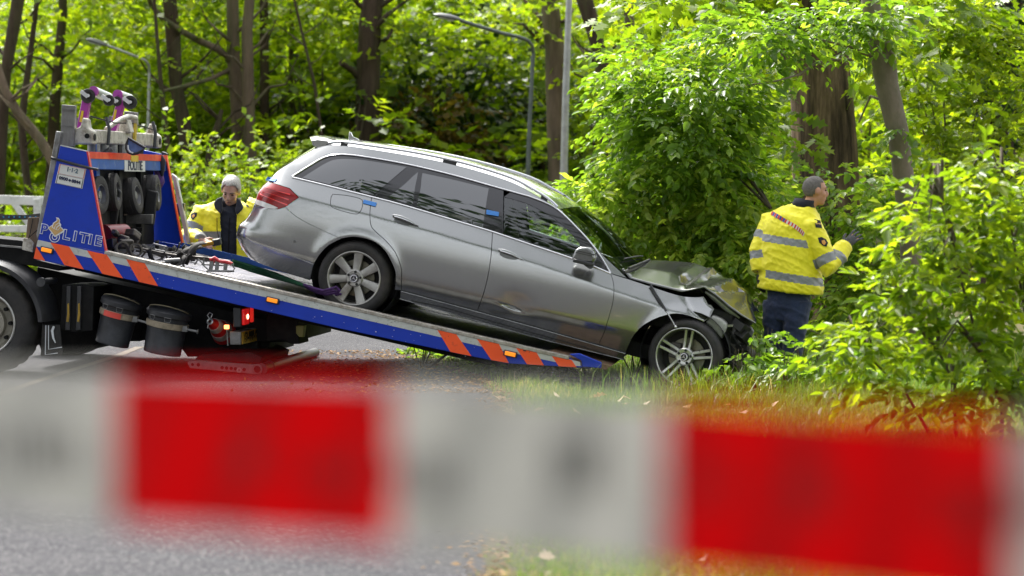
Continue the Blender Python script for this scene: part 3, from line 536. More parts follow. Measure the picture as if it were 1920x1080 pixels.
plant("bright_thicket", "sunlit yellow green thicket right of the slim beech", "shrub", (5.0, 27.5), [pb(1760, 330, 27, 90, 60, .7), pb(1860, 300, 27, 90, 70, .7), pb(1780, 220, 27.5, 90, 60, .8), pb(1880, 200, 28, 70, 60, .8), pb(1760, 120, 28, 70, 60, .8), pb(1840, 400, 26.5, 90, 60, .6), pb(1740, 420, 26.3, 60, 60, .5), pb(1820, 90, 28.5, 80, 60, .8), pb(1930, 120, 28, 60, 80, .8), pb(1720, 30, 28.4, 70, 50, .8), pb(1920, 380, 26, 60, 80, .7), pb(1830, 520, 25, 120, 60, .7)], 800, 10, .42, .10, LEAF_YOUNG, 45, droop=.3)
# ivy on the far trunk
plant("ivy", "dark glossy ivy climbing the trunk beyond the slim beech", "plant", ((1872 - 960) / FPX * 35.6, 35.6), [pb(1872, 20, 35.5, 34, 70, .25), pb(1874, 110, 35.5, 36, 60, .25), pb(1868, 170, 35.5, 34, 40, .25), pb(1872, 240, 35.5, 36, 60, .25)], 330, 8, .25, .10, LEAF_DARK, 46, ratio=.9, nbr=4)
# foreground bush (out of focus)
YB = 14.6
st = [[(2.98, 14.7, -.1, .016), tuple(at(1880, 760, 14.6)) + (.013,), tuple(at(1840, 660, 14.6)) + (.011,), tuple(at(1800, 520, 14.5)) + (.008,), tuple(at(1765, 380, 14.4)) + (.004,)],
      [(2.75, 14.9, -.1, .014), tuple(at(1790, 720, 14.8)) + (.010,), tuple(at(1760, 660, 14.8)) + (.008,), tuple(at(1690, 560, 14.7)) + (.004,)],
      [(3.2, 14.5, -.1, .014), tuple(at(1930, 640, 14.5)) + (.010,), tuple(at(1900, 450, 14.6)) + (.007,), tuple(at(1880, 330, 14.6)) + (.004,)],
      [(2.7, 15.0, -.1, .012), tuple(at(1700, 740, 15)) + (.009,), tuple(at(1620, 660, 15)) + (.006,), tuple(at(1520, 620, 15)) + (.003,)]]
plant("hornbeam_bush", "loose bright green bush with blurred leaves and slender bare stems", "bush", (2.9, 14.7), [pb(1780, 335, 14.5, 55, 25, .25), pb(1860, 340, 14.6, 70, 45, .3), pb(1745, 400, 14.5, 60, 35, .3), pb(1820, 440, 14.5, 100, 55, .35), pb(1730, 475, 14.6, 70, 40, .3), pb(1780, 540, 14.6, 120, 50, .4), pb(1900, 560, 14.6, 60, 80, .4), pb(1690, 565, 14.8, 60, 35, .3), pb(1600, 640, 15, 60, 28, .25), pb(1700, 640, 14.8, 100, 45, .35), pb(1840, 660, 14.6, 110, 60, .4), pb(1640, 690, 15, 80, 35, .3), pb(1760, 740, 14.8, 90, 35, .35), pb(1880, 740, 14.6, 70, 40, .35), pb(1930, 440, 14.6, 50, 90, .4)], 470, 9, .24, .085, LEAF_YOUNG, 47, ratio=.5, droop=.2, stems=st, jit=.3, nbr=34)
# low weeds between wheel and officer
for i, (u, v, Y, s) in enumerate([(1412, 655, 20.0, .8), (1440, 640, 20.3, .8), (1500, 672, 19.8, .8), (1385, 690, 19.7, .7), (1540, 680, 19.6, 1.0), (1600, 700, 19.4, 1.0), (1470, 700, 19.5, .8)]):
    p = at(u, v, Y); plant("nettle_plant", ["leafy bramble sprig against the dark trouser leg", "tall pale bramble reaching up to the jacket hem", "bramble clump at the foot of the thicket", "small bramble leaves touching the front tyre", "green weed clump beneath the thicket edge", "wide weed clump in front of the thicket", "low weeds between tyre and boots"][i], "plant", (p[0], Y), [pb(u, v, Y, 26 * s, 34 * s, .14), pb(u + 8, v + 38, Y, 30 * s, 24, .16)], 30, 7, .17, .075, LEAF_BEECH, 60 + i, ratio=.72, droop=.35, group="weeds beside the wheel", nbr=8, sr=.28)
# snapped branch lying under the ramp
plant("fallen_branch", "snapped leafy branch lying on the asphalt beneath the ramp", "branch", (-.05, 21.1), [pb(780, 670, 22.7, 40, 7, .25), pb(830, 666, 22.8, 50, 11, .3), pb(900, 668, 22.7, 60, 13, .3), pb(980, 676, 22.2, 70, 14, .3), pb(960, 694, 21.0, 80, 15, .3), pb(1040, 696, 20.9, 80, 15, .3), pb(1120, 690, 20.8, 70, 18, .3), pb(1180, 690, 20.9, 50, 24, .2), pb(1060, 712, 20.5, 70, 8, .2), pb(1215, 695, 20.9, 22, 14, .2)], 620, 9, .24, .075, LEAF_BEECH, 70, droop=.15, stems=[[tuple(at(790, 700, 21.1)) + (.012,), tuple(at(960, 706, 20.9)) + (.016,), tuple(at(1100, 712, 20.6)) + (.02,), tuple(at(1190, 712, 20.6)) + (.02,)]], nbr=20, tintadd=.08, sr=.5)

# ------------------------------------------------------------------ lamp posts and white barrier
GALV = mat("galvanised", (0.36, 0.37, 0.36), 0.5, 0.6, var=0.2, vscale=12); POSTG = mat("post_green", (0.10, 0.12, 0.11), 0.5, 0.3, var=0.25); LHEAD = mat("lamp_head_grey", (0.09, 0.095, 0.09), 0.45, var=.2)
def lamp(label, pole, arm, head, Y, m, w0, w1):
    b = at(*pole[0], Y); g = float(gz(b[0], Y)); o = empty("lamp_post", loc=(b[0], Y, g), label=label, cat="lamp post", group="lamp posts along the road"); inv = np.array(o.location)
    P = [np.array([b[0], Y, g - .1])] + [at(u, v, Y) for u, v in pole]; mb = MB(); mb.tube([p - inv for p in P], [w0 / FPX * Y / 2 * 1.1] + list(np.linspace(w0, w1, len(pole)) / FPX * Y / 2), 14); mb.build("pole", m, o, 60)
    A = [at(u, v, Y - .4 * i / len(arm)) for i, (u, v) in enumerate(arm)]; mb = MB(); mb.tube([p - inv for p in A], [w1 / FPX * Y / 2] * len(A), 12); mb.build("arm", m, o, 60)
    (u0, v0), (u1, v1) = head; p0 = at(u0, v0, Y - .4) - inv; p1 = at(u1, v1, Y - .4) - inv; a, b_, d = basis(p1 - p0); Ln = np.linalg.norm(p1 - p0)
    prof = [(0, .035, .03), (.12, .07, .045), (.45, .10, .06), (.8, .09, .05), (1, .035, .02)]; rings = []
    for t, ww, hh in prof: c = p0 + d * Ln * t; rings.append([c + a * ww * math.cos(q) + b_ * (hh * math.sin(q) if math.sin(q) > 0 else .35 * hh * math.sin(q)) for q in np.linspace(0, 6.283, 12, endpoint=False)])
    mb = MB(); mb.ring_loft(rings); h = mb.build("lamp_head", LHEAD, o, 50)
    mb = MB(); c = p0 + d * Ln * .5; mb.box(c - b_ * .025, (Ln * .55, .13, .02), np.stack([d, a, b_], 1)); mb.build("diffuser", mat("diffuser", (.5, .5, .46), .3), h, bevel=.01)
lamp("tall galvanised lamp post rising past the top edge of the wood", [(1057, 335), (1061, 170), (1067, 0), (1070, -90)], [(1070, -90), (1066, -120), (1050, -138), (1000, -158), (930, -178)], ((930, -178), (890, -190)), 36, GALV, 15, 10)
lamp("curved dark lamp post with flat lantern above the car roof", [(990, 325), (993, 230), (999, 110), (1000, 100)], [(1000, 100), (998, 86), (990, 76), (975, 70), (940, 62), (900, 50), (862, 38)], ((864, 38), (813, 28)), 38, POSTG, 9, 7)
lamp("thin curved lamp post behind the purple dolly wheels", [(277, 300), (278, 230), (280, 135)], [(280, 135), (279, 122), (272, 113), (255, 106), (225, 94), (198, 84)], ((200, 86), (161, 74)), 38.5, GALV, 7, 5)
WHT = mat("white_paint_wood", (.72, .72, .69), .6, var=.12, vscale=6, dirt=(.35, .37, .28), dirt_amt=.2)
Yf = 34.2; o = empty("white_barrier", loc=(at(40, 400, Yf)[0], Yf, float(gz(-9, Yf))), label="white wooden barrier rail with diagonal brace at the wood edge", cat="barrier"); inv = np.array(o.location)
for nm, p, q, ww, hh in [("rail", (-200, 368), (82, 377), .05, .13), ("rail", (-200, 425), (82, 430), .05, .10), ("brace", (26, 380), (60, 428), .045, .09), ("post", (70, 372), (72, 452), .10, .10), ("post", (-60, 368), (-60, 452), .10, .10)]:
    mb = MB(); mb.bar(at(*p, Yf) - inv, at(*q, Yf) - inv, ww, hh, (0, 1, 0) if nm == "post" else (0, 0, 1)); mb.build(nm, WHT, o, bevel=.01)

# ------------------------------------------------------------------ barrier tape strung close to the camera
def tape_mat(name, c, tr):
    m = bpy.data.materials.new(name); m.use_nodes = True; t = m.node_tree; N, L = t.nodes, t.links; b = N["Principled BSDF"]; b.inputs["Base Color"].default_value = (*c, 1); b.inputs["Roughness"].default_value = .6; b.inputs["Specular IOR Level"].default_value = .15
    q = N.new("ShaderNodeBsdfTranslucent"); q.inputs[0].default_value = (*c, 1); x = N.new("ShaderNodeMixShader"); x.inputs[0].default_value = tr; L.new(b.outputs[0], x.inputs[1]); L.new(q.outputs[0], x.inputs[2]); L.new(x.outputs[0], N["Material Output"].inputs[0]); return m
TRED = tape_mat("tape_red", (0.42, 0.0, 0.001), .3); TWHT = tape_mat("tape_white", (0.36, 0.355, 0.33), .28); TINK = mat("tape_ink", (0.03, 0.028, 0.026), .6); TINKR = mat("tape_ink_red", (.12, .004, .004), .6)
uk = [-700, 0, 250, 700, 1280, 1860, 2700]; vtop = [670, 694, 700, 714, 748, 790, 860]; vbot = [896, 958, 982, 1016, 1078, 1150, 1275]; yk = [1.80, 1.54, 1.48, 1.40, 1.30, 1.20, 1.06]
def tape_pt(u, f, off=0.0):
    v = np.interp(u, uk, vtop) * (1 - f) + np.interp(u, uk, vbot) * f; Y = np.interp(u, uk, yk) + .006 * math.sin(u * .012) * (f - .5) + .004 * math.sin(u * .031 + 3 * f) - off
    return at(u, v, Y)
tp0 = tape_pt(960, 1); TAPE = empty("barrier_tape", loc=tp0, label="red and white police barrier tape strung across close to the lens", cat="tape")
def tape_part(name, u0, u1, f0, f1, m, off=0.0, n=None):
    n = n or max(2, int(abs(u1 - u0) / 25)); k = 7 if f1 - f0 > .5 else 2; vs, fs = [], []
    for u in np.linspace(u0, u1, n + 1):
        for f in np.linspace(f0, f1, k): vs.append(tuple(tape_pt(u, f, off) - tp0))
    for i in range(n):
        for j in range(k - 1): a = i * k + j; fs.append((a, a + 1, a + k + 1, a + k))
    me = bpy.data.meshes.new(name); me.from_pydata(vs, [], fs); return link(name, me, m, TAPE, sharp=60)
cuts = [-700, -258, 216, 736, 1246, 1898, 2700]
for i in range(len(cuts) - 1): tape_part(("white_band", "red_band")[(i + (1 if i == 0 else 0)) % 2 if i else 1] if False else ("red_band" if i in (0, 2, 4) else "white_band"), cuts[i], cuts[i + 1], 0, 1, TRED if i in (0, 2, 4) else TWHT)
rt = random.Random(3)
for u0, u1, f0, f1, ink, dens in [(0, 70, .38, .68, TINK, .5), (70, 150, .42, .74, TINK, .7), (735, 850, .42, .72, TINK, .75), (1040, 1130, .22, .62, TINK, 1.0), (1180, 1210, .4, .6, TINK, .3), (440, 490, .40, .66, TINKR, .8), (545, 690, .45, .72, TINKR, .6), (1300, 1390, .35, .6, TINKR, .6), (1495, 1580, .3, .6, TINKR, .6), (1760, 1850, .3, .66, TINKR, .8), (-140, -30, .4, .7, TINK, .7), (1900, 1990, .3, .6, TINK, .8)]:
    u = u0
    while u < u1:                            # upright letter strokes of the printed lettering
        ww = rt.uniform(7, 13) * (.6 + .6 * dens); tape_part("print_mark", u, u + ww, f0 + rt.uniform(0, .05), f1 - rt.uniform(0, .05), ink, .0015, 1); u += ww + rt.uniform(5, 12) / max(dens, .4)
# ------------------------------------------------------------------ police recovery lorry
BLUE = mat("police_blue", (0.001, 0.034, 0.43), .42, var=.08, vscale=3, coat=.15, spec=.35, dirt=(0.004, 0.03, 0.28), dirt_amt=.12, dirt_scale=5)
BLUE2 = mat("police_blue_worn", (0.012, 0.085, 0.36), .45, var=.25, vscale=7, dirt=(.25, .30, .36), dirt_amt=.12, dirt_scale=9)
ORNG = mat("fluorescent_orange", (1.0, 0.10, 0.012), .5, var=.08, vscale=5, emit=None, dirt=(.55, .06, .015), dirt_amt=.1, dirt_scale=12)
REDP = mat("red_film", (0.72, 0.03, 0.015), .4, var=.15, vscale=9, dirt=(.85, .14, .05), dirt_amt=.3, dirt_scale=5)
OFFW = mat("reflective_white", (0.52, 0.54, 0.52), .38, var=.14, vscale=10, dirt=(.22, .21, .19), dirt_amt=.14, dirt_scale=22)
ALU = mat("alu_plate", (0.42, 0.40, 0.36), .48, .7, var=.25, vscale=30, bump=.25, bscale=260, dirt=(.20, .16, .12), dirt_amt=.3, dirt_scale=16)
ALUD = mat("alu_dull", (0.21, 0.205, 0.20), .55, .45, var=.3, vscale=12, bump=.3, bscale=40, stretch=(1, 1, .3), dirt=(.10, .09, .08), dirt_amt=.35, dirt_scale=5)
DECKM = mat("deck_metal", (0.10, 0.10, 0.125), .55, .35, var=.4, vscale=10, bump=.6, bscale=90, stretch=(1, .15, 1), dirt=(.20, .19, .20), dirt_amt=.3, dirt_scale=6)
BLK = mat("black_steel", (0.005, 0.005, 0.0055), .7, spec=.25, var=.4, vscale=8, dirt=(.016, .015, .014), dirt_amt=.3, dirt_scale=7)
BLKP = mat("black_plastic", (0.022, 0.023, 0.027), .42, var=.25, vscale=6, dirt=(.05, .05, .052), dirt_amt=.3, dirt_scale=5)
RUB = mat("rubber", (0.020, 0.019, 0.019), .72, var=.3, vscale=18, bump=.2, bscale=70, dirt=(.045, .038, .034), dirt_amt=.35, dirt_scale=6)
GREY = mat("grey_steel", (0.22, 0.22, 0.22), .45, .5, var=.3, vscale=12, dirt=(.08, .07, .06), dirt_amt=.25, dirt_scale=9)
CREAM = mat("cream_steel", (0.50, 0.47, 0.40), .5, var=.15, vscale=8, dirt=(.14, .10, .07), dirt_amt=.3, dirt_scale=14)
PURP = mat("purple_paint", (0.30, 0.012, 0.27), .4, var=.15, vscale=9, coat=.3)
AMBER = mat("amber_lens", (0.85, 0.22, 0.01), .22, coat=.6, emit=(1, .28, .01), estr=.25)
LWHT = mat("letter_white", (.75, .77, .80), .5); LNAVY = mat("letter_navy", (.012, .018, .06), .5); GOLD = mat("emblem_gold", (.56, .35, .13), .5, var=.1)
STK = mat("sticker_white", (.70, .70, .68), .4, var=.06, dirt=(.5, .47, .40), dirt_amt=.15)
WOODB = mat("weathered_wood", (.15, .105, .07), .85, var=.5, vscale=14, bump=.5, bscale=40, stretch=(1, 1, .15))
T = TRF.px
LORRY = empty("recovery_lorry", matrix=TRF.matrix(), label="blue police recovery lorry with tilted flatbed ramp and orange chevrons", cat="truck")
def tpx(name, pts, y, dep, m, parent=None, bevel=.004, sharp=30):
    mb = MB(); mb.prism([T(u, v, y) for u, v in pts], (0, dep, 0)); return mb.build(name, m, parent or LORRY, sharp, bevel)
YN = -1.22
A0 = T(197, 470, YN); B0 = T(1128, 682, YN); bd = unit(B0 - A0); bn = np.array([-bd[2], 0, bd[0]]); SL = math.atan2(-bd[2], bd[0])
RB = rotm(0, SL)                                  # axes of the tilted bed
def bedp(s, y, h): return A0 * np.array([1, 0, 1]) + bd * s + np.array([0, y, 0]) + bn * h
LEN = np.linalg.norm(B0 - A0); SF = (T(68, 452, YN) - A0) @ bd
# side skirts
skirt = tpx("side_skirt", [(70.5, 450), (197, 474), (1068, 671), (1092, 689), (1081, 689), (953, 681.5), (880, 667.5), (630, 614.5), (295, 536.5), (157, 505.5), (63, 485)], YN, .05, BLUE)
tpx("white_stripe", [(71, 449.6), (197, 476.8), (1068, 673.5), (1088, 679), (1088, 686.5), (1068, 684.5), (900, 649), (440, 544), (197, 489.5), (68, 462)], YN - .003, .01, OFFW, skirt, 0)
for q in ([(94.8, 454.8), (128.9, 462), (157, 505.2), (120.7, 497)], [(163, 469.4), (200, 477.6), (230.4, 521.8), (191.9, 513.3)], [(236.7, 486), (271.2, 493.8), (296, 536.3), (260.6, 528.6)], [(68, 462.5), (63.3, 484.6), (84.4, 489.2)],
          [(819.6, 617.6), (854.6, 625.6), (883.7, 667.6), (844.4, 659.7)], [(893.6, 634.3), (934.5, 643.6), (954, 680.8), (921, 675)], [(966.7, 650.8), (1005, 659.4), (1020, 685.2), (988, 683)], [(1034, 666.2), (1071.7, 675), (1081, 688.6), (1047.5, 686.8)]):
    tpx("orange_chevron", q, YN - .006, .012, ORNG, skirt, 0)
pts_b = [(p[0], p[2]) for p in (T(u, v, YN) for u, v in [(70.5, 450), (197, 474), (1068, 671), (1126, 690), (880, 667.5), (295, 536.5), (63, 485)])]
mb = MB(); mb.prism([(x, 1.17, z) for x, z in pts_b], (0, .05, 0)); mb.build("side_skirt", BLUE, LORRY)
def edge_rail(y, w_): mb = MB(); mb.box(bedp((T(1068, 668, YN) - A0) @ bd / 2, y, -.014), (((T(1068, 668, YN) - A0) @ bd), w_, .03), RB); return mb.build("edge_rail", ALU, LORRY, bevel=.004)
edge_rail(-1.185, .09); edge_rail(1.185, .09)
mb = MB(); mb.box(bedp(LEN / 2 - .1, 1.125, -.03), (LEN - .2, .02, .09), RB); mb.build("inner_kerb", BLUE2, LORRY)
mbk, mwt, rc = MB(), MB(), random.Random(6)
for k in range(80):                       # chips in the film and the paint
    s_ = rc.uniform(.1, LEN - .3); wide = rc.random() < .6; hgt = -rc.uniform(.035, .085) if wide else -rc.uniform(.10, .19); q_ = rc.uniform(.0015, .0045) * (2 if rc.random() < .08 else 1)
    (mbk if wide else mwt).box(bedp(s_, YN - .0075 if wide else YN - .0015, hgt), (q_ * rc.uniform(1, 3), .003, q_), RB)
tag(mbk.build("film_chips", mat("chip_dark", (.03, .03, .03), .7), skirt), kind="stuff"); tag(mwt.build("paint_chips", mat("chip_pale", (.5, .5, .52), .6), skirt), kind="stuff")
# deck planks and ribs
for i in range(9):
    y = -1.13 + .2511 * (i + .5); mb = MB(); mb.box(bedp((LEN - .1 + SF) / 2, y, -.065), (LEN - .1 - SF, .243, .03), RB)
    mb.build("deck_plank", DECKM, LORRY, bevel=.003)
mb = MB()
for k in range(95):
    s = -.1 + k * (LEN - .15) / 95; mb.box(bedp(s, -.80, -.047), (.012, .52, .006), RB @ rotm(rad(20))); mb.box(bedp(s, .80, -.047), (.012, .52, .006), RB @ rotm(rad(-20)))
tag(mb.build("tread_ribs", GREY, LORRY), kind="stuff")
tpx("ramp_tip", [(1067, 664), (1086, 662.5), (1128, 680), (1127, 690.4), (1092, 688), (1090, 676)], YN - .008, .035, BLUE, None, .006)
tpx("ramp_tip", [(1067, 664), (1086, 662.5), (1128, 680), (1127, 690.4), (1092, 688)], 1.1, .12, BLUE, None, .006)
mb = MB(); p = T(1120, 676, YN); mb.prism([(p[0] - .42, -1.1, p[2] + .06), (p[0] + .10, -1.1, p[2] - .055), (p[0] + .06, -1.1, p[2] - .085), (p[0] - .42, -1.1, p[2] + .0)], (0, 2.2, 0)); mb.build("ramp_plate", mat("rusty_plate", (.20, .12, .075), .7, .3, var=.4, vscale=14, bump=.4), LORRY)
# under-bed frame
for y in (-.55, .45):
    mb = MB(); mb.box(bedp(LEN * .40 - .2, y, -.185), (LEN * .86 + .2, .10, .20), RB); mb.build("bed_beam", BLK, LORRY, bevel=.006)
for k in range(7):
    mb = MB(); mb.box(bedp(.1 + k * .6, 0, -.115), (.06, 2.3, .07), RB); mb.build("cross_member", BLK, LORRY)
mb = MB(); mb.box(bedp(LEN * .45, 0, -.09), (LEN * .9, 2.3, .012), RB); mb.build("under_sheet", BLK, LORRY)
for u, v in ((43 + 45, 469), (511, 563), (957, 663.5)):
    c = T(u, v, YN - .012); mb = MB(); mb.box(c, (.115, .02, .05), RB); h = mb.build("marker_housing", BLKP, LORRY, bevel=.006); mb = MB(); mb.box(c + np.array([0, -.010, 0]), (.09, .02, .034), RB); mb.build("amber_lens", AMBER, h, bevel=.005)
# headboard: side panels, posts, cross bar
hb = tpx("headboard_panel", [(113, 273), (162, 284), (197.5, 473), (71, 450.5)], YN, .035, BLUE)
tpx("red_edge", [(162, 284), (164.5, 284), (199.5, 472), (197, 473)], YN - .004, .04, mat("red_trim", (.62, .03, .03), .4), hb, 0)
tpx("white_edge", [(113, 271.5), (162, 282.6), (162, 284.4), (113, 273.4)], YN - .004, .03, OFFW, hb, 0)
tpx("headboard_post", [(105, 246), (114, 247), (104, 312), (80, 430), (70, 449), (68, 440), (93, 312)], YN + .005, .09, GREY, None, .006)
xz = [(p[0], p[2]) for p in (T(u, v, YN) for u, v in [(113, 273), (162, 284), (197.5, 473), (71, 450.5)])]
mb = MB(); mb.prism([(x, 1.16, z) for x, z in xz], (0, .035, 0)); hf = mb.build("headboard_panel", BLUE, LORRY, bevel=.004)
re_ = [(p[0], p[2]) for p in (T(u, v, YN) for u, v in [(162, 284), (164.2, 284), (199.2, 472), (197, 473)])]
mb = MB(); mb.prism([(x, 1.12, z) for x, z in re_], (0, .05, 0)); mb.build("red_edge", ORNG, hf)
fp = [(p[0], p[2]) for p in (T(u, v, YN) for u, v in [(170, 322), (180, 330), (210, 468), (201, 468)])]
mb = MB(); mb.prism([(x, 1.20, z) for x, z in fp], (0, .06, 0)); mb.build("outer_post", OFFW, LORRY, bevel=.005)
pr = T(162, 284, YN); xr, zt = pr[0], pr[2]
mb = MB(); mb.box((xr - .03, -.03, zt - .075), (.08, 2.33, .15)); cbx = mb.build("cross_bar", BLUE2, LORRY, bevel=.006)
mb = MB(); mb.box((xr + .012, -.03, zt - .030), (.006, 2.32, .058)); mb.build("red_strip", REDP, cbx)
def rear_text(body, y, z, x, size, m, parent, squeeze=1.0, bold=0.0): return text_obj("lettering", body, size, face_matrix((x, y, z), (0, 1, 0), (0, 0, 1)), m, parent, .0015, squeeze=squeeze, bold=bold)
ypl = .12
mb = MB(); mb.box((xr + .012, ypl, zt - .112), (.006, .62, .098)); mb.build("name_plate", STK, cbx)
rear_text("POLITIE", ypl, zt - .112, xr + .017, .115, LNAVY, cbx, 1.12, .003)
mb = MB(); mb.box((xr + .016, ypl - .02, zt - .045), (.006, .22, .055)); mb.build("yellow_label", mat("label_yellow", (.62, .42, .02), .5, var=.2), cbx)
# back wall of the headboard and lower bulkhead
xl = T(104, 312, YN)[0]
mb = MB(); mb.box((xl + .16, .10, zt - .50), (.03, 1.95, .75)); mb.build("bulkhead", BLK, LORRY)
for y in (-.75, -.1, .55): mb = MB(); mb.box((xl + .20, y, zt - .35), (.05, .09, .9)); mb.build("bulkhead_rib", BLUE2 if y < -.5 else BLK, LORRY, bevel=.004)
# big lettering on the side panel
def side_text(name, body, u, v, size, m, parent, y=YN - .004, slope=.20, squeeze=1.0, bold=0.0, depth=.0015):
    c = T(u, v, y); xd = np.array([1, 0, -slope]); return text_obj(name, body, size, face_matrix(c, xd, (0, 0, 1)), m, parent, depth, squeeze=squeeze, bold=bold)
for ch, u, v in (("P", 82.3, 430.5), ("L", 124.5, 441), ("I", 140.6, 443.5), ("T", 157, 447), ("I", 169.5, 449.5), ("E", 184, 452.5)):
    side_text("letter", ch, u, v, .114, LWHT, hb, YN - .003, squeeze=1.12, bold=.0065)
    side_text("letter_inner", ch, u, v, .114, BLUE, hb, YN - .0075, squeeze=1.12, bold=.0008)
def ring_px(u, v, r0, r1, m, y):
    mb = MB(); c = T(u, v, y); mb.lathe([(r0, 0), (r1, 0), (r1, -.002), (r0, -.002), (r0, 0)], c, (0, 1, 0), 32); return mb.build("emblem_ring", m, hb)
ring_px(102.5, 444.5, .040, .046, LWHT, YN - .003); ring_px(102.5, 444.5, .018, .024, LWHT, YN - .003)
def flat_px(name, pts, m, y, parent): mb = MB(); mb.prism([T(u, v, y) for u, v in pts], (0, .002, 0)); return mb.build(name, m, parent, 30)
flat_px("emblem_outline", [(89.6, 427), (106, 416.3), (120.8, 432), (119, 435.5), (103, 444.6), (100, 441)], LWHT, YN - .0065, hb)
flat_px("emblem_book", [(91.5, 427), (105, 418.4), (118.6, 432), (103, 441.6)], GOLD, YN - .009, hb)
flat_px("emblem_outline", [(97, 426), (99.5, 418), (106, 413.5), (106.5, 410.5), (104.8, 407.4), (110, 408.5), (112.6, 413), (112, 417), (114.8, 421), (113.6, 426), (109, 432), (105, 431), (101, 429)], LWHT, YN - .0115, hb)
for q in ([(98.6, 425), (101, 418.6), (107.2, 414.6), (108, 409.5), (111.2, 413.4), (109.6, 417.4), (103.4, 421.6), (101, 428)], [(102.4, 428.6), (104.4, 422.8), (110.4, 418.6), (111, 421), (105.8, 425.4), (104.4, 430)], [(106, 430.6), (107.4, 426.6), (112, 423.2), (112.4, 425.6), (109, 430.6)]):
    flat_px("emblem_flame", q, GOLD, YN - .014, hb)
# telephone number sticker
s0 = [(111.5, 307), (161.8, 317), (154.2, 354), (103.4, 343.2)]
stk = flat_px("sticker", s0, STK, YN - .004, hb)
def inset(q, f): c = np.mean(np.array(q), 0); return [tuple(c + (np.array(p) - c) * f) for p in q]
top = [(111.5, 307), (161.8, 317), (158, 335.5), (107.4, 325.4)]; bot = [(107.4, 325.4), (158, 335.5), (154.2, 354), (103.4, 343.2)]
for q, m_ in ((top, mat("sticker_red", (.6, .05, .04), .5)), (bot, LNAVY)):
    flat_px("sticker_frame", inset(q, .95), m_, YN - .0065, stk); flat_px("sticker_field", inset(q, .90), STK, YN - .009, stk)
side_text("lettering", "1·1·2", 135.5, 319.5, .052, mat("letter_grey_blue", (.10, .16, .22), .5), stk, YN - .012, .205, 1.0, .0015)
side_text("lettering", "0900", 119, 335.2, .037, LNAVY, stk, YN - .012, .205, 1.05, .0018); side_text("lettering", "8844", 142.5, 341, .037, LNAVY, stk, YN - .012, .205, 1.05, .0018)
flat_px("sticker_diamond", [(127.6, 338), (130.8, 335.2), (134, 338.6), (130.8, 341.4)], LNAVY, YN - .011, stk)
mb = MB(); mb.tube([T(96, 296, YN - .03), T(115, 301, YN - .03), T(140, 308, YN - .03), T(168, 315, YN - .03), T(184, 318, YN - .02)], .012, 8); mb.build("strap_rod", BLKP, LORRY)
# chassis seen under the bed
mb = MB(); mb.prism([T(u, v, -.45) for u, v in [(70, 500), (160, 520), (300, 550), (440, 585), (556, 612), (556, 640), (515, 642), (482, 640), (482, 668), (352, 669), (330, 640), (270, 596), (262, 640), (190, 640), (150, 660), (80, 668), (60, 600)]], (0, 1.4, 0)); mb.build("chassis", BLK, LORRY, bevel=.006)
mb = MB(); mb.prism([T(u, v, -.95) for u, v in [(-120, 436), (40, 451), (66, 468), (64, 486), (120, 500), (110, 508), (60, 498), (-120, 484)]], (0, .5, 0)); mb.build("subframe_rail", BLK, LORRY, bevel=.005)
mb = MB(); mb.prism([T(u, v, -1.0) for u, v in [(-120, 448), (42, 463), (42, 466), (-120, 452)]], (0, .3, 0)); mb.build("cable_channel", GREY, LORRY)
tb = tpx("tool_box", [(117, 534), (160, 533), (176, 538), (174, 620), (140, 623), (112, 617)], -1.05, .5, BLK, None, .006)
for u in (128, 148): tpx("box_rib", [(u - 3, 537), (u + 4, 536), (u + 3, 619), (u - 6, 619)], -1.075, .03, BLKP, tb, .004); tpx("strap", [(u - 2, 570), (u + 1, 568), (u + 2, 590), (u, 604), (u - 4, 603), (u - 2, 588)], -1.085, .012, mat("yellow_rubber", (.42, .26, .03), .6, var=.3, vscale=20), tb, .002)
# drive wheel, mudguard and flap
def truck_wheel():
    c = T(-27.3, 606.3, -1.2); ax = (0, -1, 0); mb = MB()
    mb.lathe([(.262, -.02), (.275, .012), (.33, .028), (.39, .022), (.418, .0), (.430, -.03), (.432, -.25), (.40, -.30), (.30, -.31), (.26, -.29)], c, ax, 96, lambda r, h, k: r - (.010 if (r > .405 and k % 4 == 0) else 0)); t_ = mb.build("tyre", RUB, LORRY, 50)
    mb = MB(); mb.lathe([(.262, -.02), (.268, .010), (.258, .012), (.250, -.01), (.235, -.05), (.21, -.08), (.16, -.085), (.155, -.03), (.09, -.02), (.085, .03), (.0, .035)], c, ax, 48); rm = mb.build("rim", mat("rim_cream", (.30, .28, .23), .5, .2, var=.25, dirt=(.10, .085, .07), dirt_amt=.3), t_, 40)
    mb = MB(); mb.lathe([(.262, .006), (.270, .012), (.262, .018), (.254, .012), (.262, .006)], c, ax, 48); mb.build("rim_edge", mat("rim_edge", (.55, .54, .52), .35, .5), rm)
    for k in range(10):
        a = 2 * math.pi * k / 10; p = c + .205 * np.array([math.cos(a), 0, math.sin(a)]) + np.array([0, .075, 0]); mb = MB(); mb.cyl(p, p + np.array([0, -.045, 0]), .018, .016, 8); mb.build("wheel_nut", BLK, rm)
    c2 = c * np.array([1, -1, 1]); mb = MB(); mb.lathe([(.1, .1), (.39, .022), (.430, -.03), (.432, -.25), (.40, -.30), (.1, -.3)], c2, (0, 1, 0), 48); mb.build("tyre", RUB, LORRY, 50)
truck_wheel()
cw = T(-27.3, 606.3, -1.2); rings = []
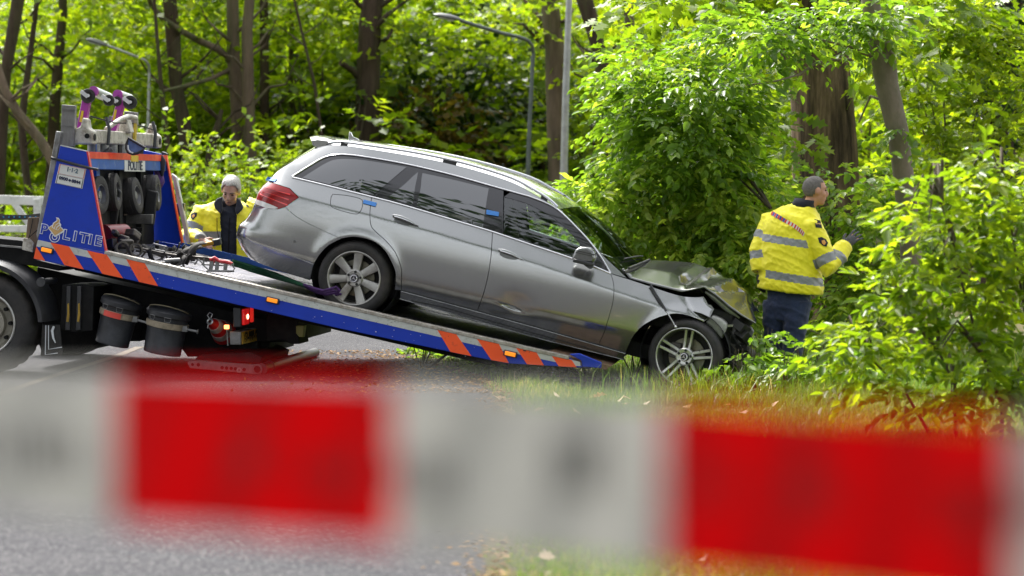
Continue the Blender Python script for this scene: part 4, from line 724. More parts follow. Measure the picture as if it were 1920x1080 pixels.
for a in np.linspace(rad(150), rad(2), 26):
    r0, r1 = .485, .545; d = np.array([math.cos(a), 0, math.sin(a)]); rings.append([cw + d * r0 + np.array([0, -.05, 0]), cw + d * (r1 - .02) + np.array([0, -.06, 0]), cw + d * r1 + np.array([0, -.02, 0]), cw + d * (r1 + .005) + np.array([0, .34, 0]), cw + d * (r1 - .03) + np.array([0, .36, 0]), cw + d * (r0 + .02) + np.array([0, -.02, 0])])
mb = MB(); mb.ring_loft(rings); mb.build("mudguard", BLKP, LORRY, 40)
mb = MB(); p = T(77, 529, -1.28); mb.cyl(p, p + np.array([.0, .35, 0]), .028, .028, 14); mb.cyl(p + np.array([0, -.01, 0]), p + np.array([0, .03, 0]), .04, .04, 14); mb.build("mudguard_stay", BLKP, LORRY)
mf = tpx("mud_flap", [(79, 609), (112, 609), (118, 667), (76, 667)], -1.12, .012, RUB, None, .003)
for pts in ([(86, 610), (85, 665), (108, 662)], [(91, 610), (91, 655), (116, 651)]):
    mb = MB(); mb.tube([T(u, v, -1.125) for u, v in pts], .0045, 6); mb.build("flap_line", LWHT, mf)
mb = MB(); mb.tube([T(u, v, -1.128) for u, v in [(101, 612), (98, 620), (100, 634), (104, 643)]], [.01, .012, .009, .004], 6); mb.build("flap_mark", LWHT, mf)
# rear lamps, plate, bracket
mb = MB(); p = T(452, 595, -.98); mb.box(p + np.array([-.03, .16, 0]), (.07, .36, .17)); lh = mb.build("lamp_housing", BLKP, LORRY, bevel=.008)
mb = MB(); mb.box(p + np.array([.012, .10, 0]), (.03, .17, .135)); mb.build("tail_lens", mat("red_lens", (.65, .012, .012), .2, coat=.6, emit=(1, .02, .02), estr=.12), lh, bevel=.01)
mb = MB(); mb.sphere(p + np.array([.028, .12, .0]), (.008, .022, .022)); mb.build("bulb", mat("lit_bulb", (1, .3, .2), .4, emit=(1, .22, .12), estr=5), lh)
mb = MB(); mb.box(p + np.array([.012, .31, .01]), (.03, .05, .135)); mb.build("reflector", mat("red_lens2", (.75, .02, .02), .25, coat=.6, emit=(1, .03, .02), estr=.15), lh, bevel=.006)
pb0 = T(453, 634, -.95)
mb = MB(); mb.box(pb0 + np.array([-.05, .28, 0]), (.10, .60, .115)); pbx = mb.build("plate_box", GREY, LORRY, bevel=.006)
mb = MB(); mb.box(pb0 + np.array([.004, .28, 0]), (.006, .56, .105)); pl = mb.build("number_plate", mat("plate_yellow", (.62, .34, .015), .45, var=.15, dirt=(.25, .13, .02), dirt_amt=.3, dirt_scale=14), pbx)
rear_text("63-BBB-9", pb0[1] + .28, pb0[2], pb0[0] + .009, .112, mat("plate_ink", (.01, .008, .005), .5), pl, 1.0, .004)
mb = MB(); p = T(425, 613, -1.0); mb.tube([p, p + np.array([.01, 0, -.16])], .006, 6); ms = mb.build("marker_stalk", GREY, LORRY); mb = MB(); mb.box(p, (.04, .03, .035)); mb.build("marker_lens", mat("marker_lens", (.9, .25, .05), .3, emit=(1, .35, .1), estr=1.2), ms, bevel=.004)
tpx("bracket", [(500, 588), (560, 602), (556, 612), (562, 645), (545, 645), (528, 637), (500, 640)], -.55, .35, BLK)
tpx("reflector_box", [(555, 611), (571, 610.5), (568, 632.5), (561, 632), (555, 625)], -.58, .08, mat("olive_plastic", (.23, .22, .05), .5, var=.25), None, .005)
tpx("lift_post", [(487, 640), (506, 640), (503, 668), (486, 668)], -.3, .2, BLK)
mb = MB(); mb.prism([T(u, v, -.9) for u, v in [(364, 674), (376, 664), (470, 660), (492, 670), (488, 683)]], (0, 1.0, 0)); mb.build("lift_frame", BLK, LORRY, bevel=.008)
STLP = mat("lift_steel", (.13, .12, .125), .4, .5, var=.35, vscale=10, dirt=(.06, .04, .035), dirt_amt=.3)
lb = tpx("lift_arm", [(351.6, 681), (356, 675.4), (484, 684), (491, 691), (484, 702.5), (356, 690.5)], -1.0, .03, STLP, None, .004)
for u, v, r in ((361, 683.5, .013), (372, 684, .016), (416.5, 689.3, .015), (425, 690, .015), (433.5, 690.6, .015), (441.5, 691.4, .015), (458, 692.8, .015), (482.3, 692.3, .030)):
    mb = MB(); c = T(u, v, -1.0); mb.cyl(c + np.array([0, .005, 0]), c + np.array([0, -.002, 0]), r, r, 16); mb.build("pin_hole", BLK, lb)
mb = MB(); c = T(482.3, 692.3, -1.0); mb.lathe([(.032, 0), (.046, 0), (.046, -.008), (.032, -.008), (.032, 0)], c, (0, 1, 0), 24); mb.build("eye", STLP, lb)
mb = MB(); c = T(448.6, 694, -1.006); mb.lathe([(.010, 0), (.022, 0), (.022, -.008), (.010, -.008)], c, (0, 1, 0), 16); mb.build("pin_ring", GREY, lb)
mb = MB(); p = T(490, 692, -.97); mb.cyl(p, p + np.array([.0, 2.05, 0]), .050, .044, 20); mb.cyl(p + np.array([0, .25, 0]), p + np.array([0, .95, 0]), .056, .056, 20); mb.build("lift_crossbar", BLKP, LORRY)
# wooden block and hinged plate at the front of the bed
tpx("wood_block", [(52, 408), (73, 407), (70, 455), (64, 474), (48, 450)], -1.08, .12, WOODB); tpx("hinged_plate", [(44, 446), (55, 447), (63, 456), (61, 473), (41, 468)], -1.12, .02, CREAM, None, .003)
mb = MB(); mb.tube([T(u, v, -1.13) for u, v in [(62, 410), (56, 440), (53, 447), (60, 440), (72, 430)]], .004, 6); mb.build("tie_wire", BLK, LORRY)
mb = MB(); mb.prism([T(u, v, -.9) for u, v in [(-120, 402), (50, 403), (74, 400), (74, 408), (50, 412), (-120, 412)]], (0, .02, 0)); wb = mb.build("webbing_strip", BLKP, LORRY)
for u in range(-4, 72, 10):
    mb = MB(); c = T(u + 1, 406.8, -.9); mb.cyl(c + np.array([0, -.001, 0]), c + np.array([0, -.004, 0]), .008, .008, 10); mb.build("blue_stud", mat("blue_stud", (.02, .22, .42), .4), wb)
mb = MB(); p = T(337, 392, 1.25); mb.box(p, (.10, .06, .11)); mb.tube([p, T(318, 398, 1.2)], .012, 8); mb.build("side_mirror", BLKP, LORRY, bevel=.02)

# ------------------------------------------------------------------ loads on the lorry (things of their own)
def TW(u, v, y): return TRF.wld(T(u, v, y))
def load(name, label, cat, p_local, group=None):
    m = TRF.matrix() @ Matrix.Translation(Vector(tuple(float(c) for c in p_local))); return empty(name, matrix=m, label=label, cat=cat, group=group)
# aluminium ramp plates standing on the headboard
for i, (q, y) in enumerate((([(115.5, 196), (141, 198), (138, 275), (113, 275)], -1.06), ([(233, 208), (257, 211), (254, 262), (230, 262)], .70))):
    p = T(*q[3], y); o = load("drive_ramp", ["dull aluminium ramp plate upright above the number sticker", "dull aluminium ramp plate behind the cream lifting beam"][i], "ramp", p, "ramp plates on the headboard")
    mb = MB(); mb.prism([T(u, v, y) - p for u, v in q], (0, .05, 0)); mb.build("plate", ALUD, o, bevel=.004)
    mb = MB(); a, b = T(*q[0], y - .008) - p, T(*q[1], y - .008) - p; mb.bar(a - np.array([0, 0, .035]), b - np.array([0, 0, .035]), .014, .01); mb.build("crimp", ALUD, o); mb = MB(); mb.bar(a * .5 + (T(*q[3], y - .008) - p) * .5, b * .5 + (T(*q[2], y - .008) - p) * .5, .014, .008); mb.build("crimp", ALUD, o)
# cream lifting beam
p = T(158, 262, -.95); o = load("lifting_beam", "scuffed cream steel lifting beam with claws across the headboard", "beam", p)
mb = MB(); mb.box((0.0, 1.0, 0.03), (.15, 2.05, .12)); mb.build("beam", CREAM, o, bevel=.012)
for y in (0.0, 1.95):
    mb = MB(); mb.prism([(-.10, y - .08, -.04), (.10, y - .08, -.04), (.10, y - .08, .07), (.055, y - .08, .10), (.045, y - .08, .175), (.015, y - .08, .19), (-.01, y - .08, .11), (-.10, y - .08, .07)], (0, .13, 0)); c = mb.build("claw", CREAM, o, bevel=.012)
    mb = MB(); mb.cyl((.06, y - .11, .03), (.06, y - .10, .03), .022, .022, 12); mb.cyl((.102, y - .03, .02), (.108, y - .03, .02), .03, .03, 12); mb.build("pin", BLK, c)
mb = MB(); mb.tube([(.05, .45, .10), (.06, .8, .19), (.07, 1.05, .23), (.09, 1.2, .22), (.09, 1.22, .16)], [.02, .022, .024, .024, .02], 10); mb.build("hook_arm", CREAM, o)
mb = MB(); mb.prism([(.0, .95, .08), (.12, .95, .08), (.09, .95, .20), (.03, .95, .20)], (0, .12, 0)); mb.build("bracket", CREAM, o, bevel=.01)
for y in (.35, 1.75): mb = MB(); mb.tube([(.10, y, -.04), (.105, y + .02, .1), (.07, y + .05, .20)], .016, 8); mb.build("hold_down", BLKP, o)
for y in (.2, .45, .7, .95, 1.2): mb = MB(); mb.cyl((.02, y, -.14), (.02, y, -.03), .055, .055, 16); mb.build("roller_foot", GREY, o)
mb = MB(); mb.box((.09, 1.16, .02), (.02, .05, .30), rotm(0, 0, rad(-14))); mb.build("yellow_strap", mat("strap_yellow", (.50, .36, .03), .7, var=.4, vscale=30), o)
mb = MB(); mb.tube([(.06, 0, .2), (.08, .6, .16), (.07, 1.2, .17), (.06, 1.95, .12)], .006, 6); mb.build("cable", BLK, o)
# half round strap pouch
p = T(236, 262, -.30); o = load("strap_pouch", "half round blue pouch with black rim hanging from the beam", "pouch", p)
q = [(241, 259), (237, 270), (237, 279), (241, 286), (249, 289), (258, 287.5), (266, 283), (272, 277), (258, 269)]
mb = MB(); mb.prism([T(u, v, -.30) - p for u, v in q], (0, .02, 0)); mb.build("panel", mat("pouch_blue", (.10, .16, .36), .4, var=.4, vscale=10, coat=.4), o)
mb = MB(); mb.tube([T(u, v, -.305) - p for u, v in q], .012, 8, closed=True); mb.build("rim", BLKP, o)
mb = MB(); mb.tube([T(u, v, -.312) - p for u, v in [(240, 272), (240.5, 280), (244, 285), (250, 287)]], .008, 6); mb.build("reflective_print", LWHT, o)
# purple wheel jacks
for i, (post, roller, cas, y) in enumerate((([(152, 247), (156, 225), (163, 188)], [(177, 172), (203, 183)], [(165, 180, .060), (204, 188, .046)], -.70), ([(212, 246), (218, 222), (229, 188)], [(222, 178), (242, 185)], [(219, 190, .042), (244, 192, .060)], .25))):
    p = T(*post[0], y); o = load("wheel_jack", ["purple wheel jack with grey roller standing beside the aluminium plate", "purple wheel jack with grey roller behind the cream hook arm"][i], "jack", p, "purple wheel jacks")
    mb = MB(); mb.bar(T(*post[0], y) - p, T(*post[2], y) - p, .07, .075, (0, 1, 0)); po = mb.build("post", PURP, o, bevel=.008)
    mb = MB(); c = (T(*post[1], y) - p) + np.array([0, -.042, .03]); mb.box(c, (.022, .004, .10), rotm(0, rad(12))); mb.build("warning_label", mat("label_yellow", (.62, .42, .02), .5), po)
    mb = MB(); a, b = T(*roller[0], y) - p, T(*roller[1], y + .35) - p; mb.cyl(a, b, .045, .045, 20); mb.build("roller", mat("roller_grey", (.36, .39, .36), .4, .2, var=.15), o)
    mb = MB(); mb.cyl(a - unit(b - a) * .03, a, .046, .046, 18); mb.build("roller_end", PURP, o)
    mb = MB(); mb.tube([T(*post[2], y) - p, a - unit(b - a) * .025], .022, 10); mb.build("elbow", PURP, o)
    for u, v, r in cas:
        c = T(u, v, y - .04) - p; mb = MB(); ax = unit((.35, -1, .05)); mb.lathe([(.0, -.03), (r, -.028), (r + .004, 0), (r, .028), (r * .6, .03), (r * .55, .015), (.0, .015)], c, ax, 28); cs = mb.build("caster", RUB, o, 40)
        mb = MB(); mb.bar(c + np.array([-.05, -.045, .04]), c + np.array([.012, -.045, -.008]), .012, .032); mb.cyl(c + ax * .03, c + ax * .05, .014, .014, 10); mb.build("fork", mat("zinc", (.55, .55, .56), .35, .8, var=.15), cs)
    mb = MB(); mb.bar(T(post[0][0] - 8 + 0 * i, post[0][1] - 8, y + .15) - p, T(post[1][0] - 10, post[1][1] - 4, y + .15) - p, .02, .03); mb.build("lever", GREY, o)
# tow dolly with four small wheels
p = T(240, 440, 0); o = load("tow_dolly", "folded tow dolly with four small tyres inside the blue headboard", "dolly", p)
for u, v, y, ax in ((178, 366, -.75, (1, -.10, .05)), (208, 360, -.32, (1, .12, .05)), (246, 368, .18, (1, .02, .14)), (284, 362, .68, (1, .15, .05))):
    c = T(u, v, y) - p; ax = unit(ax); mb = MB()
    mb.lathe([(.09, -.065), (.13, -.075), (.165, -.06), (.168, -.03), (.163, -.027), (.170, -.022), (.170, .022), (.163, .027), (.168, .03), (.165, .06), (.13, .075), (.09, .065)], c, ax, 44); t_ = mb.build("tyre", RUB, o, 40)
    mb = MB(); mb.lathe([(.092, -.06), (.096, .062), (.085, .064), (.075, .03), (.04, .02), (.036, .05), (.0, .052)], c, ax, 28); mb.build("rim", mat("rim_alloy", (.16, .16, .165), .4, .7, var=.3), t_)
for q, y in (([(206, 351), (221.5, 353), (227, 360), (217, 424), (194, 421), (200, 386)], -.25), ([(275, 354.5), (295.5, 359.6), (288, 423), (265, 419.6)], .50)):
    mb = MB(); mb.prism([T(u, v, y) - p for u, v in q], (0, .04, 0)); mb.build("fender", mat("black_fender", (.016, .016, .017), .55, var=.3, vscale=16, dirt=(.05, .05, .045), dirt_amt=.2), o, bevel=.012)
mb = MB(); mb.prism([T(u, v, .2) - p for u, v in [(190, 402), (285, 402), (284, 420), (190, 420)]], (0, .06, 0)); mb.build("axle_beam", mat("dull_beam", (.13, .125, .115), .6, .2, var=.3, dirt=(.06, .055, .05), dirt_amt=.3), o, bevel=.005)
mb = MB(); c = T(234, 391, .15) - p; mb.sphere(c, .026); mb.cyl(c - np.array([0, 0, .06]), c, .012, .012, 10); mb.cyl(c - np.array([0, 0, .06]), c - np.array([0, 0, .05]), .03, .03, 12); mb.build("tow_ball", mat("brown_steel", (.14, .11, .09), .45, .6), o)
mb = MB()
for k in range(6): u = 205 + k * 11; mb.bar(T(u, 428, .1) - p, T(u - 3, 446, .1) - p, .03, .02)
mb.bar(T(200, 427, .1) - p, T(268, 430, .1) - p, .05, .03); mb.bar(T(198, 446, .1) - p, T(262, 449, .1) - p, .05, .03); mb.build("grille", BLK, o)
# winch and chains
p = T(225, 462, -.4); o = load("winch", "greasy dark winch with red drum beside the headboard panel", "winch", p); rr = random.Random(9)
mb = MB(); c = T(200, 440, -.6) - p; mb.cyl(c + np.array([-.03, 0, 0]), c + np.array([.06, .3, 0]), .09, .09, 18); mb.build("drum", mat("drum_red", (.22, .015, .02), .45, var=.3), o)
GRS = mat("greasy_steel", (.07, .062, .055), .42, .55, var=.5, vscale=20, dirt=(.16, .13, .10), dirt_amt=.2, dirt_scale=16)
mb = MB()
for k in range(16): u, v = rr.uniform(205, 262), rr.uniform(437, 468); a = T(u, v, rr.uniform(-.7, 0)) - p; mb = MB(); mb.box(a, (rr.uniform(.05, .12), rr.uniform(.05, .15), rr.uniform(.04, .10)), rotm(rr.uniform(0, 3), rr.uniform(-.3, .5))); mb.build("gear_housing", GRS, o, bevel=.012)
for u, v in ((229, 466), (254, 469)): mb = MB(); c = T(u, v, -.95) - p; mb.lathe([(.045, -.03), (.06, -.03), (.06, .03), (.045, .03), (.045, -.03)], c, (.5, -.8, .2), 20); mb.build("snatch_ring", GRS, o)
for pts in ([(205, 478), (215, 465), (222, 470), (235, 480), (245, 484)], [(262, 486), (275, 470), (300, 478), (310, 474)], [(250, 462), (300, 474), (350, 482), (400, 490), (430, 494)], [(255, 470), (320, 478), (390, 484), (432, 490)]):
    mb = MB(); mb.tube([T(u, v, -.5) - p for u, v in pts], .010, 8); mb.build("cable", GRS, o)
# heap of straps
p = T(330, 486, -.2); o = load("strap_heap", "tangled heap of black lashing straps on the ramp deck", "straps", p)
SB = mat("strap_black", (.020, .018, .018), .8, var=.5, vscale=25, dirt=(.06, .055, .04), dirt_amt=.2)
for k in range(26):
    mb = MB(); u, v = rr.uniform(285, 372), rr.uniform(468, 494); y = rr.uniform(-.7, .5); c = T(u, v, y) - p; R_ = rotm(rr.uniform(0, 6.28), rr.uniform(-.8, .8), rr.uniform(-.8, .8)); L_ = rr.uniform(.12, .30); vs, fs = [], []
    for i, t in enumerate(np.linspace(-1, 1, 9)):
        b_ = c + R_ @ np.array([t * L_ / 2, 0, .05 * math.cos(t * 2.4 + k)]); vs += [b_ + R_ @ np.array([0, -.025, 0]), b_ + R_ @ np.array([0, .025, 0])]
    mb._add(vs, [(2 * i, 2 * i + 1, 2 * i + 3, 2 * i + 2) for i in range(8)]); ob = mb.build("strap_loop", SB, o, 60); so = ob.modifiers.new("thick", 'SOLIDIFY'); so.thickness = .006
for pts in ([(285, 462), (288, 457), (312, 463), (310, 472), (290, 468)], [(290, 490), (310, 492), (314, 486), (338, 488), (346, 500)], [(365, 496), (372, 486), (380, 494)]):
    mb = MB(); mb.tube([T(u, v, -.6) - p for u, v in pts], .008, 8); mb.build("steel_hook", GREY, o)
mb = MB(); a, b = T(310, 490, -.7) - p, T(338, 487, -.7) - p; mb.cyl(a, b, .022, .016, 12); mb.build("tie_bar", GREY, o)
mb = MB(); a = [T(u, v, .1) - p for u, v in [(345, 478), (356, 470), (368, 462), (374, 458)]]; mb.tube(a, [.03, .035, .03, .012], 8); mb.build("canvas_sling", mat("canvas_olive", (.16, .15, .09), .85, var=.4, vscale=20), o)
# ratchet with green and purple webbing leading to the rear wheel
p = T(418, 500, -.3); o = load("ratchet_strap", "ratchet strap with red handle and green webbing running to the rear wheel", "strap", p)
mb = MB(); mb.tube([T(u, v, -.55) - p for u, v in [(394, 487), (402, 484), (412, 490), (424, 491), (436, 495)]], [.016, .020, .014, .018, .014], 10); mb.tube([T(u, v, -.5) - p for u, v in [(395, 490), (400, 493), (404, 485)]], .014, 8); mb.build("handle", mat("handle_red", (.55, .012, .02), .35, coat=.4, var=.1), o)
mb = MB()
for u in (397, 408, 424): mb.bar(T(u, 490, -.55) - p, T(u - 2, 508, -.55) - p, .02, .03)
mb.bar(T(390, 508, -.55) - p, T(436, 509, -.55) - p, .12, .012); mb.bar(T(378, 496, -.5) - p, T(424, 498, -.5) - p, .02, .012); mb.tube([T(u, v, -.6) - p for u, v in [(382, 485), (382, 498), (392, 507), (436, 508), (440, 504), (434, 494)]], .007, 6); mb.build("frame", GREY, o)
def webbing(name, lines, m, ys, wdt=.012):
    for k, pts in enumerate(lines): mb = MB(); mb.tube([T(u, v, ys[min(i, len(ys) - 1)] + .03 * k) - p for i, (u, v) in enumerate(pts)], wdt, 6); mb.build(name, m, o)
GRN = mat("webbing_green", (.008, .085, .035), .8, var=.4, vscale=30); PRP = mat("webbing_purple", (.055, .016, .10), .8, var=.4, vscale=30)
webbing("green_webbing", [[(436, 490), (460, 497), (500, 508), (545, 526), (572, 536)], [(438, 493), (470, 503), (510, 515), (550, 530), (574, 537)], [(438, 496), (470, 508), (515, 521), (555, 532), (574, 538)], [(436, 488), (470, 498), (520, 514), (572, 535)]], GRN, [-.5, -.4, -.4, -.75, -.85])
webbing("purple_webbing", [[(570, 534), (590, 541), (606, 545), (622, 541), (630, 538), (638, 546)], [(572, 536), (592, 545), (608, 549), (626, 545), (636, 548)], [(574, 538), (596, 549), (612, 552), (630, 549), (640, 552)], [(604, 551), (618, 554), (634, 552)]], PRP, [-.85, -.95, -1.02, -1.02, -1.02, -1.0])
# purple glove hanging at the far corner
p = T(296, 300, 1.05); o = load("work_glove", "purple work gloves hanging from the cross bar corner", "glove", p); GLV = mat("glove_purple", (.13, .06, .22), .85, var=.35, vscale=20, bump=.4)
mb = MB(); mb.tube([T(u, v, 1.0) - p for u, v in [(295, 290), (291, 298), (293, 312), (298, 326), (300, 342), (299, 352)]], [.02, .045, .03, .04, .045, .02], 10); mb.build("glove", GLV, o, 70)
mb = MB(); mb.tube([T(u, v, .97) - p for u, v in [(298, 292), (303, 302), (303, 318), (304, 330)]], [.03, .04, .03, .012], 10); mb.build("cuff", mat("glove_dark", (.02, .018, .025), .8), o, 70)
mb = MB(); mb.bar(T(302, 305, 1.15) - p, T(310, 286, 1.15) - p, .06, .05); mb.build("clip", BLKP, o, bevel=.006)
# clamp on the cross bar
p = T(190, 295, -.6); o = load("cross_bar_clamp", "black clamp hooked over the red strip of the cross bar", "clamp", p)
mb = MB(); mb.bar(T(184, 299, -.65) - p, T(208, 280, -.55) - p, .05, .045); mb.bar(T(179, 301, -.66) - p, T(188, 297, -.66) - p, .07, .05); mb.build("jaw", BLKP, o, bevel=.006)
# two buckets slung under the bed
BUCK = mat("bucket_rubber", (.014, .015, .019), .5, var=.3, vscale=5, bump=.15, bscale=30, dirt=(.045, .048, .058), dirt_amt=.35, dirt_scale=4)
for i, (tc, bc, rt_, rb_) in enumerate((((229, 566), (210, 645), .165, .142), ((318, 585), (304, 662), .178, .158))):
    y = -1.0; a, b = T(*tc, y), T(*bc, y); p = b; o = load("bucket", ["black lidded bucket with red sticker slung under the bed", "scuffed black lidded bucket slung beside the traffic cones"][i], "bucket", p, "buckets under the bed")
    ax = unit(a - b); Hh = np.linalg.norm(a - b)
    mb = MB(); mb.lathe([(0, 0), (rb_, 0), (rb_ + .004, .012), (rb_ + .002, .02), (rt_ - .006, Hh - .06), (rt_ - .002, Hh - .02), (rt_, Hh), (0, Hh)], p * 0, ax, 40); mb.build("body", BUCK, o, 35)
    mb = MB(); mb.lathe([(rt_ + .004, Hh - .045), (rt_ + .016, Hh - .035), (rt_ + .018, Hh), (rt_ + .004, Hh + .018), (rt_ * .8, Hh + .03), (rt_ * .5, Hh + .034), (0, Hh + .036)], p * 0, ax, 40); ld = mb.build("lid", BLKP, o, 40)
    sx, sy, sz = basis(ax); e1 = unit(np.array([1, 0, 0]) - ax * ax[0]); e2 = np.array([0, -1., 0])
    for q in (-.55, .25):
        d = unit(e1 * q + e2); c = d * (rt_ + .018) + ax * (Hh - .055); t1 = unit(np.cross(ax, d)); mb = MB()
        mb.tube([c - t1 * .028 + ax * .02, c + t1 * .028 + ax * .02, c + t1 * .022 - ax * .016, c - t1 * .022 - ax * .016], .0032, 6, closed=True); mb.build("clip", GREY, ld)
    rs0 = rt_ - .006 + .006; mb = MB(); mb.lathe([(rs0 - .004, Hh - .135), (rs0 + .004, Hh - .13), (rs0 + .006, Hh - .085), (rs0 - .002, Hh - .08)], p * 0, ax, 40); bnd = mb.build("band", mat("strap_beige", (.30, .25, .18), .7, var=.4, vscale=14, dirt=(.10, .08, .06), dirt_amt=.3), o, 40)
    c = (e1 * .92 + e2 * .38) * (rs0 + .015) + ax * (Hh - .108); mb = MB(); mb.box(c, (.05, .03, .05)); mb.cyl(c, c + e1 * .11, .012, .012, 10); mb.cyl(c + e1 * .11, c + e1 * .12, .022, .022, 10); mb.build("buckle", GREY, bnd, bevel=.004)
    if i == 0:
        rings = []
        for t in np.linspace(-.62, .42, 10): d = unit(e1 * t + e2); rings.append([d * (rs0 + .009) + ax * (Hh - .132), d * (rs0 + .009) + ax * (Hh - .084), d * (rs0 + .004) + ax * (Hh - .084), d * (rs0 + .004) + ax * (Hh - .132)])
        mb = MB(); mb.ring_loft(rings); mb.build("red_sticker", mat("sticker_coral", (.70, .07, .05), .5, var=.15), bnd)
    mb = MB(); mb.tube([ax * (Hh + .01) + e1 * rt_ * math.cos(t) + e2 * rt_ * .9 * abs(math.sin(t)) + ax * .05 * math.sin(t) for t in np.linspace(0, math.pi, 14)], .004, 6); mb.build("wire_handle", mat("wire_tan", (.22, .19, .12), .5), o)
# traffic cones
a, b = T(394, 603, -1.02), T(420, 624, -.72); p = b; o = load("traffic_cone", "red and white traffic cone lying under the bed with wire clip", "cone", p); ax = unit(a - b); Hh = np.linalg.norm(a - b)
CR = mat("cone_red", (.42, .012, .012), .5, var=.2); CWh = mat("cone_white", (.42, .37, .33), .5, var=.25, dirt=(.2, .12, .1), dirt_amt=.3)
for k, (t0, t1) in enumerate(((0, .16), (.16, .36), (.36, .55), (.55, .75), (.75, 1.0))):
    rf = lambda t: .108 - .078 * t; mb = MB(); mb.lathe([(rf(t0) * .7, Hh * t0), (rf(t0), Hh * t0), (rf(t1) + .003 * (k % 2), Hh * t1), (rf(t1) * .6, Hh * t1)], p * 0, ax, 28); mb.build("sleeve", CR if k % 2 == 0 else CWh, o, 40)
mb = MB(); mb.lathe([(.022, 0), (.03, .006), (.022, .012), (.014, .006), (.022, 0)], ax * Hh, ax, 18); q = ax * (Hh + .01); mb.tube([q + np.array([.0, 0, .02]), q + np.array([-.02, 0, .05]), q + np.array([.0, 0, .075]), q + np.array([.025, 0, .06]), q + np.array([.012, 0, .03])], .004, 6); mb.tube([q + np.array([-.01, 0, -.02]), q + np.array([-.02, 0, -.06])], .004, 6); mb.build("clip", mat("zinc", (.55, .55, .56), .35, .8), o)
# ------------------------------------------------------------------ crashed silver estate car
def car_paint(name, col):
    m = mat(name, col, .20, .88, coat=1.0); t = m.node_tree; N, L = t.nodes, t.links; b = N["Principled BSDF"]; tc = N.new("ShaderNodeTexCoord")
    n = N.new("ShaderNodeTexNoise"); n.inputs["Scale"].default_value = 2.2; n.inputs["Detail"].default_value = 8; L.new(tc.outputs["Object"], n.inputs["Vector"])   # road film
    mr = N.new("ShaderNodeMapRange"); mr.inputs["From Min"].default_value = .35; mr.inputs["From Max"].default_value = .75; mr.inputs["To Min"].default_value = .02; mr.inputs["To Max"].default_value = .13; L.new(n.outputs["Fac"], mr.inputs[0]); L.new(mr.outputs[0], b.inputs["Coat Roughness"]); return m
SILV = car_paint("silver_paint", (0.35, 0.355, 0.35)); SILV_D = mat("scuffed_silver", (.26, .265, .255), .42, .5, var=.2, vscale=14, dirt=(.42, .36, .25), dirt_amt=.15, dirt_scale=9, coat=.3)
CHRM = mat("chrome", (.78, .78, .80), .10, 1.0); GBLK = mat("gloss_black", (.012, .011, .014), .08, coat=1.0); DGLASS = mat("privacy_glass", (.006, .007, .009), .015, spec=1.0, coat=1.0); INT = mat("cabin_dark", (.022, .022, .024), .8, var=.2)
def see_glass(name, tint):
    m = bpy.data.materials.new(name); m.use_nodes = True; t = m.node_tree; N, L = t.nodes, t.links; N.remove(N["Principled BSDF"]); out = N["Material Output"]
    tr = N.new("ShaderNodeBsdfTransparent"); tr.inputs[0].default_value = (*tint, 1); gl = N.new("ShaderNodeBsdfGlossy"); gl.inputs["Roughness"].default_value = .015; gl.inputs["Color"].default_value = (.95, .97, .97, 1)
    fr = N.new("ShaderNodeFresnel"); fr.inputs["IOR"].default_value = 2.0; mx = N.new("ShaderNodeMixShader"); L.new(fr.outputs[0], mx.inputs[0]); L.new(tr.outputs[0], mx.inputs[1]); L.new(gl.outputs[0], mx.inputs[2]); L.new(mx.outputs[0], out.inputs[0]); return m
DGLASS.node_tree.nodes["Principled BSDF"].inputs["IOR"].default_value = 1.7; DGLASS.node_tree.nodes["Principled BSDF"].inputs["Coat IOR"].default_value = 1.7
CGLASS = see_glass("clear_glass", (.66, .76, .70))
def pchip(xk, yk):
    xk = np.array(xk, float); yk = np.array(yk, float); h = np.diff(xk); d = np.diff(yk) / h; m = np.zeros_like(yk); m[0], m[-1] = d[0], d[-1]
    for i in range(1, len(xk) - 1):
        if d[i - 1] * d[i] > 0: w1, w2 = 2 * h[i] + h[i - 1], h[i] + 2 * h[i - 1]; m[i] = (w1 + w2) / (w1 / d[i - 1] + w2 / d[i])
    def f(x):
        x = np.clip(np.asarray(x, float), xk[0], xk[-1]); i = np.clip(np.searchsorted(xk, x) - 1, 0, len(xk) - 2); t = (x - xk[i]) / h[i]
        return (1 + 2 * t) * (1 - t) ** 2 * yk[i] + t * (1 - t) ** 2 * h[i] * m[i] + t * t * (3 - 2 * t) * yk[i + 1] + t * t * (t - 1) * h[i] * m[i + 1]
    return f
Wf = pchip([-1.14, -1.12, -1.06, -.95, -.8, -.55, -.2, .4, 1.6, 2.3, 2.65, 2.85, 3.0, 3.1, 3.4], [.66, .745, .815, .868, .897, .915, .924, .927, .927, .923, .915, .90, .862, .82, .70])
ZC = pchip([-1.1, -.62, .05, 1.1, 1.84, 2.17, 2.6, 3.1], [.895, .885, .871, .824, .758, .721, .68, .64]); ZB = pchip([-1.1, -.75, 0, .8, 1.4, 1.77, 2.12, 2.5, 3.1], [1.035, 1.032, 1.022, .985, .934, .903, .855, .845, .82])
XR = pchip([.15, .22, .247, .291, .371, .444, .508, .567, .672, .83, .934, 1.024, 1.15, 1.32, 1.45], [-.93, -.97, -.99, -1.035, -1.10, -1.13, -1.125, -1.08, -1.04, -1.02, -.97, -.92, -.80, -.63, -.52])
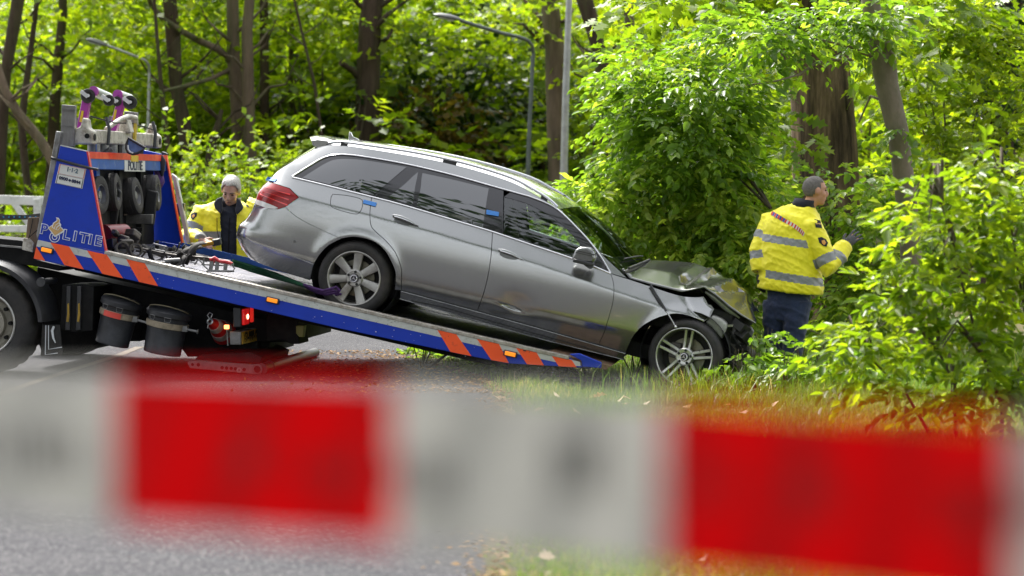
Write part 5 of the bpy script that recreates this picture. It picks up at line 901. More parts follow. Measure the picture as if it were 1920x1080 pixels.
def YF(x, z):
    x = np.asarray(x, float); z = np.asarray(z, float); xr = XR(z); s = np.clip((-.25 - x) / (-.25 - xr), 0, 1.15) ** 1.6
    w_ = Wf(x - (xr + 1.13) * s * (1 - .5 * sstep(.98, 1.15, z)))
    t = .43 - z; low = .17 * (np.sqrt(t * t + .018 ** 2) + t) + .5 * np.clip(t, 0, 1) ** 2
    mid = .28 * np.clip(np.minimum(z, ZC(x)) - .60, 0, 1) ** 2 + .12 * np.clip(.60 - z, 0, .2) ** 2
    c = z - ZC(x); up = .31 * (np.sqrt(c * c + .006 ** 2) + c)
    b = z - ZB(x); gh = .5 * (np.sqrt(b * b + .01 ** 2) + b); gre = -.24 * gh + .42 * gh ** 2
    rear = gh * .30 * np.clip((-.15 - x) / .6, 0, 1) ** 1.4
    y = w_ - low - mid - up - gre - rear
    for xc in (0.0, 2.874): d = np.hypot(x - xc, z - .318); y = y + .013 * np.exp(-((d - .37) / .055) ** 2) * (z > .2)
    y = y - .020 * np.exp(-((x - 1.40) / .13) ** 2 - ((z - .44) / .07) ** 2) - .020 * np.exp(-((x - 1.36) / .07) ** 2 - ((z - .385 + .12 * (x - 1.36)) / .011) ** 2) - .006 * np.exp(-((x - 1.25) / .10) ** 2 - ((z - .33) / .03) ** 2)
    f = np.clip((x - 2.70) / .28, 0, 1.3); y = y - .05 * f ** 2 * sstep(.62, .84, z) + .016 * np.exp(-((x - 2.80 + (z - .75) * .9) / .025) ** 2) * sstep(.66, .72, z) - .035 * np.clip((x - 2.88) / .15, 0, 1) * np.clip((.78 - z) / .1, 0, 1)
    return y
def cpx(u, v):
    y = -.85
    for _ in range(14):
        p = CARF.px(u, v, y); y = .5 * y - .5 * float(YF(p[0], p[2]))
    p = CARF.px(u, v, y); return (float(p[0]), float(p[2]))
def L_(pts): return [cpx(*p) for p in pts]
def catmull(pts, step=.02):
    p = [np.array(q, float) for q in pts]; out = []
    for i in range(len(p) - 1):
        a, b, c, d = p[max(i - 1, 0)], p[i], p[i + 1], p[min(i + 2, len(p) - 1)]; n = max(1, int(np.linalg.norm(c - b) / step))
        for t in np.arange(n) / n: out.append(.5 * ((2 * b) + (c - a) * t + (2 * a - 5 * b + 4 * c - d) * t * t + (3 * b - a - 3 * c + d) * t ** 3))
    return out + [p[-1]]
def outline(*curves):
    pts = []
    for c in curves:
        for q in c:
            q = np.array(q, float)
            if not pts or np.linalg.norm(q - pts[-1]) > .004: pts.append(q)
    if np.linalg.norm(pts[0] - pts[-1]) < .004: pts.pop()
    return pts
def inset2(pts, d):
    P = np.array(pts); A = .5 * np.sum(P[:, 0] * np.roll(P[:, 1], -1) - np.roll(P[:, 0], -1) * P[:, 1]); sg = 1 if A > 0 else -1
    e = np.roll(P, -1, 0) - P; e /= np.linalg.norm(e, axis=1, keepdims=True); n = np.stack([-e[:, 1], e[:, 0]], 1) * sg; m = n + np.roll(n, 1, 0); m /= np.maximum(np.linalg.norm(m, axis=1, keepdims=True), .3); return P + m * d
CAR = empty("estate_car", matrix=CARF.matrix(), label="crashed silver estate car with crumpled bonnet, tail up on the ramp", cat="car")
def panel(name, pts, m, side=-1, gap=.003, off=0.0, step=.03, lip=.014, parent=None, fn=YF, extra=()):
    P = inset2(pts, gap) if gap else np.array(pts); n = len(P); lo, hi = P.min(0), P.max(0)
    gx, gy = np.meshgrid(np.arange(lo[0] + step / 2, hi[0], step), np.arange(lo[1] + step / 2, hi[1], step)); G = np.stack([gx.ravel(), gy.ravel()], 1)
    xs_ = np.arange(lo[0], hi[0], step); C_ = np.concatenate([np.stack([xs_, ZC(xs_) + q], 1) for q in (-.012, 0, .012)] + [np.stack([xs_, ZB(xs_) + q], 1) for q in (-.01, .01)] + [np.stack([xs_, np.full(len(xs_), q)], 1) for q in (.40, .43, .46)]); G = np.concatenate([G, C_] + ([np.array(extra)] if len(extra) else []))
    def inside(Q):
        r = np.zeros(len(Q), bool); j = n - 1
        for i in range(n):
            c = ((P[i, 1] > Q[:, 1]) != (P[j, 1] > Q[:, 1])) & (Q[:, 0] < (P[j, 0] - P[i, 0]) * (Q[:, 1] - P[i, 1]) / (P[j, 1] - P[i, 1] + 1e-12) + P[i, 0]); r ^= c; j = i
        return r
    G = G[inside(G)]; dm = np.full(len(G), 9.)
    for i in range(n): a, b = P[i], P[(i + 1) % n]; ab = b - a; t = np.clip(((G - a) @ ab) / (ab @ ab + 1e-12), 0, 1); dm = np.minimum(dm, np.linalg.norm(G - a - t[:, None] * ab, axis=1))
    G = G[dm > step * .28]; V2 = [Vector((float(a), float(b))) for a, b in np.concatenate([P, G])]
    vo, eo, fo, *_ = delaunay_2d_cdt(V2, [(i, (i + 1) % n) for i in range(n)], [], 1, 1e-5)
    Q = np.array([(p.x, p.y) for p in vo]); y = fn(Q[:, 0], Q[:, 1]) + off; e = 1e-3
    gxx = (fn(Q[:, 0] + e, Q[:, 1]) - fn(Q[:, 0] - e, Q[:, 1])) / (2 * e); gzz = (fn(Q[:, 0], Q[:, 1] + e) - fn(Q[:, 0], Q[:, 1] - e)) / (2 * e)
    Nv = np.stack([-gxx, np.ones(len(Q)), -gzz], 1); Nv /= np.linalg.norm(Nv, axis=1, keepdims=True); V = np.stack([Q[:, 0], y, Q[:, 1]], 1)
    if side < 0: V[:, 1] *= -1; Nv[:, 1] *= -1
    faces = []
    for f in fo:
        a, b, c = (V[i] for i in f[:3]); nn = np.cross(b - a, c - a); faces.append(tuple(f) if nn @ Nv[f[0]] > 0 else tuple(reversed(f)))
    V = [tuple(p) for p in V]; NL = [tuple(p) for p in Nv]; m0 = len(V)
    if lip:                                   # folded panel edge
        key = {(round(p.x, 5), round(p.y, 5)): i for i, p in enumerate(vo)}; ids = [key.get((round(float(a), 5), round(float(b), 5))) for a, b in P]
        if None not in ids:
            base = len(V)
            for i in ids: V.append(V[i]); NL.append(NL[i])
            for i in ids: x0, y0, z0 = V[i]; V.append((x0, y0 - side * (-lip) * -1 if False else y0 + (lip if side < 0 else -lip), z0)); NL.append(NL[i])
            for k in range(n): k2 = (k + 1) % n; faces.append((base + k, base + k2, base + n + k2, base + n + k))
    me = bpy.data.meshes.new(name); me.from_pydata(V, [], faces); me.polygons.foreach_set("use_smooth", [True] * len(me.polygons)); me.normals_split_custom_set_from_vertices(NL)
    return link(name, me, m, parent or CAR)
def spt(x, z, off=0.0, side=-1):                # a point on the flank
    return np.array([x, side * (float(YF(x, z)) + off), z])
# ---- curves traced from the photograph
chrometop = catmull(L_([(548.3, 330.8), (581.7, 310), (606.7, 295.8), (631.7, 290), (673.3, 292.5), (756.7, 306.7), (843.3, 326.7), (926.7, 350), (976.7, 364), (1000, 371), (1041.7, 390), (1083.3, 428.3), (1116.7, 466.7), (1145, 511.7)]), .03)
belt = catmull(L_([(548.3, 332.5), (606.7, 346.7), (700, 370), (756.7, 385), (868, 418), (923.3, 434.6), (993.3, 458), (1071.7, 484.2), (1116.7, 501), (1145, 513)]), .03)
shutrear = catmull(L_([(696.7, 371.7), (694.2, 390), (695, 420), (701.7, 431.7), (723.3, 451.7), (740, 471.7), (750, 495), (753.3, 513.3), (752.5, 544.6)]), .02)
shutmid = catmull(L_([(923.3, 434.6), (922.5, 453.3), (920.8, 478.3), (915, 516.7), (906.7, 550), (895, 583)]), .02)
shutfront = catmull(L_([(1145, 513), (1150.8, 535), (1150, 560), (1143.3, 588.3), (1133.3, 621.7), (1121.7, 646.7)]), .02)
silltop = catmull(L_([(752.5, 544.6), (895, 583), (1016.7, 616.5), (1121.7, 646.7), (1173, 661.5)]), .04)
sillbot = catmull(L_([(750, 561), (881.7, 599), (1016.7, 637), (1136.7, 666.7), (1169, 675.5)]), .04)
archf = catmull(L_([(1173, 661.5), (1180, 645), (1190, 627), (1208, 609), (1237, 594.5), (1268.3, 588.3), (1295, 593.3), (1318.3, 603.3)]), .02)
fendtop = catmull(L_([(1145, 513), (1175.8, 522.5), (1220, 537), (1270, 553), (1300, 557), (1318, 556)]), .03)
torn = L_([(1318, 556), (1321, 563), (1326, 572), (1331, 574), (1337, 580), (1333, 586), (1330, 595), (1318.3, 603.3)])
archr = catmull(L_([(740, 543.3), (741.7, 513.3), (733.3, 490), (720, 468.3), (698.3, 451.7), (665, 444.2), (640, 447.5)]), .02); archr2 = catmull(L_([(640, 447.5), (620, 457.5), (606.7, 468.3), (590, 491.7), (583, 516)]), .02)
seam = catmull(L_([(640, 447.5), (600, 430), (570, 415), (550, 402), (535, 388)]), .02)
light_in = L_([(535, 388), (560, 370), (543.3, 353.3), (515, 344)]); light_low = L_([(535, 388), (521.7, 392), (505, 391)])
roof_e = catmull([(-.60, 1.345), (-.543, 1.355), (-.35, 1.388), (.12, 1.422), (.45, 1.434), (.767, 1.428), (1.088, 1.40), (1.272, 1.355), (1.422, 1.31), (1.53, 1.265)], .04)
apil = catmull([(1.53, 1.265), (1.78, 1.140), (2.01, .985), (2.19, .885), (2.255, .846)], .03)
def rear_edge(z0, z1, dx=0.0): return [(float(XR(z)) + dx, z) for z in np.linspace(z0, z1, max(3, int(abs(z1 - z0) / .025)))]
def cut(c, x0, x1): return [q for q in c if x0 <= q[0] <= x1]
xm = shutmid[0][0]; x_r = shutrear[0][0]
for sd in (-1, 1):
    nm = "quarter_panel"
    top_in = list(reversed(chrometop))
    panel("body_side", outline(rear_edge(.935, 1.335, .004), roof_e, apil, fendtop[:max(2, len(fendtop) // 5)][::-1] if False else [fendtop[0]], top_in, cut(belt, -2, x_r - .004), shutrear, archr, seam, light_in), SILV, sd, .0025)
    panel("bumper_side", outline(list(reversed(seam)), archr2, [(-.385, .205)], [(-.64, .217), (-.84, .239), (-.975, .25)], rear_edge(.26, .725, .004), list(reversed(light_low))), SILV, sd, .0025)
    rd = panel("rear_door", outline(cut(belt, x_r + .004, xm - .004), shutmid, list(reversed([q for q in silltop if q[0] < shutmid[-1][0]])), list(reversed(shutrear))), SILV, sd, .0028)
    fd = panel("front_door", outline(cut(belt, xm + .004, 9), shutfront, list(reversed([q for q in silltop if shutmid[-1][0] < q[0] < shutfront[-1][0]])), list(reversed(shutmid))), SILV, sd, .0028, step=.022, extra=[(a_, b_) for a_ in np.arange(1.20, 1.52, .009) for b_ in np.arange(.345, .44, .006)])
    if sd < 0: RDOOR, FDOOR = rd, fd
    panel("front_fender", outline(fendtop, torn, list(reversed(archf)), list(reversed([q for q in silltop if q[0] > shutfront[-1][0] + .002])), list(reversed(shutfront))), SILV, sd, .0025, step=.02)
    panel("side_sill", outline(silltop, list(reversed(sillbot))), SILV, sd, .002, .010)
    tl = panel("tail_light", outline(light_in, rear_edge(.935, .735, .004), list(reversed(light_low))), mat("tail_red", (.26, .003, .005), .12, coat=.25, spec=.4, var=.25, vscale=9), sd, .002, .004, .012)
    zz = [(-1.02, .733), (-.96, .731), (-.868, .728), (-.80, .738), (-.775, .752), (-.83, .762), (-.93, .772), (-1.02, .777)]
    panel("reverse_lens", [np.array(q) for q in zz], mat("lens_white", (.62, .60, .58), .15, coat=1.0), sd, 0, .010, .012, 0, tl)
    for k, (zA, zB) in enumerate(((.80, .812), (.835, .845), (.868, .88))):
        panel("light_guide", [np.array(q) for q in [(-.985, zA + .02), (-.70, zA - .012 + .012 * k), (-.70, zB - .012 + .012 * k), (-.985, zB + .022)]], mat("tail_bright", (.80, .02, .02), .12, coat=1.0), sd, 0, .009, .012, 0, tl)
    # greenhouse: gloss black frames, panes
    q1 = L_([(758, 309), (770, 312)])
    xfr = cpx(944, 400)[0]
    panel("window_frame", outline(cut(chrometop, -2, xfr), [cpx(944, 358), cpx(943, 440)], list(reversed(cut(belt, -2, xfr)))), GBLK, sd, .001, -.004, lip=0)
    fgl_top = catmull(L_([(945, 369), (993, 384), (1041.7, 412), (1071.7, 440), (1090, 462)]), .03); fgl_bot = catmull(L_([(1090, 488), (1070, 482), (993, 457), (944, 440)]), .03)
    panel("window_frame", outline(cut(chrometop, xfr, 9), [cpx(1118, 500), cpx(1090, 488), cpx(1090, 462)], list(reversed(fgl_top))), GBLK, sd, 0, -.004, lip=0)
    panel("quarter_glass", outline(catmull(L_([(566, 333.5), (590, 318), (612, 305), (634, 298), (680, 299.5), (764, 313)]), .03), catmull(L_([(762, 314), (701, 366)]), .04), catmull(L_([(699, 366), (640, 351.5), (568, 334)]), .04)), DGLASS, sd, .002, .001, lip=0)
    panel("vent_glass", [np.array(q) for q in L_([(784, 322), (728, 370), (774, 385.5)])], DGLASS, sd, .002, .001, lip=0)
    panel("rear_door_glass", outline(catmull(L_([(792, 324), (850, 336.5), (917, 353)]), .04), catmull(L_([(917, 353), (906, 426)]), .04), catmull(L_([(906, 427), (850, 410), (781, 387.5)]), .04)), DGLASS, sd, .002, .001, lip=0)
    panel("front_door_glass", outline(fgl_top, fgl_bot), CGLASS, sd, .001, -.008, lip=0)
    for c, r in ((chrometop, .0075), (belt, .0085)):
        mb = MB(); mb.tube([spt(x, z, .003, sd) for x, z in c], r, 8); mb.build("chrome_trim", CHRM, CAR, 60)
    mb = MB(); mb.tube([spt(x, z - .008, .012, sd) for x, z in silltop], .005, 6); mb.tube([spt(x, z + .004, .012, sd) for x, z in sillbot], .004, 6); mb.build("sill_trim", CHRM if False else mat("trim_grey", (.30, .30, .31), .25, .8), CAR, 60)
# sill oval moulding
ov = catmull(L_([(772, 564), (830, 576), (900, 596), (1016.7, 629), (1100, 652), (1135, 664.5)]), .05)
mb = MB(); mb.tube([spt(x, z, .012) for x, z in ov], .003, 6); mb.build("sill_groove", mat("groove_black", (.01, .01, .011), .6), CAR)
# inner shell, wheel wells, floor
for sd in (-1, 1):
    panel("inner_shell", [np.array(q) for q in [(.40, .27), (.40, .55), (.1, .78), (0, 1.0), (.8, .97), (1.8, .88), (2.3, .82), (2.7, .78), (2.3, .5), (2.25, .26)]], INT, sd, 0, -.03, .08, 0)
    for xc in (0.0, 2.874):
        mb = MB(); mb.lathe([(.375, .0), (.375, .40), (.0, .40)], (xc, sd * .885, .33), (0, -sd, 0), 40); ob = mb.build("wheel_well", mat("well_black", (.006, .006, .007), .9), CAR)
mb = MB(); mb.box((1.1, 0, .27), (3.3, 1.5, .12)); mb.build("underbody", BLK, CAR); mb = MB(); mb.box((-.55, 0, .31), (.75, 1.3, .14)); mb.build("rear_underbody", BLK, CAR)
# seam line of bumper, fuel flap, parking sensor, dents
mb = MB(); mb.tube([spt(x, z, .002) for x, z in catmull(L_([(472, 453), (520, 470), (560, 485), (588, 496)]), .03)], .0035, 6); mb.build("bumper_crease", mat("trim_grey", (.30, .30, .31), .25, .8), CAR)
c = spt(*cpx(552, 452.5), .002); mb = MB(); mb.lathe([(0, .002), (.011, .002), (.013, 0)], c, (0, -1, 0), 16); mb.build("parking_sensor", mat("sensor_grey", (.12, .12, .12), .4), CAR)
fl = [(624, 364), (650, 366.5), (674, 372), (680, 378), (678, 392), (672, 400), (664, 401), (640, 395), (622, 388), (619.5, 382), (621, 369)]
FLL = catmull(L_(fl + fl[:1]), .015); mb = MB(); mb.tube([spt(x, z, .0005) for x, z in FLL[:-1]], .0026, 6, closed=True); mb.build("fuel_flap_gap", mat("groove_black", (.01, .01, .011), .6), CAR)
for q in ([(498, 338), (502, 331.5), (520, 335), (516, 340.5)], [(682, 374), (707, 380), (704.5, 387), (681, 381)], [(912.5, 393), (936, 397.5), (935, 405.5), (912, 401.5)]):
    panel("seal_sticker", [np.array(k) for k in L_(q)], mat("sticker_blue", (.05, .22, .62), .5, var=.2, vscale=60), -1, 0, .009, .01, 0)
# door handles
for (a, b), dr in (((L_([(737, 403.5)])[0], L_([(785, 423)])[0]), RDOOR), ((L_([(935, 468)])[0], L_([(982.5, 487.5)])[0]), FDOOR)):
    P0, P1 = np.array(a), np.array(b); cc = (P0 + P1) / 2; n = 14; rings = []
    cup = [cc + np.array([.085 * math.cos(t), .030 * math.sin(t)]) + np.array([-.015, -.010]) for t in np.linspace(0, 6.283, 24, endpoint=False)]
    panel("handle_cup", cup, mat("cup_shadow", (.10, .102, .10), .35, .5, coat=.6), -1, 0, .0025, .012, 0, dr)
    for i in range(n):
        t = i / (n - 1); q = P0 * (1 - t) + P1 * t + np.array([0, .010 * math.sin(math.pi * t)]); c = spt(q[0], q[1], .012 + .016 * math.sin(math.pi * t)); hgt = .004 + .016 * math.sin(math.pi * min(1, t * 1.1 + .02)) ** .5 * (1 - .35 * t)
        rings.append([c + np.array([0, -.009 * math.cos(u), hgt * math.sin(u)]) for u in np.linspace(0, 6.283, 10, endpoint=False)])
    mb = MB(); mb.ring_loft(rings); hd = mb.build("door_handle", SILV, dr, 60)
    mb = MB(); mb.tube([r[0] + np.array([0, -.004, -.004]) for r in rings[1:-1]], .004, 6); mb.build("handle_chrome", CHRM, hd)
# roof, spoiler, tailgate, rear glass
def zroof(x): return np.interp(x, [q[0] for q in roof_e], [q[1] for q in roof_e])
def grid_part(name, fn, nu, nv, m, parent=None, sharp=70):
    vs = [tuple(fn(u, v)) for u in np.linspace(0, 1, nu) for v in np.linspace(-1, 1, nv)]; fs = [(i * nv + j, i * nv + j + 1, (i + 1) * nv + j + 1, (i + 1) * nv + j) for i in range(nu - 1) for j in range(nv - 1)]
    me = bpy.data.meshes.new(name); me.from_pydata(vs, [], fs); bm = bmesh.new(); bm.from_mesh(me); bmesh.ops.recalc_face_normals(bm, faces=bm.faces); bm.to_mesh(me); bm.free(); return link(name, me, m, parent or CAR, sharp)
def roof_fn(u, v):
    x0 = -.60 + u * 2.13; z0 = float(zroof(x0)); ye = float(YF(x0, z0)); k = 1 - abs(v) ** 2.2; x = x0 + (u ** 6) * .10 * k - (1 - u) ** 8 * .05 * k
    return np.array([x, v * ye, z0 + .055 * k * (1 - .3 * u)])
grid_part("roof", roof_fn, 40, 25, SILV)
def ws_edge(t): return np.array([np.interp(t, np.linspace(0, 1, len(apil)), [q[0] for q in apil]), np.interp(t, np.linspace(0, 1, len(apil)), [q[1] for q in apil])])
def ws_fn(u, v):
    e = ws_edge(u * .93); ye = float(YF(e[0], e[1])) - .004; k = 1 - abs(v) ** 2.1; return np.array([e[0] + .11 * k + .01, v * ye, e[1] + (.045 + .03 * u) * k])
grid_part("windscreen", ws_fn, 24, 25, CGLASS); 
mb = MB(); mb.tube([ws_fn(1.0, v) + np.array([.01, 0, .004]) for v in np.linspace(-1, 1, 21)], .014, 8); mb.build("scuttle", BLKP, CAR)
mb = MB(); mb.tube([ws_fn(.98, v) + np.array([.03, 0, .02]) for v in np.linspace(-.9, .2, 12)], .009, 8); mb.tube([ws_fn(.90 + .06 * v, v) + np.array([.015, 0, .018]) for v in np.linspace(-.75, .1, 10)], .006, 6); mb.build("wiper", BLKP, CAR)
def rear_fn(u, v, z0, z1, bul):
    z = z0 + (z1 - z0) * u; xe = float(XR(z)); ye = float(YF(xe, z)); k = 1 - abs(v) ** 2.6; return np.array([xe - bul * k, v * ye, z + .01 * k])
grid_part("rear_window", lambda u, v: rear_fn(u, v, 1.0, 1.335, .085), 14, 21, DGLASS); grid_part("tailgate", lambda u, v: rear_fn(u, v, .60, 1.0, .075), 20, 21, SILV); grid_part("rear_bumper", lambda u, v: rear_fn(u, v, .245, .60, .07), 20, 21, SILV)
mb = MB(); mb.tube([rear_fn(.2, v, .245, .60, .075) + np.array([-.004, 0, 0]) for v in np.linspace(-.98, .98, 20)], .012, 8); mb.build("bumper_chrome", CHRM, CAR)
sp = [(-.54, 1.395), (-.66, 1.400), (-.75, 1.392), (-.80, 1.372), (-.785, 1.338), (-.70, 1.315), (-.58, 1.33)]; rings = []
for v in np.linspace(-1, 1, 17): k = 1 - abs(v) ** 4; rings.append([(x + (.11 * abs(v) ** 2.2 if x < -.62 else 0), v * .57, z + .010 * k - (.012 if abs(v) > .99 else 0)) for x, z in sp])
mb = MB(); mb.ring_loft(rings); mb.build("roof_spoiler", SILV, CAR, 40)
fin = [(653, 263), (654.3, 248), (656.8, 247), (661, 256), (670, 260), (675, 264.5)]
mb = MB(); P = [CARF.px(u, v, -.02) for u, v in fin]; mb.prism(P, (0, .04, 0)); mb.build("antenna_fin", SILV, CAR, bevel=.012)
rl = catmull([(-.56, 1.368), (-.45, 1.403), (-.35, 1.418), (.12, 1.456), (.45, 1.468), (.767, 1.462), (1.088, 1.434), (1.272, 1.388), (1.43, 1.338), (1.53, 1.285)], .05)
for sd in (-1, 1):
    mb = MB(); mb.tube([(x, sd * (float(YF(x, float(zroof(x)))) - .0 if -.6 < x < 1.6 else .6) * .985, z) for x, z in rl], .0125, 10); r_ = mb.build("roof_rail", mat("rail_satin", (.66, .67, .69), .22, 1.0), CAR, 60)
    for xq in (.53, -.40, 1.40): zr = float(zroof(xq)); mb = MB(); mb.box((xq, sd * float(YF(xq, zr)) * .985, zr + .012), (.12 if xq == .53 else .06, .02, .04)); mb.build("rail_foot", mat("rail_foot", (.02, .021, .024), .4), r_)
SILV_SHADE = car_paint("shaded_silver", (.20, .205, .20))  # body silver, darkened in colour for the shade on the mirrors
# wing mirrors
for sd in (-1, 1):
    q = [(1071, 487), (1078, 467.5), (1088, 463.5), (1102, 463.5), (1113, 470), (1117.5, 488), (1110, 494.5), (1095, 494)]; P = [CARF.px(u, v, -1.07) for u, v in q]
    if sd > 0: P = [p * np.array([1, -1, 1]) for p in P]
    mb = MB(); mb.prism(P, (0, .15 * -sd * (1 if sd < 0 else 1) * 1.0 if sd < 0 else -.15, 0)); mi = mb.build("wing_mirror", SILV_SHADE, CAR, bevel=.028, bseg=3)
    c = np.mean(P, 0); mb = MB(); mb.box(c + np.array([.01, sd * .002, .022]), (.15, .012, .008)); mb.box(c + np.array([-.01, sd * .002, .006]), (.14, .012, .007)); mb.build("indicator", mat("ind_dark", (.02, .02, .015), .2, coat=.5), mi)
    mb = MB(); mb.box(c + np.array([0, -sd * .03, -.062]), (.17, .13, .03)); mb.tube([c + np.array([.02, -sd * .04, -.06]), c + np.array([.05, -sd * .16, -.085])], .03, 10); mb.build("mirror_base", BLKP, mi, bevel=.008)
# bonnet, buckled
rowsY = [-1.0, -.62, -.32, 0, .5, 1.0]
def hpx(u, v, y): p = CARF.px(u, v, y); return (p[0], p[2])
HR = [[hpx(u, v, -.76) for u, v in [(1168, 503), (1182, 521), (1220, 531.7), (1250, 539), (1278.3, 546), (1300, 541), (1320, 536.7), (1340, 551), (1362, 568), (1387, 588), (1417, 606)]],
      [hpx(u, v, -.50) for u, v in [(1180, 498), (1200, 501), (1230, 505), (1258, 511), (1272, 518), (1276, 540), (1312, 534), (1345, 541), (1375, 558), (1400, 578), (1417, 600)]],
      [hpx(u, v, -.25) for u, v in [(1188, 494), (1212, 494), (1240, 497), (1268, 502), (1285, 510), (1300, 520), (1322, 524), (1350, 531), (1378, 542), (1399, 556), (1414, 590)]],
      [hpx(u, v, 0.0) for u, v in [(1200, 490.5), (1226, 488), (1250, 489), (1280, 491), (1303, 493), (1320, 500), (1338, 510), (1356, 519), (1376, 529), (1396, 541), (1411, 578)]],
      [(2.27, .93), (2.40, .965), (2.55, .985), (2.68, 1.0), (2.80, 1.0), (2.90, .985), (2.98, .965), (3.06, .94), (3.15, .90), (3.25, .86), (3.36, .74)],
      [(2.20, .86), (2.33, .85), (2.47, .845), (2.60, .85), (2.72, .85), (2.83, .84), (2.92, .83), (3.0, .81), (3.1, .79), (3.2, .77), (3.32, .68)]]
HRa = np.array(HR)
def hood_fn(u, v):
    t = u * 10; i = min(int(t), 9); f = t - i; r = HRa[:, i] * (1 - f) + HRa[:, i + 1] * f; x = np.interp(v, rowsY, r[:, 0]); z = np.interp(v, rowsY, r[:, 1])
    w_ = .78 - .10 * max(0, u - .5); edge = min(1.0, (1 - abs(v)) / .22); rg = lambda xa, va, xb, vb, wd, am: am * max(0.0, 1 - abs((x - xa) * (vb - va) - (v - va) * (xb - xa)) / math.hypot(xb - xa, vb - va) / wd) * float(min(va, vb) - .05 <= v <= max(va, vb) + .05); cr = sstep(.35, .6, u) * (.006 * noise2(x * 11, v * 3.5, 3)) + edge * (rg(2.70, -1, 2.95, .3, .05, .028) + rg(2.98, -1, 3.30, -.1, .05, .03) + rg(2.86, -1, 3.16, -.2, .05, -.03) + rg(3.02, -.5, 3.2, .8, .06, .03) + rg(3.2, -.9, 3.3, .2, .04, -.025)); return np.array([x, v * w_, z + float(cr)])
HOODM = mat("bonnet_dark_silver", (.15, .153, .15), .20, .9, coat=.5, var=.12, vscale=5, dirt=(.22, .22, .18), dirt_amt=.15, dirt_scale=6); HOODM.node_tree.nodes["Principled BSDF"].inputs["Coat Roughness"].default_value = .16  # body silver, darkened in colour to stand for the thicket's reflection
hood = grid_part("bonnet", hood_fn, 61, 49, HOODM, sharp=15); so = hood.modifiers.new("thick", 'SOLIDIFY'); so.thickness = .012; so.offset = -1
mb = MB(); mb.tube([hood_fn(u, -.97) + np.array([0, .06, -.02 - .03 * u]) for u in np.linspace(.62, .9, 9)], [.01, .02, .028, .03, .03, .028, .022, .016, .008], 8); mb.build("bonnet_frame", SILV_D, CAR, 60)
# bent fender lip and torn edges
tf = [spt(x, z, -.004) for x, z in torn]; mb = MB(); mb.tube(tf, [.006, .012, .008, .014, .01, .012, .008, .006], 6); mb.build("torn_edge", SILV_D, CAR, 50)
# broken front end
FE = mat("engine_dark", (.014, .014, .014), .6, var=.6, vscale=14, dirt=(.06, .055, .045), dirt_amt=.25, dirt_scale=12); rr = random.Random(4)
mb = MB(); mb.box((3.02, .05, .52), (.36, 1.30, .46)); mb.box((2.75, .05, .62), (.5, 1.2, .30)); mb.box((3.2, .1, .42), (.14, 1.2, .26)); mb.build("engine_block", FE, CAR, bevel=.02)
mb = MB()
for k in range(42):
    c = np.array([rr.uniform(2.9, 3.32), rr.uniform(-.72, -.1), rr.uniform(.28, .74)]); mb.box(c, (rr.uniform(.03, .14), rr.uniform(.04, .16), rr.uniform(.02, .12)), rotm(rr.uniform(0, 3), rr.uniform(-.6, .6), rr.uniform(-.6, .6)))
mb.build("broken_plastic", FE, CAR, bevel=.004)
for k in range(12):
    a = np.array([rr.uniform(2.95, 3.2), rr.uniform(-.75, -.4), rr.uniform(.3, .65)]); mb = MB(); mb.tube([a, a + np.array([.08, -.03, -.08]), a + np.array([.16, .02, -.06 - .1 * rr.random()])], rr.uniform(.004, .010), 6); mb.build("hose", mat("hose_dark", (.03, .03, .032), .5), CAR)
def fpx(u, v, y): return CARF.px(u, v, y)
mb = MB(); mb.prism([fpx(u, v, -.80) for u, v in [(1322, 604), (1336, 591), (1352, 598), (1364, 608), (1362, 616), (1354, 637), (1345, 628), (1334, 614)]], (0, .18, 0)); mb.build("washer_bottle", mat("bottle_grey", (.40, .40, .38), .5, var=.15, vscale=12, dirt=(.22, .21, .18), dirt_amt=.3), CAR, bevel=.02, bseg=3)
mb = MB(); mb.prism([fpx(u, v, -.70) for u, v in [(1364, 609), (1378, 608.5), (1378, 612.5), (1364, 613)]], (0, .05, 0)); mb.build("bracket_tab", mat("tab_olive", (.34, .34, .26), .5), CAR)
mb = MB(); mb.prism([fpx(u, v, -.55) for u, v in [(1398, 618), (1408, 612), (1414, 622), (1408, 634), (1399, 632)]], (0, .08, 0)); mb.build("lamp_shard", mat("shard_grey", (.16, .16, .17), .3), CAR, bevel=.012)
mb = MB(); mb.prism([fpx(u, v, -.45) for u, v in [(1362, 655), (1385, 650), (1412, 660), (1418, 672), (1395, 680), (1366, 672)]], (0, .3, 0)); mb.build("bumper_shard", mat("shard_silver", (.10, .10, .09), .45, .3, var=.4, vscale=12), CAR, bevel=.02)
mb = MB(); a, b = spt(*cpx(1220, 534), .03), spt(*cpx(1250, 583), .03); c = fpx(1267, 613, -.965); mb.cyl(a, b, .0105, .0105, 10); st_ = mb.build("gas_strut", BLKP, CAR); mb = MB(); mb.tube([b, c], .0055, 8); mb.sphere(c, .012); mb.build("strut_rod", mat("zinc", (.55, .55, .56), .35, .8), st_)
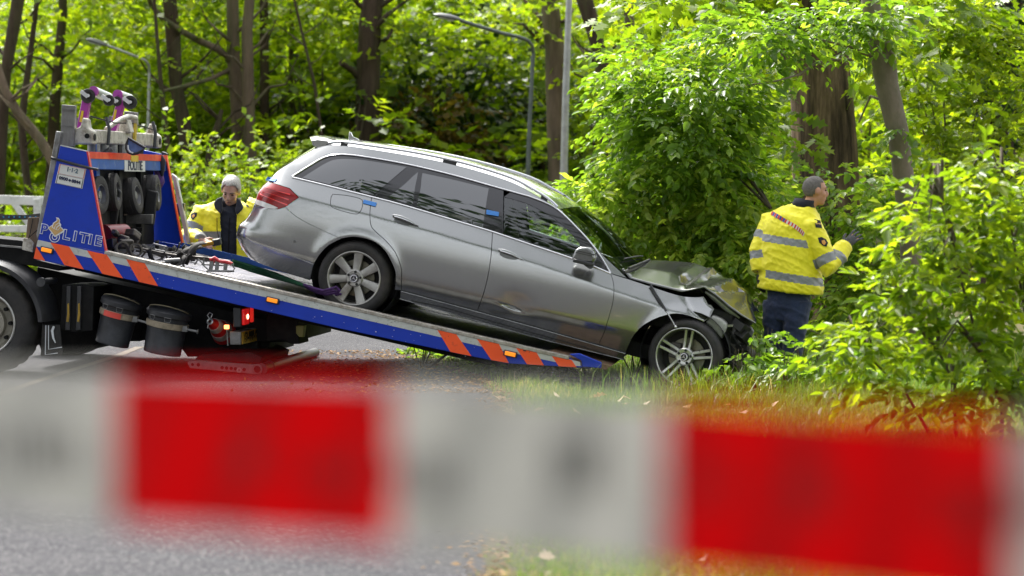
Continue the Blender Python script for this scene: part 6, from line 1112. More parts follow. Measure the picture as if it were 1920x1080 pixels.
# wheels
ALLOY = mat("alloy_dull", (.40, .39, .37), .42, .75, var=.18, vscale=16, dirt=(.20, .17, .14), dirt_amt=.2); ALLOY2 = mat("alloy_machined", (.52, .52, .50), .28, .85, var=.12, vscale=12); DISC = mat("brake_disc", (.16, .155, .12), .4, .8, var=.3, dirt=(.12, .07, .03), dirt_amt=.3)
def car_wheel(xc, sd, kind, steer=0.0):
    o = bpy.data.objects.new("wheel", None); COL.objects.link(o); o.parent = CAR; o.location = (xc, sd * .915, .318); o.rotation_euler = (0, 0, steer + (math.pi if sd > 0 else 0)); ax = (0, -1, 0); Z0 = np.zeros(3)
    rl_ = .243 if kind == "twin" else .231; hl = -.225
    def rf(r, h, k): return r - (.006 if (r > .305 and k % 3 == 0 and (h > -.03 or h < hl + .03)) else 0)
    mb = MB(); mb.lathe([(rl_ - .012, -.012), (rl_ + .004, .004), (.268, .012), (.290, .008), (.305, -.006), (.314, -.024), (.3175, -.045), (.3175, -.066), (.311, -.068), (.311, -.076), (.3185, -.078), (.3185, -.147), (.311, -.149), (.311, -.157), (.3175, -.159), (.3175, hl + .045), (.314, hl + .02), (.290, hl - .01), (rl_, hl)], Z0, ax, 150, rf); ty = mb.build("tyre", RUB, o, 42)
    am = ALLOY2 if kind == "twin" else ALLOY
    mb = MB(); mb.lathe([(rl_ - .002, -.010), (rl_ + .002, .002), (rl_ - .004, .006), (rl_ - .012, .002), (rl_ - .018, -.02), (rl_ - .026, -.10), (rl_ - .03, -.2)], Z0, ax, 64); rm = mb.build("rim", am, o, 40)
    mb = MB(); mb.lathe([(0, -.105), (.155, -.105), (.158, -.112), (.05, -.125)], Z0, ax, 40); mb.build("brake_disc", DISC, o)
    mb = MB(); mb.lathe([(0, -.13), (.226, -.13)], Z0, ax, 32); mb.build("dust_shield", mat("shield", (.012, .011, .010), .8), o)
    mb = MB(); mb.box((-.10, .075, .03), (.09, .06, .13)); mb.build("brake_caliper", mat("caliper", (.05, .045, .04), .6), o, bevel=.01)
    def spoke(a0, a1, r0, r1, w0, w1, y0, y1):
        d0 = np.array([math.cos(a0), 0, math.sin(a0)]); d1 = np.array([math.cos(a1), 0, math.sin(a1)]); p0 = d0 * r0; p1 = d1 * r1; t = unit(p1 - p0); s_ = np.array([-t[2], 0, t[0]]); rings = []
        for f in np.linspace(0, 1, 6):
            c = p0 * (1 - f) + p1 * f; w_ = (w0 * (1 - f) + w1 * f) / 2; y = y0 * (1 - f) + y1 * f - .008 * math.sin(math.pi * f) * (-1); rings.append([c + s_ * w_ + np.array([0, y + .030, 0]), c + s_ * w_ * .92 + np.array([0, y + .004, 0]), c + s_ * w_ * .6 + np.array([0, y, 0]), c - s_ * w_ * .6 + np.array([0, y, 0]), c - s_ * w_ * .92 + np.array([0, y + .004, 0]), c - s_ * w_ + np.array([0, y + .030, 0])])
        mb = MB(); mb.ring_loft(rings); mb.build("spoke", am, rm, 35)
    if kind == "seven":
        for k in range(7): a = rad(92) + k * 2 * math.pi / 7; spoke(a, a, .045, rl_ - .010, .056, .086, .022, .010)
    else:
        for k in range(5):
            a = rad(92) + k * 2 * math.pi / 5
            for q in (-1, 1): spoke(a + q * .30, a + q * .125, .072, rl_ - .008, .026, .024, .026, .010)
    mb = MB(); mb.lathe([(.078, .05), (.075, .024), (.066, .014), (.050, .022), (.047, .034), (.034, .036), (.033, .012), (.0, .010)][::1] if False else [(.080, -.06), (.076, -.022), (.064, -.012), (.040, -.014), (.038, -.02)], Z0, ax, 32); mb.build("hub", am, rm, 35)
    for k in range(5): a = rad(90) + k * 2 * math.pi / 5; c = np.array([.055 * math.cos(a), .010, .055 * math.sin(a)]); mb = MB(); mb.cyl(c, c + np.array([0, -.004, 0]), .0115, .0115, 12); mb.build("bolt_recess", mat("bolt_black", (.008, .008, .008), .6), rm)
    mb = MB(); mb.lathe([(.036, .0), (.036, -.004 + .012), (.030, .013), (0, .014)], np.array([0, .012 - .004, 0]), ax, 28); cp = mb.build("hub_cap", mat("cap_dark", (.015, .017, .03) if kind == "seven" else (.01, .01, .01), .2, coat=.6), rm, 30)
    mb = MB(); mb.lathe([(.026, .022), (.034, .022), (.034, .018)], np.array([0, .012, 0]), ax, 28); mb.build("cap_ring", CHRM, cp)
    for k in range(3): a = rad(90) + k * 2 * math.pi / 3; mb = MB(); mb.prism([(.0, -.013, .0)] + [] if False else [np.array([math.cos(a), 0, math.sin(a)]) * .026 + np.array([0, -.0125, 0]), np.array([math.cos(a + 1.05), 0, math.sin(a + 1.05)]) * .0052 + np.array([0, -.0125, 0]), np.array([0, -.0125, 0]), np.array([math.cos(a - 1.05), 0, math.sin(a - 1.05)]) * .0052 + np.array([0, -.0125, 0])], (0, .002, 0)); mb.build("star_arm", CHRM, cp)
    mb = MB(); mb.tube([(math.cos(t) * .026, -.0125, math.sin(t) * .026) for t in np.linspace(0, 6.283, 20, endpoint=False)], .0016, 6, closed=True); mb.build("star_ring", CHRM, cp)
car_wheel(0.0, -1, "seven"); car_wheel(2.874, -1, "twin", rad(-9)); car_wheel(0.0, 1, "seven"); car_wheel(2.874, 1, "twin", rad(-9))
# cabin
for y in (-.38, .38):
    mb = MB(); mb.prism([(1.02, y - .23, .45), (1.62, y - .23, .47), (1.62, y - .23, .60), (1.20, y - .23, .62), (1.03, y - .23, 1.10), (.90, y - .23, 1.10), (.95, y - .23, .5)], (0, .46, 0)); s_ = mb.build("front_seat", INT, CAR, bevel=.05, bseg=3)
    mb = MB(); mb.box((.95, y, 1.20), (.09, .24, .17)); mb.build("headrest", INT, s_, bevel=.04, bseg=3)
mb = MB(); mb.prism([(.0, -.62, .5), (.55, -.62, .5), (.55, -.62, .62), (.2, -.62, .64), (.05, -.62, 1.08), (-.08, -.62, 1.08)], (0, 1.24, 0)); mb.build("rear_seat", INT, CAR, bevel=.05)
mb = MB(); mb.prism([(1.85, -.72, .5), (2.3, -.72, .5), (2.3, -.72, .88), (2.05, -.72, .93), (1.88, -.72, .86)], (0, 1.44, 0)); mb.build("dashboard", INT, CAR, bevel=.04)
mb = MB(); c = np.array([1.74, .38, .90]); mb.tube([c + .18 * (math.cos(t) * np.array([0, 1, 0]) + math.sin(t) * unit((-.45, 0, .9))) for t in np.linspace(0, 6.283, 28, endpoint=False)], .014, 8, closed=True); mb.build("steering_wheel", INT, CAR)
mb = MB(); mb.box((1.0, 0, .36), (2.6, 1.56, .05)); mb.build("cabin_floor", INT, CAR)
mb = MB(); mb.box((-.02, 0, .92), (.05, 1.15, .4)); mb.build("luggage_screen", INT, CAR)
mb = MB(); mb.box((1.58, 0, 1.27), (.04, .20, .06)); mb.build("inside_mirror", INT, CAR, bevel=.01)
# ------------------------------------------------------------------ the two officers
from mathutils.bvhtree import BVHTree
def remesh(mb, voxel, smooth=6, fac=.5):
    me = mb.mesh("tmp"); ob = bpy.data.objects.new("tmp", me); COL.objects.link(ob)
    r = ob.modifiers.new("r", 'REMESH'); r.mode = 'VOXEL'; r.voxel_size = voxel
    s = ob.modifiers.new("s", 'SMOOTH'); s.iterations = smooth; s.factor = fac
    dg = bpy.context.evaluated_depsgraph_get(); out = bpy.data.meshes.new_from_object(ob.evaluated_get(dg)); bpy.data.objects.remove(ob); bpy.data.meshes.remove(me)
    out.polygons.foreach_set("use_smooth", [True] * len(out.polygons)); return out
SKIN = mat("skin_tan", (.52, .27, .18), .5, var=.12, vscale=30, bump=.1, bscale=200); SKIN2 = mat("skin_pale", (.60, .36, .28), .5, var=.15, vscale=25, bump=.12, bscale=180)
def cloth(name, col, rough=.6, bump=.5, sc=18, var=.12, trans=0):
    return mat(name, col, rough, var=var, vscale=8, bump=bump, bscale=sc, sheen=.2)
HIVIS = cloth("hivis_yellow", (.94, .84, .015), .55, .25, 12, .08); REFL = mat("reflective_grey", (.27, .28, .29), .45, var=.15, vscale=20, bump=.3, bscale=20); NAVY = cloth("navy_cloth", (.014, .018, .034), .8, .5, 16, .3); TROU = cloth("navy_trousers", (.018, .030, .075), .8, .6, 12, .35); COLLAR = cloth("collar_navy", (.010, .012, .022), .9, .4, 30, .3)
BOOT = mat("boot_black", (.012, .012, .012), .5); GLOVE = mat("glove_grey", (.06, .062, .07), .7, var=.35, vscale=40, bump=.3); HAIRG = mat("hair_grey", (.50, .48, .45), .55, var=.35, vscale=60, bump=.8, bscale=140, stretch=(1, 1, .3)); HAIRS = mat("hair_short", (.17, .155, .145), .8, var=.4, vscale=60, bump=.7, bscale=260); EYE = mat("eye_dark", (.02, .015, .012), .25); LIP = mat("lip", (.24, .075, .06), .5); BROW = mat("brow", (.10, .08, .065), .8)
def seg_dist(P, a, b):
    ab = b - a; t = np.clip(((P - a) @ ab) / (ab @ ab), 0, 1); return np.linalg.norm(P - a - t[:, None] * ab, axis=1), t
class Person:
    def __init__(s, label, u, v, Y, cat="person"):
        s.Y = Y; p = at(u, v, Y); s.root = empty("person", loc=(p[0], Y, float(gz(p[0], Y))), label=label, cat=cat); s.o = np.array(s.root.location)
    def P(s, u, v, dY=0.0): return at(u, v, s.Y + dY) - s.o
    def part(s, name, me, m, parent=None): return link(name, me, m, parent or s.root)
    def decal(s, name, pts, bvh, m, off=.004, parent=None, sub=4):
        """thin badge laid on the cloth where the pixel rays meet it"""
        P = []
        n = len(pts); dense = []
        for i in range(n):
            a, b = np.array(pts[i]), np.array(pts[(i + 1) % n]); dense += [a + (b - a) * t for t in np.arange(sub) / sub]
        c = np.mean(np.array(pts), 0); allp = [c] + dense; org = Vector(tuple(_C - s.o)); ok = []
        for u, v in allp:
            d = Vector(tuple(unit(ray(u, v)))); h = bvh.ray_cast(org, d)
            if h[0] is None: return None
            ok.append(np.array(h[0]) + np.array(h[1]) * off)
        k = len(dense); mb = MB(); mb._add(ok, [(0, 1 + i, 1 + (i + 1) % k) for i in range(k)]); return mb.build(name, m, parent or s.root, 70)
def head(mb, c, f, size=1.0, up=(0, 0, 1)):
    """skull, jaw, nose, ears; f = direction of the face"""
    f = unit(f); r = unit(np.cross(f, up)); u = np.cross(r, f); R_ = np.stack([f, -r, u], 1); S = size; c = np.asarray(c, float)
    q = lambda a, b, d: c + R_ @ np.array([a, b, d]) * S
    mb.sphere(q(-.012, 0, .025), np.array([.098, .077, .098]) * S, 20, 14, R_); mb.sphere(q(.022, 0, -.045), np.array([.068, .058, .075]) * S, 18, 12, R_); mb.sphere(q(.055, 0, -.095), np.array([.030, .034, .024]) * S, 12, 8, R_)
    mb.tube([q(.080, 0, .022), q(.100, 0, -.012), q(.108, 0, -.030)], [.010 * S, .014 * S, .015 * S], 8); mb.sphere(q(.098, 0, -.036), np.array([.015, .020, .012]) * S, 10, 8, R_)
    mb.sphere(q(.072, 0, .030), np.array([.022, .050, .014]) * S, 12, 8, R_)
    for e in (-1, 1): mb.sphere(q(.052, e * .042, -.025), np.array([.030, .022, .026]) * S, 10, 8, R_); mb.sphere(q(-.005, e * .080, -.005), np.array([.022, .010, .034]) * S, 10, 8, R_)
    mb.sphere(q(.082, 0, -.066), np.array([.014, .026, .013]) * S, 10, 8, R_)
    return q, R_
def face_details(s, q, R_, S=1.0):
    for e in (-1, 1):
        mb = MB(); mb.sphere(q(.077, e * .032, .008), np.array([.009, .013, .006]) * S, 10, 6, R_); mb.build("eye", EYE, s.root)
        mb = MB(); mb.tube([q(.080, e * .052, .030), q(.090, e * .034, .036), q(.092, e * .014, .030)], [.003 * S, .005 * S, .004 * S], 6); mb.build("eyebrow", BROW, s.root)
    mb = MB(); mb.tube([q(.086, -.024, -.068), q(.096, 0, -.066), q(.086, .024, -.068)], [.002 * S, .005 * S, .002 * S], 6); mb.build("mouth", LIP, s.root)
def hand(mb, w_, d, nrm, size=1.0, curl=.5, thumb=1):
    """palm and five fingers from wrist w_ along d, nrm = back of the hand"""
    d = unit(d); nrm = unit(np.asarray(nrm, float) - d * (np.asarray(nrm, float) @ d)); sd = np.cross(d, nrm) * thumb; S = size; R_ = np.stack([d, sd, nrm], 1)
    mb.sphere(w_ + d * .048 * S, np.array([.052, .042, .017]) * S, 14, 10, R_); tips = []
    for k, (o, L) in enumerate(((.034, .072), (.012, .082), (-.011, .076), (-.033, .060))):
        b = w_ + d * .086 * S + sd * o * S; d_ = unit(d + sd * o * 7); a1 = unit(d_ * math.cos(curl * .6) - nrm * math.sin(curl * .6)); a2 = unit(d_ * math.cos(curl * 1.4) - nrm * math.sin(curl * 1.4)); a3 = unit(d_ * math.cos(curl * 2.1) - nrm * math.sin(curl * 2.1))
        p1 = b + a1 * L * .45 * S; p2 = p1 + a2 * L * .32 * S; p3 = p2 + a3 * L * .25 * S; mb.tube([b - d * .02 * S, b, p1, p2, p3], [.0095 * S, .0095 * S, .0088 * S, .008 * S, .0065 * S], 8); tips.append(p3)
    t0 = w_ + d * .02 * S + sd * .034 * S; t1 = t0 + unit(d * .7 + sd * .75 - nrm * .2) * .042 * S; t2 = t1 + unit(d * .9 + sd * .25 - nrm * .4) * .034 * S; mb.tube([w_ + d * .015 * S + sd * .015 * S, t0, t1, t2], [.014 * S, .014 * S, .011 * S, .008 * S], 8)
    return tips
def torso_rings(rings, lat, dep):
    out = []
    for c, wl, wd in rings: out.append([c + lat * wl * (abs(math.cos(t)) ** .8) * np.sign(math.cos(t)) + dep * wd * (abs(math.sin(t)) ** .85) * np.sign(math.sin(t)) for t in np.linspace(0, 2 * math.pi, 28, endpoint=False)])
    return out
def wrinkle(me, amp, seed, fn=None):
    n = len(me.vertices); co = np.empty(n * 3, np.float32); me.vertices.foreach_get("co", co); co = co.reshape(-1, 3); no = np.empty(n * 3, np.float32); me.vertices.foreach_get("normal", no); no = no.reshape(-1, 3)
    x, y, z = co.T; d = .45 * (1 - np.abs(noise2(x * 14 + 20 * z, z * 8 - 9 * x + y * 10, seed + 4))) ** 5 + noise2(x * 9 + 4 * z, z * 7 - 3 * y, seed) * .5 + noise2(x * 22 - 6 * z, z * 17 + 8 * y, seed + 1) * .3 + (1 - np.abs(noise2(x * 6 + 9 * z, z * 10 + 5 * x + y * 6, seed + 2))) ** 3 * .8 - .2
    a = amp if fn is None else amp * fn(co); co += no * (d * a)[:, None]; me.vertices.foreach_set("co", co.ravel()); me.update()
def band_mats(me, rules):
    """rules: function(face centres) -> material index"""
    n = len(me.polygons); c = np.empty(n * 3, np.float32); me.polygons.foreach_get("center", c); idx = rules(c.reshape(-1, 3)); me.polygons.foreach_set("material_index", idx.astype(np.int32)); me.update()
def bvh_of(me): return BVHTree.FromPolygons([v.co for v in me.vertices], [tuple(p.vertices) for p in me.polygons])

# ---- officer standing by the thicket, back to us, head in profile
A = Person("officer in yellow jacket and dark trousers reaching a gloved hand towards the bushes", 1466, 720, 21.4)
P = A.P; lat = unit((.86, -.48, -.10)); dep = unit((.48, .86, 0))
shR, elR, wrR = P(1521, 424, -.14), P(1556, 503, -.22), P(1583, 463, -.10); shL, elL, wrL = P(1446, 414, .12), P(1424, 470, .08), P(1424, 510, .02)
hc = P(1529, 358, -.02); hf = unit((.95, .22, -.04)); hipc = P(1478, 560)
mb = MB(); q, RH = head(mb, hc, hf, 1.06); mb.tube([hc + np.array([-.02, 0, -.06]), P(1512, 395, 0), P(1500, 420, 0)], [.058, .062, .08], 14)
mb.ring_loft(torso_rings([(hipc, .16, .11), (P(1480, 500), .16, .11), (P(1484, 440), .19, .12), (P(1496, 408), .15, .09)], lat, dep))
for a, b, c in ((shR, elR, wrR), (shL, elL, wrL)): mb.tube([a, b, c], [.055, .045, .030], 12)
legs = ((P(1456, 565, .06), P(1450, 630, .05), P(1449, 716, .03)), (P(1497, 565, -.06), P(1489, 630, -.08), P(1478, 718, -.10)))
for a, b, c in legs: mb.tube([a, b, c - np.array([0, 0, .02])], [.085, .058, .045], 12)
hd_dir = unit((.75, .25, .62)); hand(mb, wrR + unit(wrR - elR) * .02, np.array([.62, .15, .55]), (-.30, -.85, .25), 1.05, .35, -1); hand(mb, wrL + np.array([0, 0, -.02]), (0.05, .05, -1), (-1, -.3, 0), 1.0, .5, 1)
body = remesh(mb, .0075, 5); A.part("body", body, [SKIN]); face_details(A, q, RH, 1.06)
# hair: close cropped cap
def hair_cap(s, q, R_, S, m, rule, amp, seed, scale=1.05, vox=.006):
    mb = MB(); mb.sphere(q(-.014, 0, .026), np.array([.103, .082, .102]) * S * scale / 1.03, 36, 26, R_); me = mb.mesh("hair"); bm = bmesh.new(); bm.from_mesh(me); inv = R_.T; c0 = q(0, 0, 0)
    dele = [f for f in bm.faces if not rule(inv @ (np.array(f.calc_center_median()) - c0) / S)]; bmesh.ops.delete(bm, geom=dele, context='FACES'); bm.to_mesh(me); bm.free()
    me.polygons.foreach_set("use_smooth", [True] * len(me.polygons)); wrinkle(me, amp, seed); ob = s.part("hair", me, m); so = ob.modifiers.new("t", 'SOLIDIFY'); so.thickness = .008; return ob
hair_cap(A, q, RH, 1.06, HAIRS, lambda l: (l[2] > .070 and l[0] < .050) or (l[0] < -.035 and l[2] > -.05) or (l[0] < .012 and l[2] > .018), .0015, 3, 1.0)
# trousers and boots
mb = MB(); mb.ring_loft(torso_rings([(P(1476, 600), .14, .11), (P(1477, 572), .185, .13), (P(1479, 535), .19, .14)], lat, dep))
for a, b, c in legs: mb.tube([a, a * .5 + b * .5, b, c], [.118, .108, .092, .082], 16)
me = remesh(mb, .011, 6); wrinkle(me, .012, 11); A.part("trousers", me, TROU)
for (a, b, c), dx in zip(legs, (.02, .05)): mb = MB(); mb.tube([c + np.array([-.06, 0, -.02]), c + np.array([.02, 0, -.005]), c + np.array([.12 + dx, .06, -.035]), c + np.array([.17 + dx, .08, -.045])], [.05, .055, .05, .03], 12); mb.build("boot", BOOT, A.root, 60)
# jacket
hem = P(1481, 545); axis = unit(P(1498, 400) - hem); mb = MB()
R0 = [(hem, .29, .20), (hem + axis * .06, .295, .205), (P(1480, 500), .285, .20), (P(1482, 455), .275, .19), (P(1485, 425), .265, .175), (P(1490, 405), .235, .15), (P(1498, 392), .165, .12), (P(1505, 384), .10, .095), (P(1508, 379), .085, .085)]
mb.ring_loft(torso_rings(R0, lat, dep)); mb.tube([shR - lat * .06, shR, shR * .5 + elR * .5, elR, elR * .4 + wrR * .6, wrR + unit(wrR - elR) * .03], [.09, .102, .096, .098, .086, .066], 18); mb.tube([shL + lat * .05, shL, shL * .5 + elL * .5, elL, wrL], [.09, .10, .094, .09, .076], 18)
me = remesh(mb, .0085, 5); wrinkle(me, .010, 5)
def rules(C):
    idx = np.zeros(len(C), int); h = (C - hem) @ axis; rel = (C - hem) @ lat; h2 = h + .04 * rel
    dR1, t1 = seg_dist(C, shR, elR); dR2, t2 = seg_dist(C, elR, wrR); dL1, t3 = seg_dist(C, shL, elL); dL2, t4 = seg_dist(C, elL, wrL); armR = (np.minimum(dR1, dR2) < .115) & (rel > .14); armL = (np.minimum(dL1, dL2) < .115) & (rel < -.17)
    tor = ~armR & ~armL; idx[tor & (h2 > .085) & (h2 < .155)] = 1; idx[tor & (h2 > .40) & (h2 < .465)] = 1
    idx[armR & (dR1 <= dR2 + .01) & (t1 > .70) & (t1 < .90)] = 1; idx[armR & (dR2 < dR1) & (t2 > .30) & (t2 < .58)] = 1; idx[armL & (dL1 <= dL2) & (t3 > .42) & (t3 < .66)] = 1; idx[armL & (dL2 < dL1) & (t4 > .1) & (t4 < .45)] = 1
    return idx
band_mats(me, rules); jk = A.part("jacket", me, [HIVIS, REFL]); bv = bvh_of(me)
mb = MB(); cc = [P(1505, 388), P(1511, 374)]; mb.ring_loft(torso_rings([(cc[0], .098, .10), (cc[0] * .5 + cc[1] * .5, .088, .092), (cc[1], .083, .088)], lat, dep), cap=False); ob = mb.build("collar", COLLAR, A.root, 60); so = ob.modifiers.new("t", 'SOLIDIFY'); so.thickness = .012
RW = [mat("trim_red", (.55, .03, .03), .5), mat("trim_white", (.62, .58, .52), .5), mat("trim_blue", (.02, .06, .30), .5)]
line = [(1440, 393), (1452, 400), (1466, 408), (1480, 416), (1492, 423), (1500, 430), (1506, 437)]
for i in range(26):
    t0, t1 = i / 26, (i + .96) / 26; g = lambda t: np.array([np.interp(t, np.linspace(0, 1, len(line)), [k[0] for k in line]), np.interp(t, np.linspace(0, 1, len(line)), [k[1] for k in line])]); a, b = g(t0), g(t1); sk = np.array([3, 0])
    m_ = RW[(0, 2)[i % 2]] if i < 11 else RW[i % 2]
    A.decal("trim_check", [a + sk, b + sk, b + np.array([0, 6.5]), a + np.array([0, 6.5])], bv, m_, .005, jk, 1)
A.decal("badge", [(1533, 446), (1540, 444.5), (1548, 449), (1552, 456), (1549, 463), (1543, 461), (1536, 455)], bv, COLLAR, .005, jk, 2); A.decal("badge_flame", [(1540, 452), (1545, 450), (1548, 456), (1545, 460), (1541, 456)], bv, mat("badge_orange", (.62, .28, .05), .5), .008, jk, 2)
A.decal("epaulette", [(1527, 412), (1537, 414), (1541, 428), (1529, 427)], bv, COLLAR, .006, jk, 2); A.decal("rank_bar", [(1528.5, 418), (1538, 419.5), (1538.6, 422), (1529, 420.6)], bv, GOLD, .009, jk, 1)
mb = MB(); hand(mb, wrR + unit(wrR - elR) * .02, np.array([.62, .15, .55]), (-.30, -.85, .25), 1.16, .35, -1); mb.tube([wrR - unit(wrR - elR) * .01, wrR + unit(wrR - elR) * .05], [.042, .038], 12); me = remesh(mb, .0042, 2); A.part("glove", me, GLOVE)
mb = MB(); hand(mb, wrL + np.array([0, 0, -.02]), (0.05, .05, -1), (-1, -.3, 0), 1.12, .5, 1); me = remesh(mb, .006, 3); A.part("glove", me, mat("glove_black", (.012, .012, .013), .7))

# ---- grey haired officer behind the ramp, looking down at a device
Bp = Person("grey haired officer in open yellow jacket looking down at a handheld device", 432, 684, 23.2)
P = Bp.P; lat = unit((.97, -.22, -.03)); dep = unit((.22, .97, 0))
hc = P(433, 358, -.08); hf = unit((-.14, -.82, -.50)); up = unit((.06, -.50, .84))
shR, elR, wrR = P(380, 398, 0), P(357, 444, -.10), P(378, 453, -.34); shL, elL, wrL = P(476, 388, .02), P(486, 450, .05), P(470, 505, -.05); hipc = P(431, 520)
mb = MB(); q, RH = head(mb, hc, hf, 1.06, up); mb.tube([hc + np.array([0, .03, -.07]), P(430, 392, .0), P(430, 410, 0)], [.062, .068, .09], 14)
mb.ring_loft(torso_rings([(hipc, .17, .12), (P(430, 460), .17, .12), (P(429, 410), .15, .10), (P(429, 390), .12, .08)], lat, dep))
for a, b, c in ((shR, elR, wrR), (shL, elL, wrL)): mb.tube([a, b, c], [.055, .045, .032], 12)
legs = ((P(412, 520, 0), P(412, 600, -.02), P(412, 676, 0)), (P(450, 520, 0), P(452, 600, -.02), P(454, 676, 0)))
for a, b, c in legs: mb.tube([a, b, c], [.09, .062, .048], 12)
hdv = unit((.8, -.45, -.28)); hand(mb, wrR + unit(wrR - elR) * .0, hdv, (-.35, -.75, .6), 1.08, .95, -1); hand(mb, wrL, (0, -.1, -1), (1, 0, 0), 1.0, .5, -1)
Bp.part("body", remesh(mb, .0075, 5), [SKIN2]); face_details(Bp, q, RH, 1.06)
hair_cap(Bp, q, RH, 1.06, HAIRG, lambda l: l[2] > .090 + .10 * max(0, l[0]) or (l[2] > .066 and l[0] < .05) or (l[0] < -.005 and l[2] > -.06) or (l[0] < .035 and l[2] > .012), .007, 8, 1.09)
rh = random.Random(2)
for grp in range(3):                       # locks combed forward and to the sides
    mb = MB()
    for k in range(110):
        a = rh.uniform(0, 6.283); front = max(0, math.cos(a)); L = (.86 if front > .4 else 1.45 if front < -.2 else 1.18) * rh.uniform(.85, 1.08); pts = []; s0 = rh.uniform(.15, .5)
        for t in np.linspace(s0, L, 6):
            aa = a + .25 * math.sin(t * 2 + k) * .4; e = np.array([math.cos(aa) * math.sin(t) * .108 - .014, math.sin(aa) * math.sin(t) * .087, math.cos(t) * .108 + .026]) * (1 + .03 * rh.random()); pts.append(q(*e))
        mb.tube(pts, [.0035, .006, .0065, .006, .0045, .0015], 5)
    mb.build("hair_lock", [mat("hair_light", (.70, .68, .63), .5), mat("hair_mid", (.46, .44, .40), .5), mat("hair_pale", (.80, .78, .74), .5)][grp], Bp.root, 80)
mb = MB(); mb.ring_loft(torso_rings([(P(431, 560), .15, .12), (P(431, 530), .19, .14), (P(430, 495), .19, .14)], lat, dep))
for a, b, c in legs: mb.tube([a, a * .5 + b * .5, b, c], [.118, .11, .095, .085], 16)
me = remesh(mb, .012, 5); wrinkle(me, .012, 12); Bp.part("trousers", me, TROU)
for a, b, c in legs: mb = MB(); mb.tube([c + np.array([0, .06, -.0]), c + np.array([0, -.04, -.01]), c + np.array([0, -.17, -.035])], [.05, .055, .04], 12); mb.build("boot", BOOT, Bp.root, 60)
mb = MB(); mb.ring_loft(torso_rings([(P(430, 505, -.0), .18, .15), (P(429, 450, -.0), .18, .155), (P(429, 415, -.0), .18, .15), (P(429, 395, -.0), .14, .115), (P(430, 386, 0), .085, .09)], lat, dep)); me = remesh(mb, .011, 5); wrinkle(me, .008, 21); fl_ = Bp.part("fleece", me, NAVY); bvf = bvh_of(me)
mb = MB(); mb.tube([P(431, 408, -.16), P(429, 440, -.165), P(429, 495, -.16)], .004, 6); mb.build("zip", BLK, fl_)
# jacket: closed loft, then the open front is cut away
mb = MB(); hem = P(428, 505, 0); axis = np.array([0, 0, 1.])
mb.ring_loft(torso_rings([(P(428, 515), .31, .20), (P(428, 490), .315, .205), (P(427, 450), .31, .205), (P(426, 420), .30, .195), (P(425, 400), .275, .17), (P(426, 386), .22, .125), (P(428, 377), .12, .10)], lat, dep))
mb.tube([shR + lat * .06, shR, shR * .5 + elR * .5, elR, elR * .5 + wrR * .5, wrR - unit(wrR - elR) * .02], [.085, .10, .098, .10, .094, .070], 18); mb.tube([shL - lat * .05, shL, shL * .5 + elL * .5, elL, wrL], [.10, .115, .108, .10, .08], 18)
me = remesh(mb, .0095, 8); wrinkle(me, .010, 9)
bm = bmesh.new(); bm.from_mesh(me); dl_ = []
for f in bm.faces:
    c = np.array(f.calc_center_median()); w_ = c + Bp.o; d = w_ - _C; u_ = 960 + FPX * d[0] / (d @ _fw); v_ = 540 - FPX * (d @ _up) / (d @ _fw)
    front = (c - P(428, 450)) @ dep < .02
    lo = np.interp(v_, [360, 395, 420, 470, 520], [414, 412, 413, 415, 412]); hi = np.interp(v_, [360, 395, 420, 470, 520], [444, 444, 443, 443, 445])
    if front and lo < u_ < hi and np.min(np.linalg.norm(np.array([c - wrR, c - elR]), axis=1)) > .13 and v_ > 372: dl_.append(f)
bmesh.ops.delete(bm, geom=dl_, context='FACES'); bm.to_mesh(me); bm.free()
def rulesB(C):
    idx = np.zeros(len(C), int); h = C[:, 2]; zb_ = P(400, 440)[2]; rel = (C - hem) @ lat; dR1, t1 = seg_dist(C, shR, elR); dR2, t2 = seg_dist(C, elR, wrR); arm = (np.minimum(dR1, dR2) < .118) & (rel < -.20); dL1, t3 = seg_dist(C, shL, elL); armL = (dL1 < .125) & (rel > .18)
    tor = ~arm & ~armL; idx[tor & (np.abs(h - zb_) < .035)] = 1; idx[tor & (np.abs(h - zb_ + .30) < .035)] = 1; idx[arm & (dR1 < dR2) & (t1 > .55) & (t1 < .80)] = 1; idx[arm & (dR2 <= dR1) & (t2 > .22) & (t2 < .42)] = 1; idx[armL & (t3 > .5) & (t3 < .75)] = 1; return idx
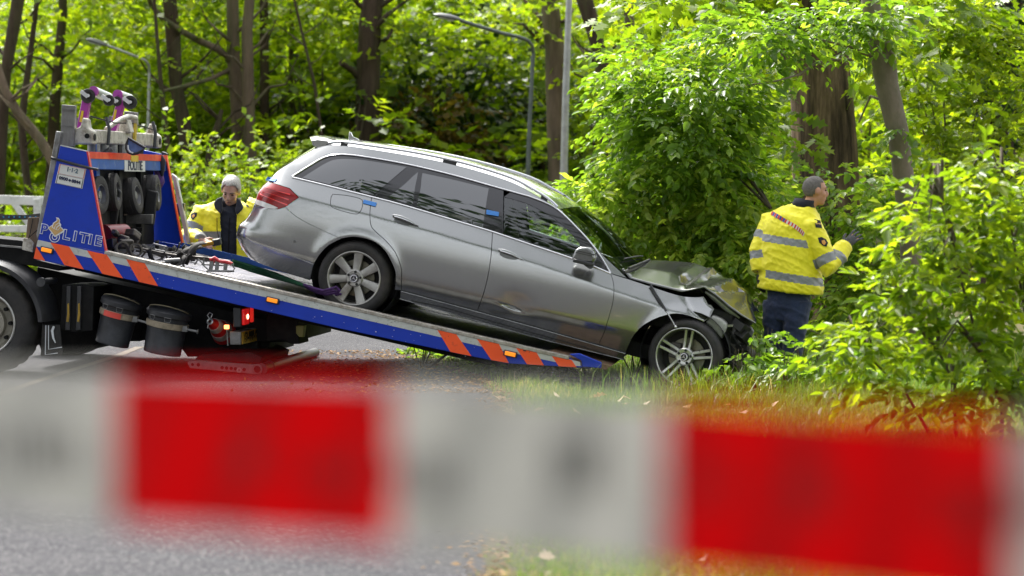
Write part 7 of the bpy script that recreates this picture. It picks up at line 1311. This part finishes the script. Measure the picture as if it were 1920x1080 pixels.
band_mats(me, rulesB); jk = Bp.part("jacket", me, [HIVIS, REFL]); so = jk.modifiers.new("t", 'SOLIDIFY'); so.thickness = .010; bv = bvh_of(me)
# broad dark fleece collar, folded open
for pts in ([(417, 368), (407, 372), (400, 380), (403, 391), (413, 401), (418, 393), (416, 380)], [(443, 370), (450, 375), (456, 388), (454, 393), (444, 403), (440, 394), (443, 384)]):
    mb = MB(); ring = [P(u, v, -.17 - .09 * (v - 366) / 40) for u, v in pts]; mb.prism(ring, (0, .05, 0)); mb.build("collar", COLLAR, jk, 60, bevel=.012, bseg=3)
mb = MB(); mb.ring_loft(torso_rings([(P(430, 388, .02), .115, .115), (P(431, 378, .03), .105, .11), (P(432, 371, .04), .10, .105)], lat, dep), cap=False); ob = mb.build("collar_stand", COLLAR, jk, 60); so = ob.modifiers.new("t", 'SOLIDIFY'); so.thickness = .016
Bp.decal("badge", [(359, 401), (365, 398), (370, 399.5), (369, 406), (362, 412.5), (358, 409)], bv, COLLAR, .006, jk, 2); Bp.decal("badge_flame", [(361, 405), (364.5, 402.5), (366, 406), (362.5, 409.5)], bv, mat("badge_orange", (.62, .28, .05), .5), .009, jk, 2)
Bp.decal("epaulette", [(374, 380), (384, 373), (386, 376), (376, 383)], bv, COLLAR, .007, jk, 2); Bp.decal("epaulette", [(460, 383), (466, 386), (468, 391), (462, 388)], bv, COLLAR, .007, jk, 2)
mb = MB(); mb.tube([P(407, 408, -.225), P(407, 430, -.22), P(410, 446, -.215)], .004, 6); mb.build("lanyard", BLK, jk)
# the device in his hand is a thing of its own
c = P(401, 454.5, -.50) + Bp.o; dv = empty("handheld_device", loc=c, label="black and yellow handheld device in the grey haired officer's hand", cat="device")
RD = np.stack([unit((1, -.2, .18)), unit((.2, 1, .25)), unit(np.cross((1, -.2, .18), (.2, 1, .25)))], 1)
mb = MB(); mb.box((.028, 0, .003), (.085, .055, .062), RD); mb.build("screen_head", BLKP, dv, bevel=.010); mb = MB(); mb.box((-.055, 0, -.012), (.12, .045, .036), RD); mb.build("grip", mat("device_yellow", (.62, .30, .015), .5), dv, bevel=.010)
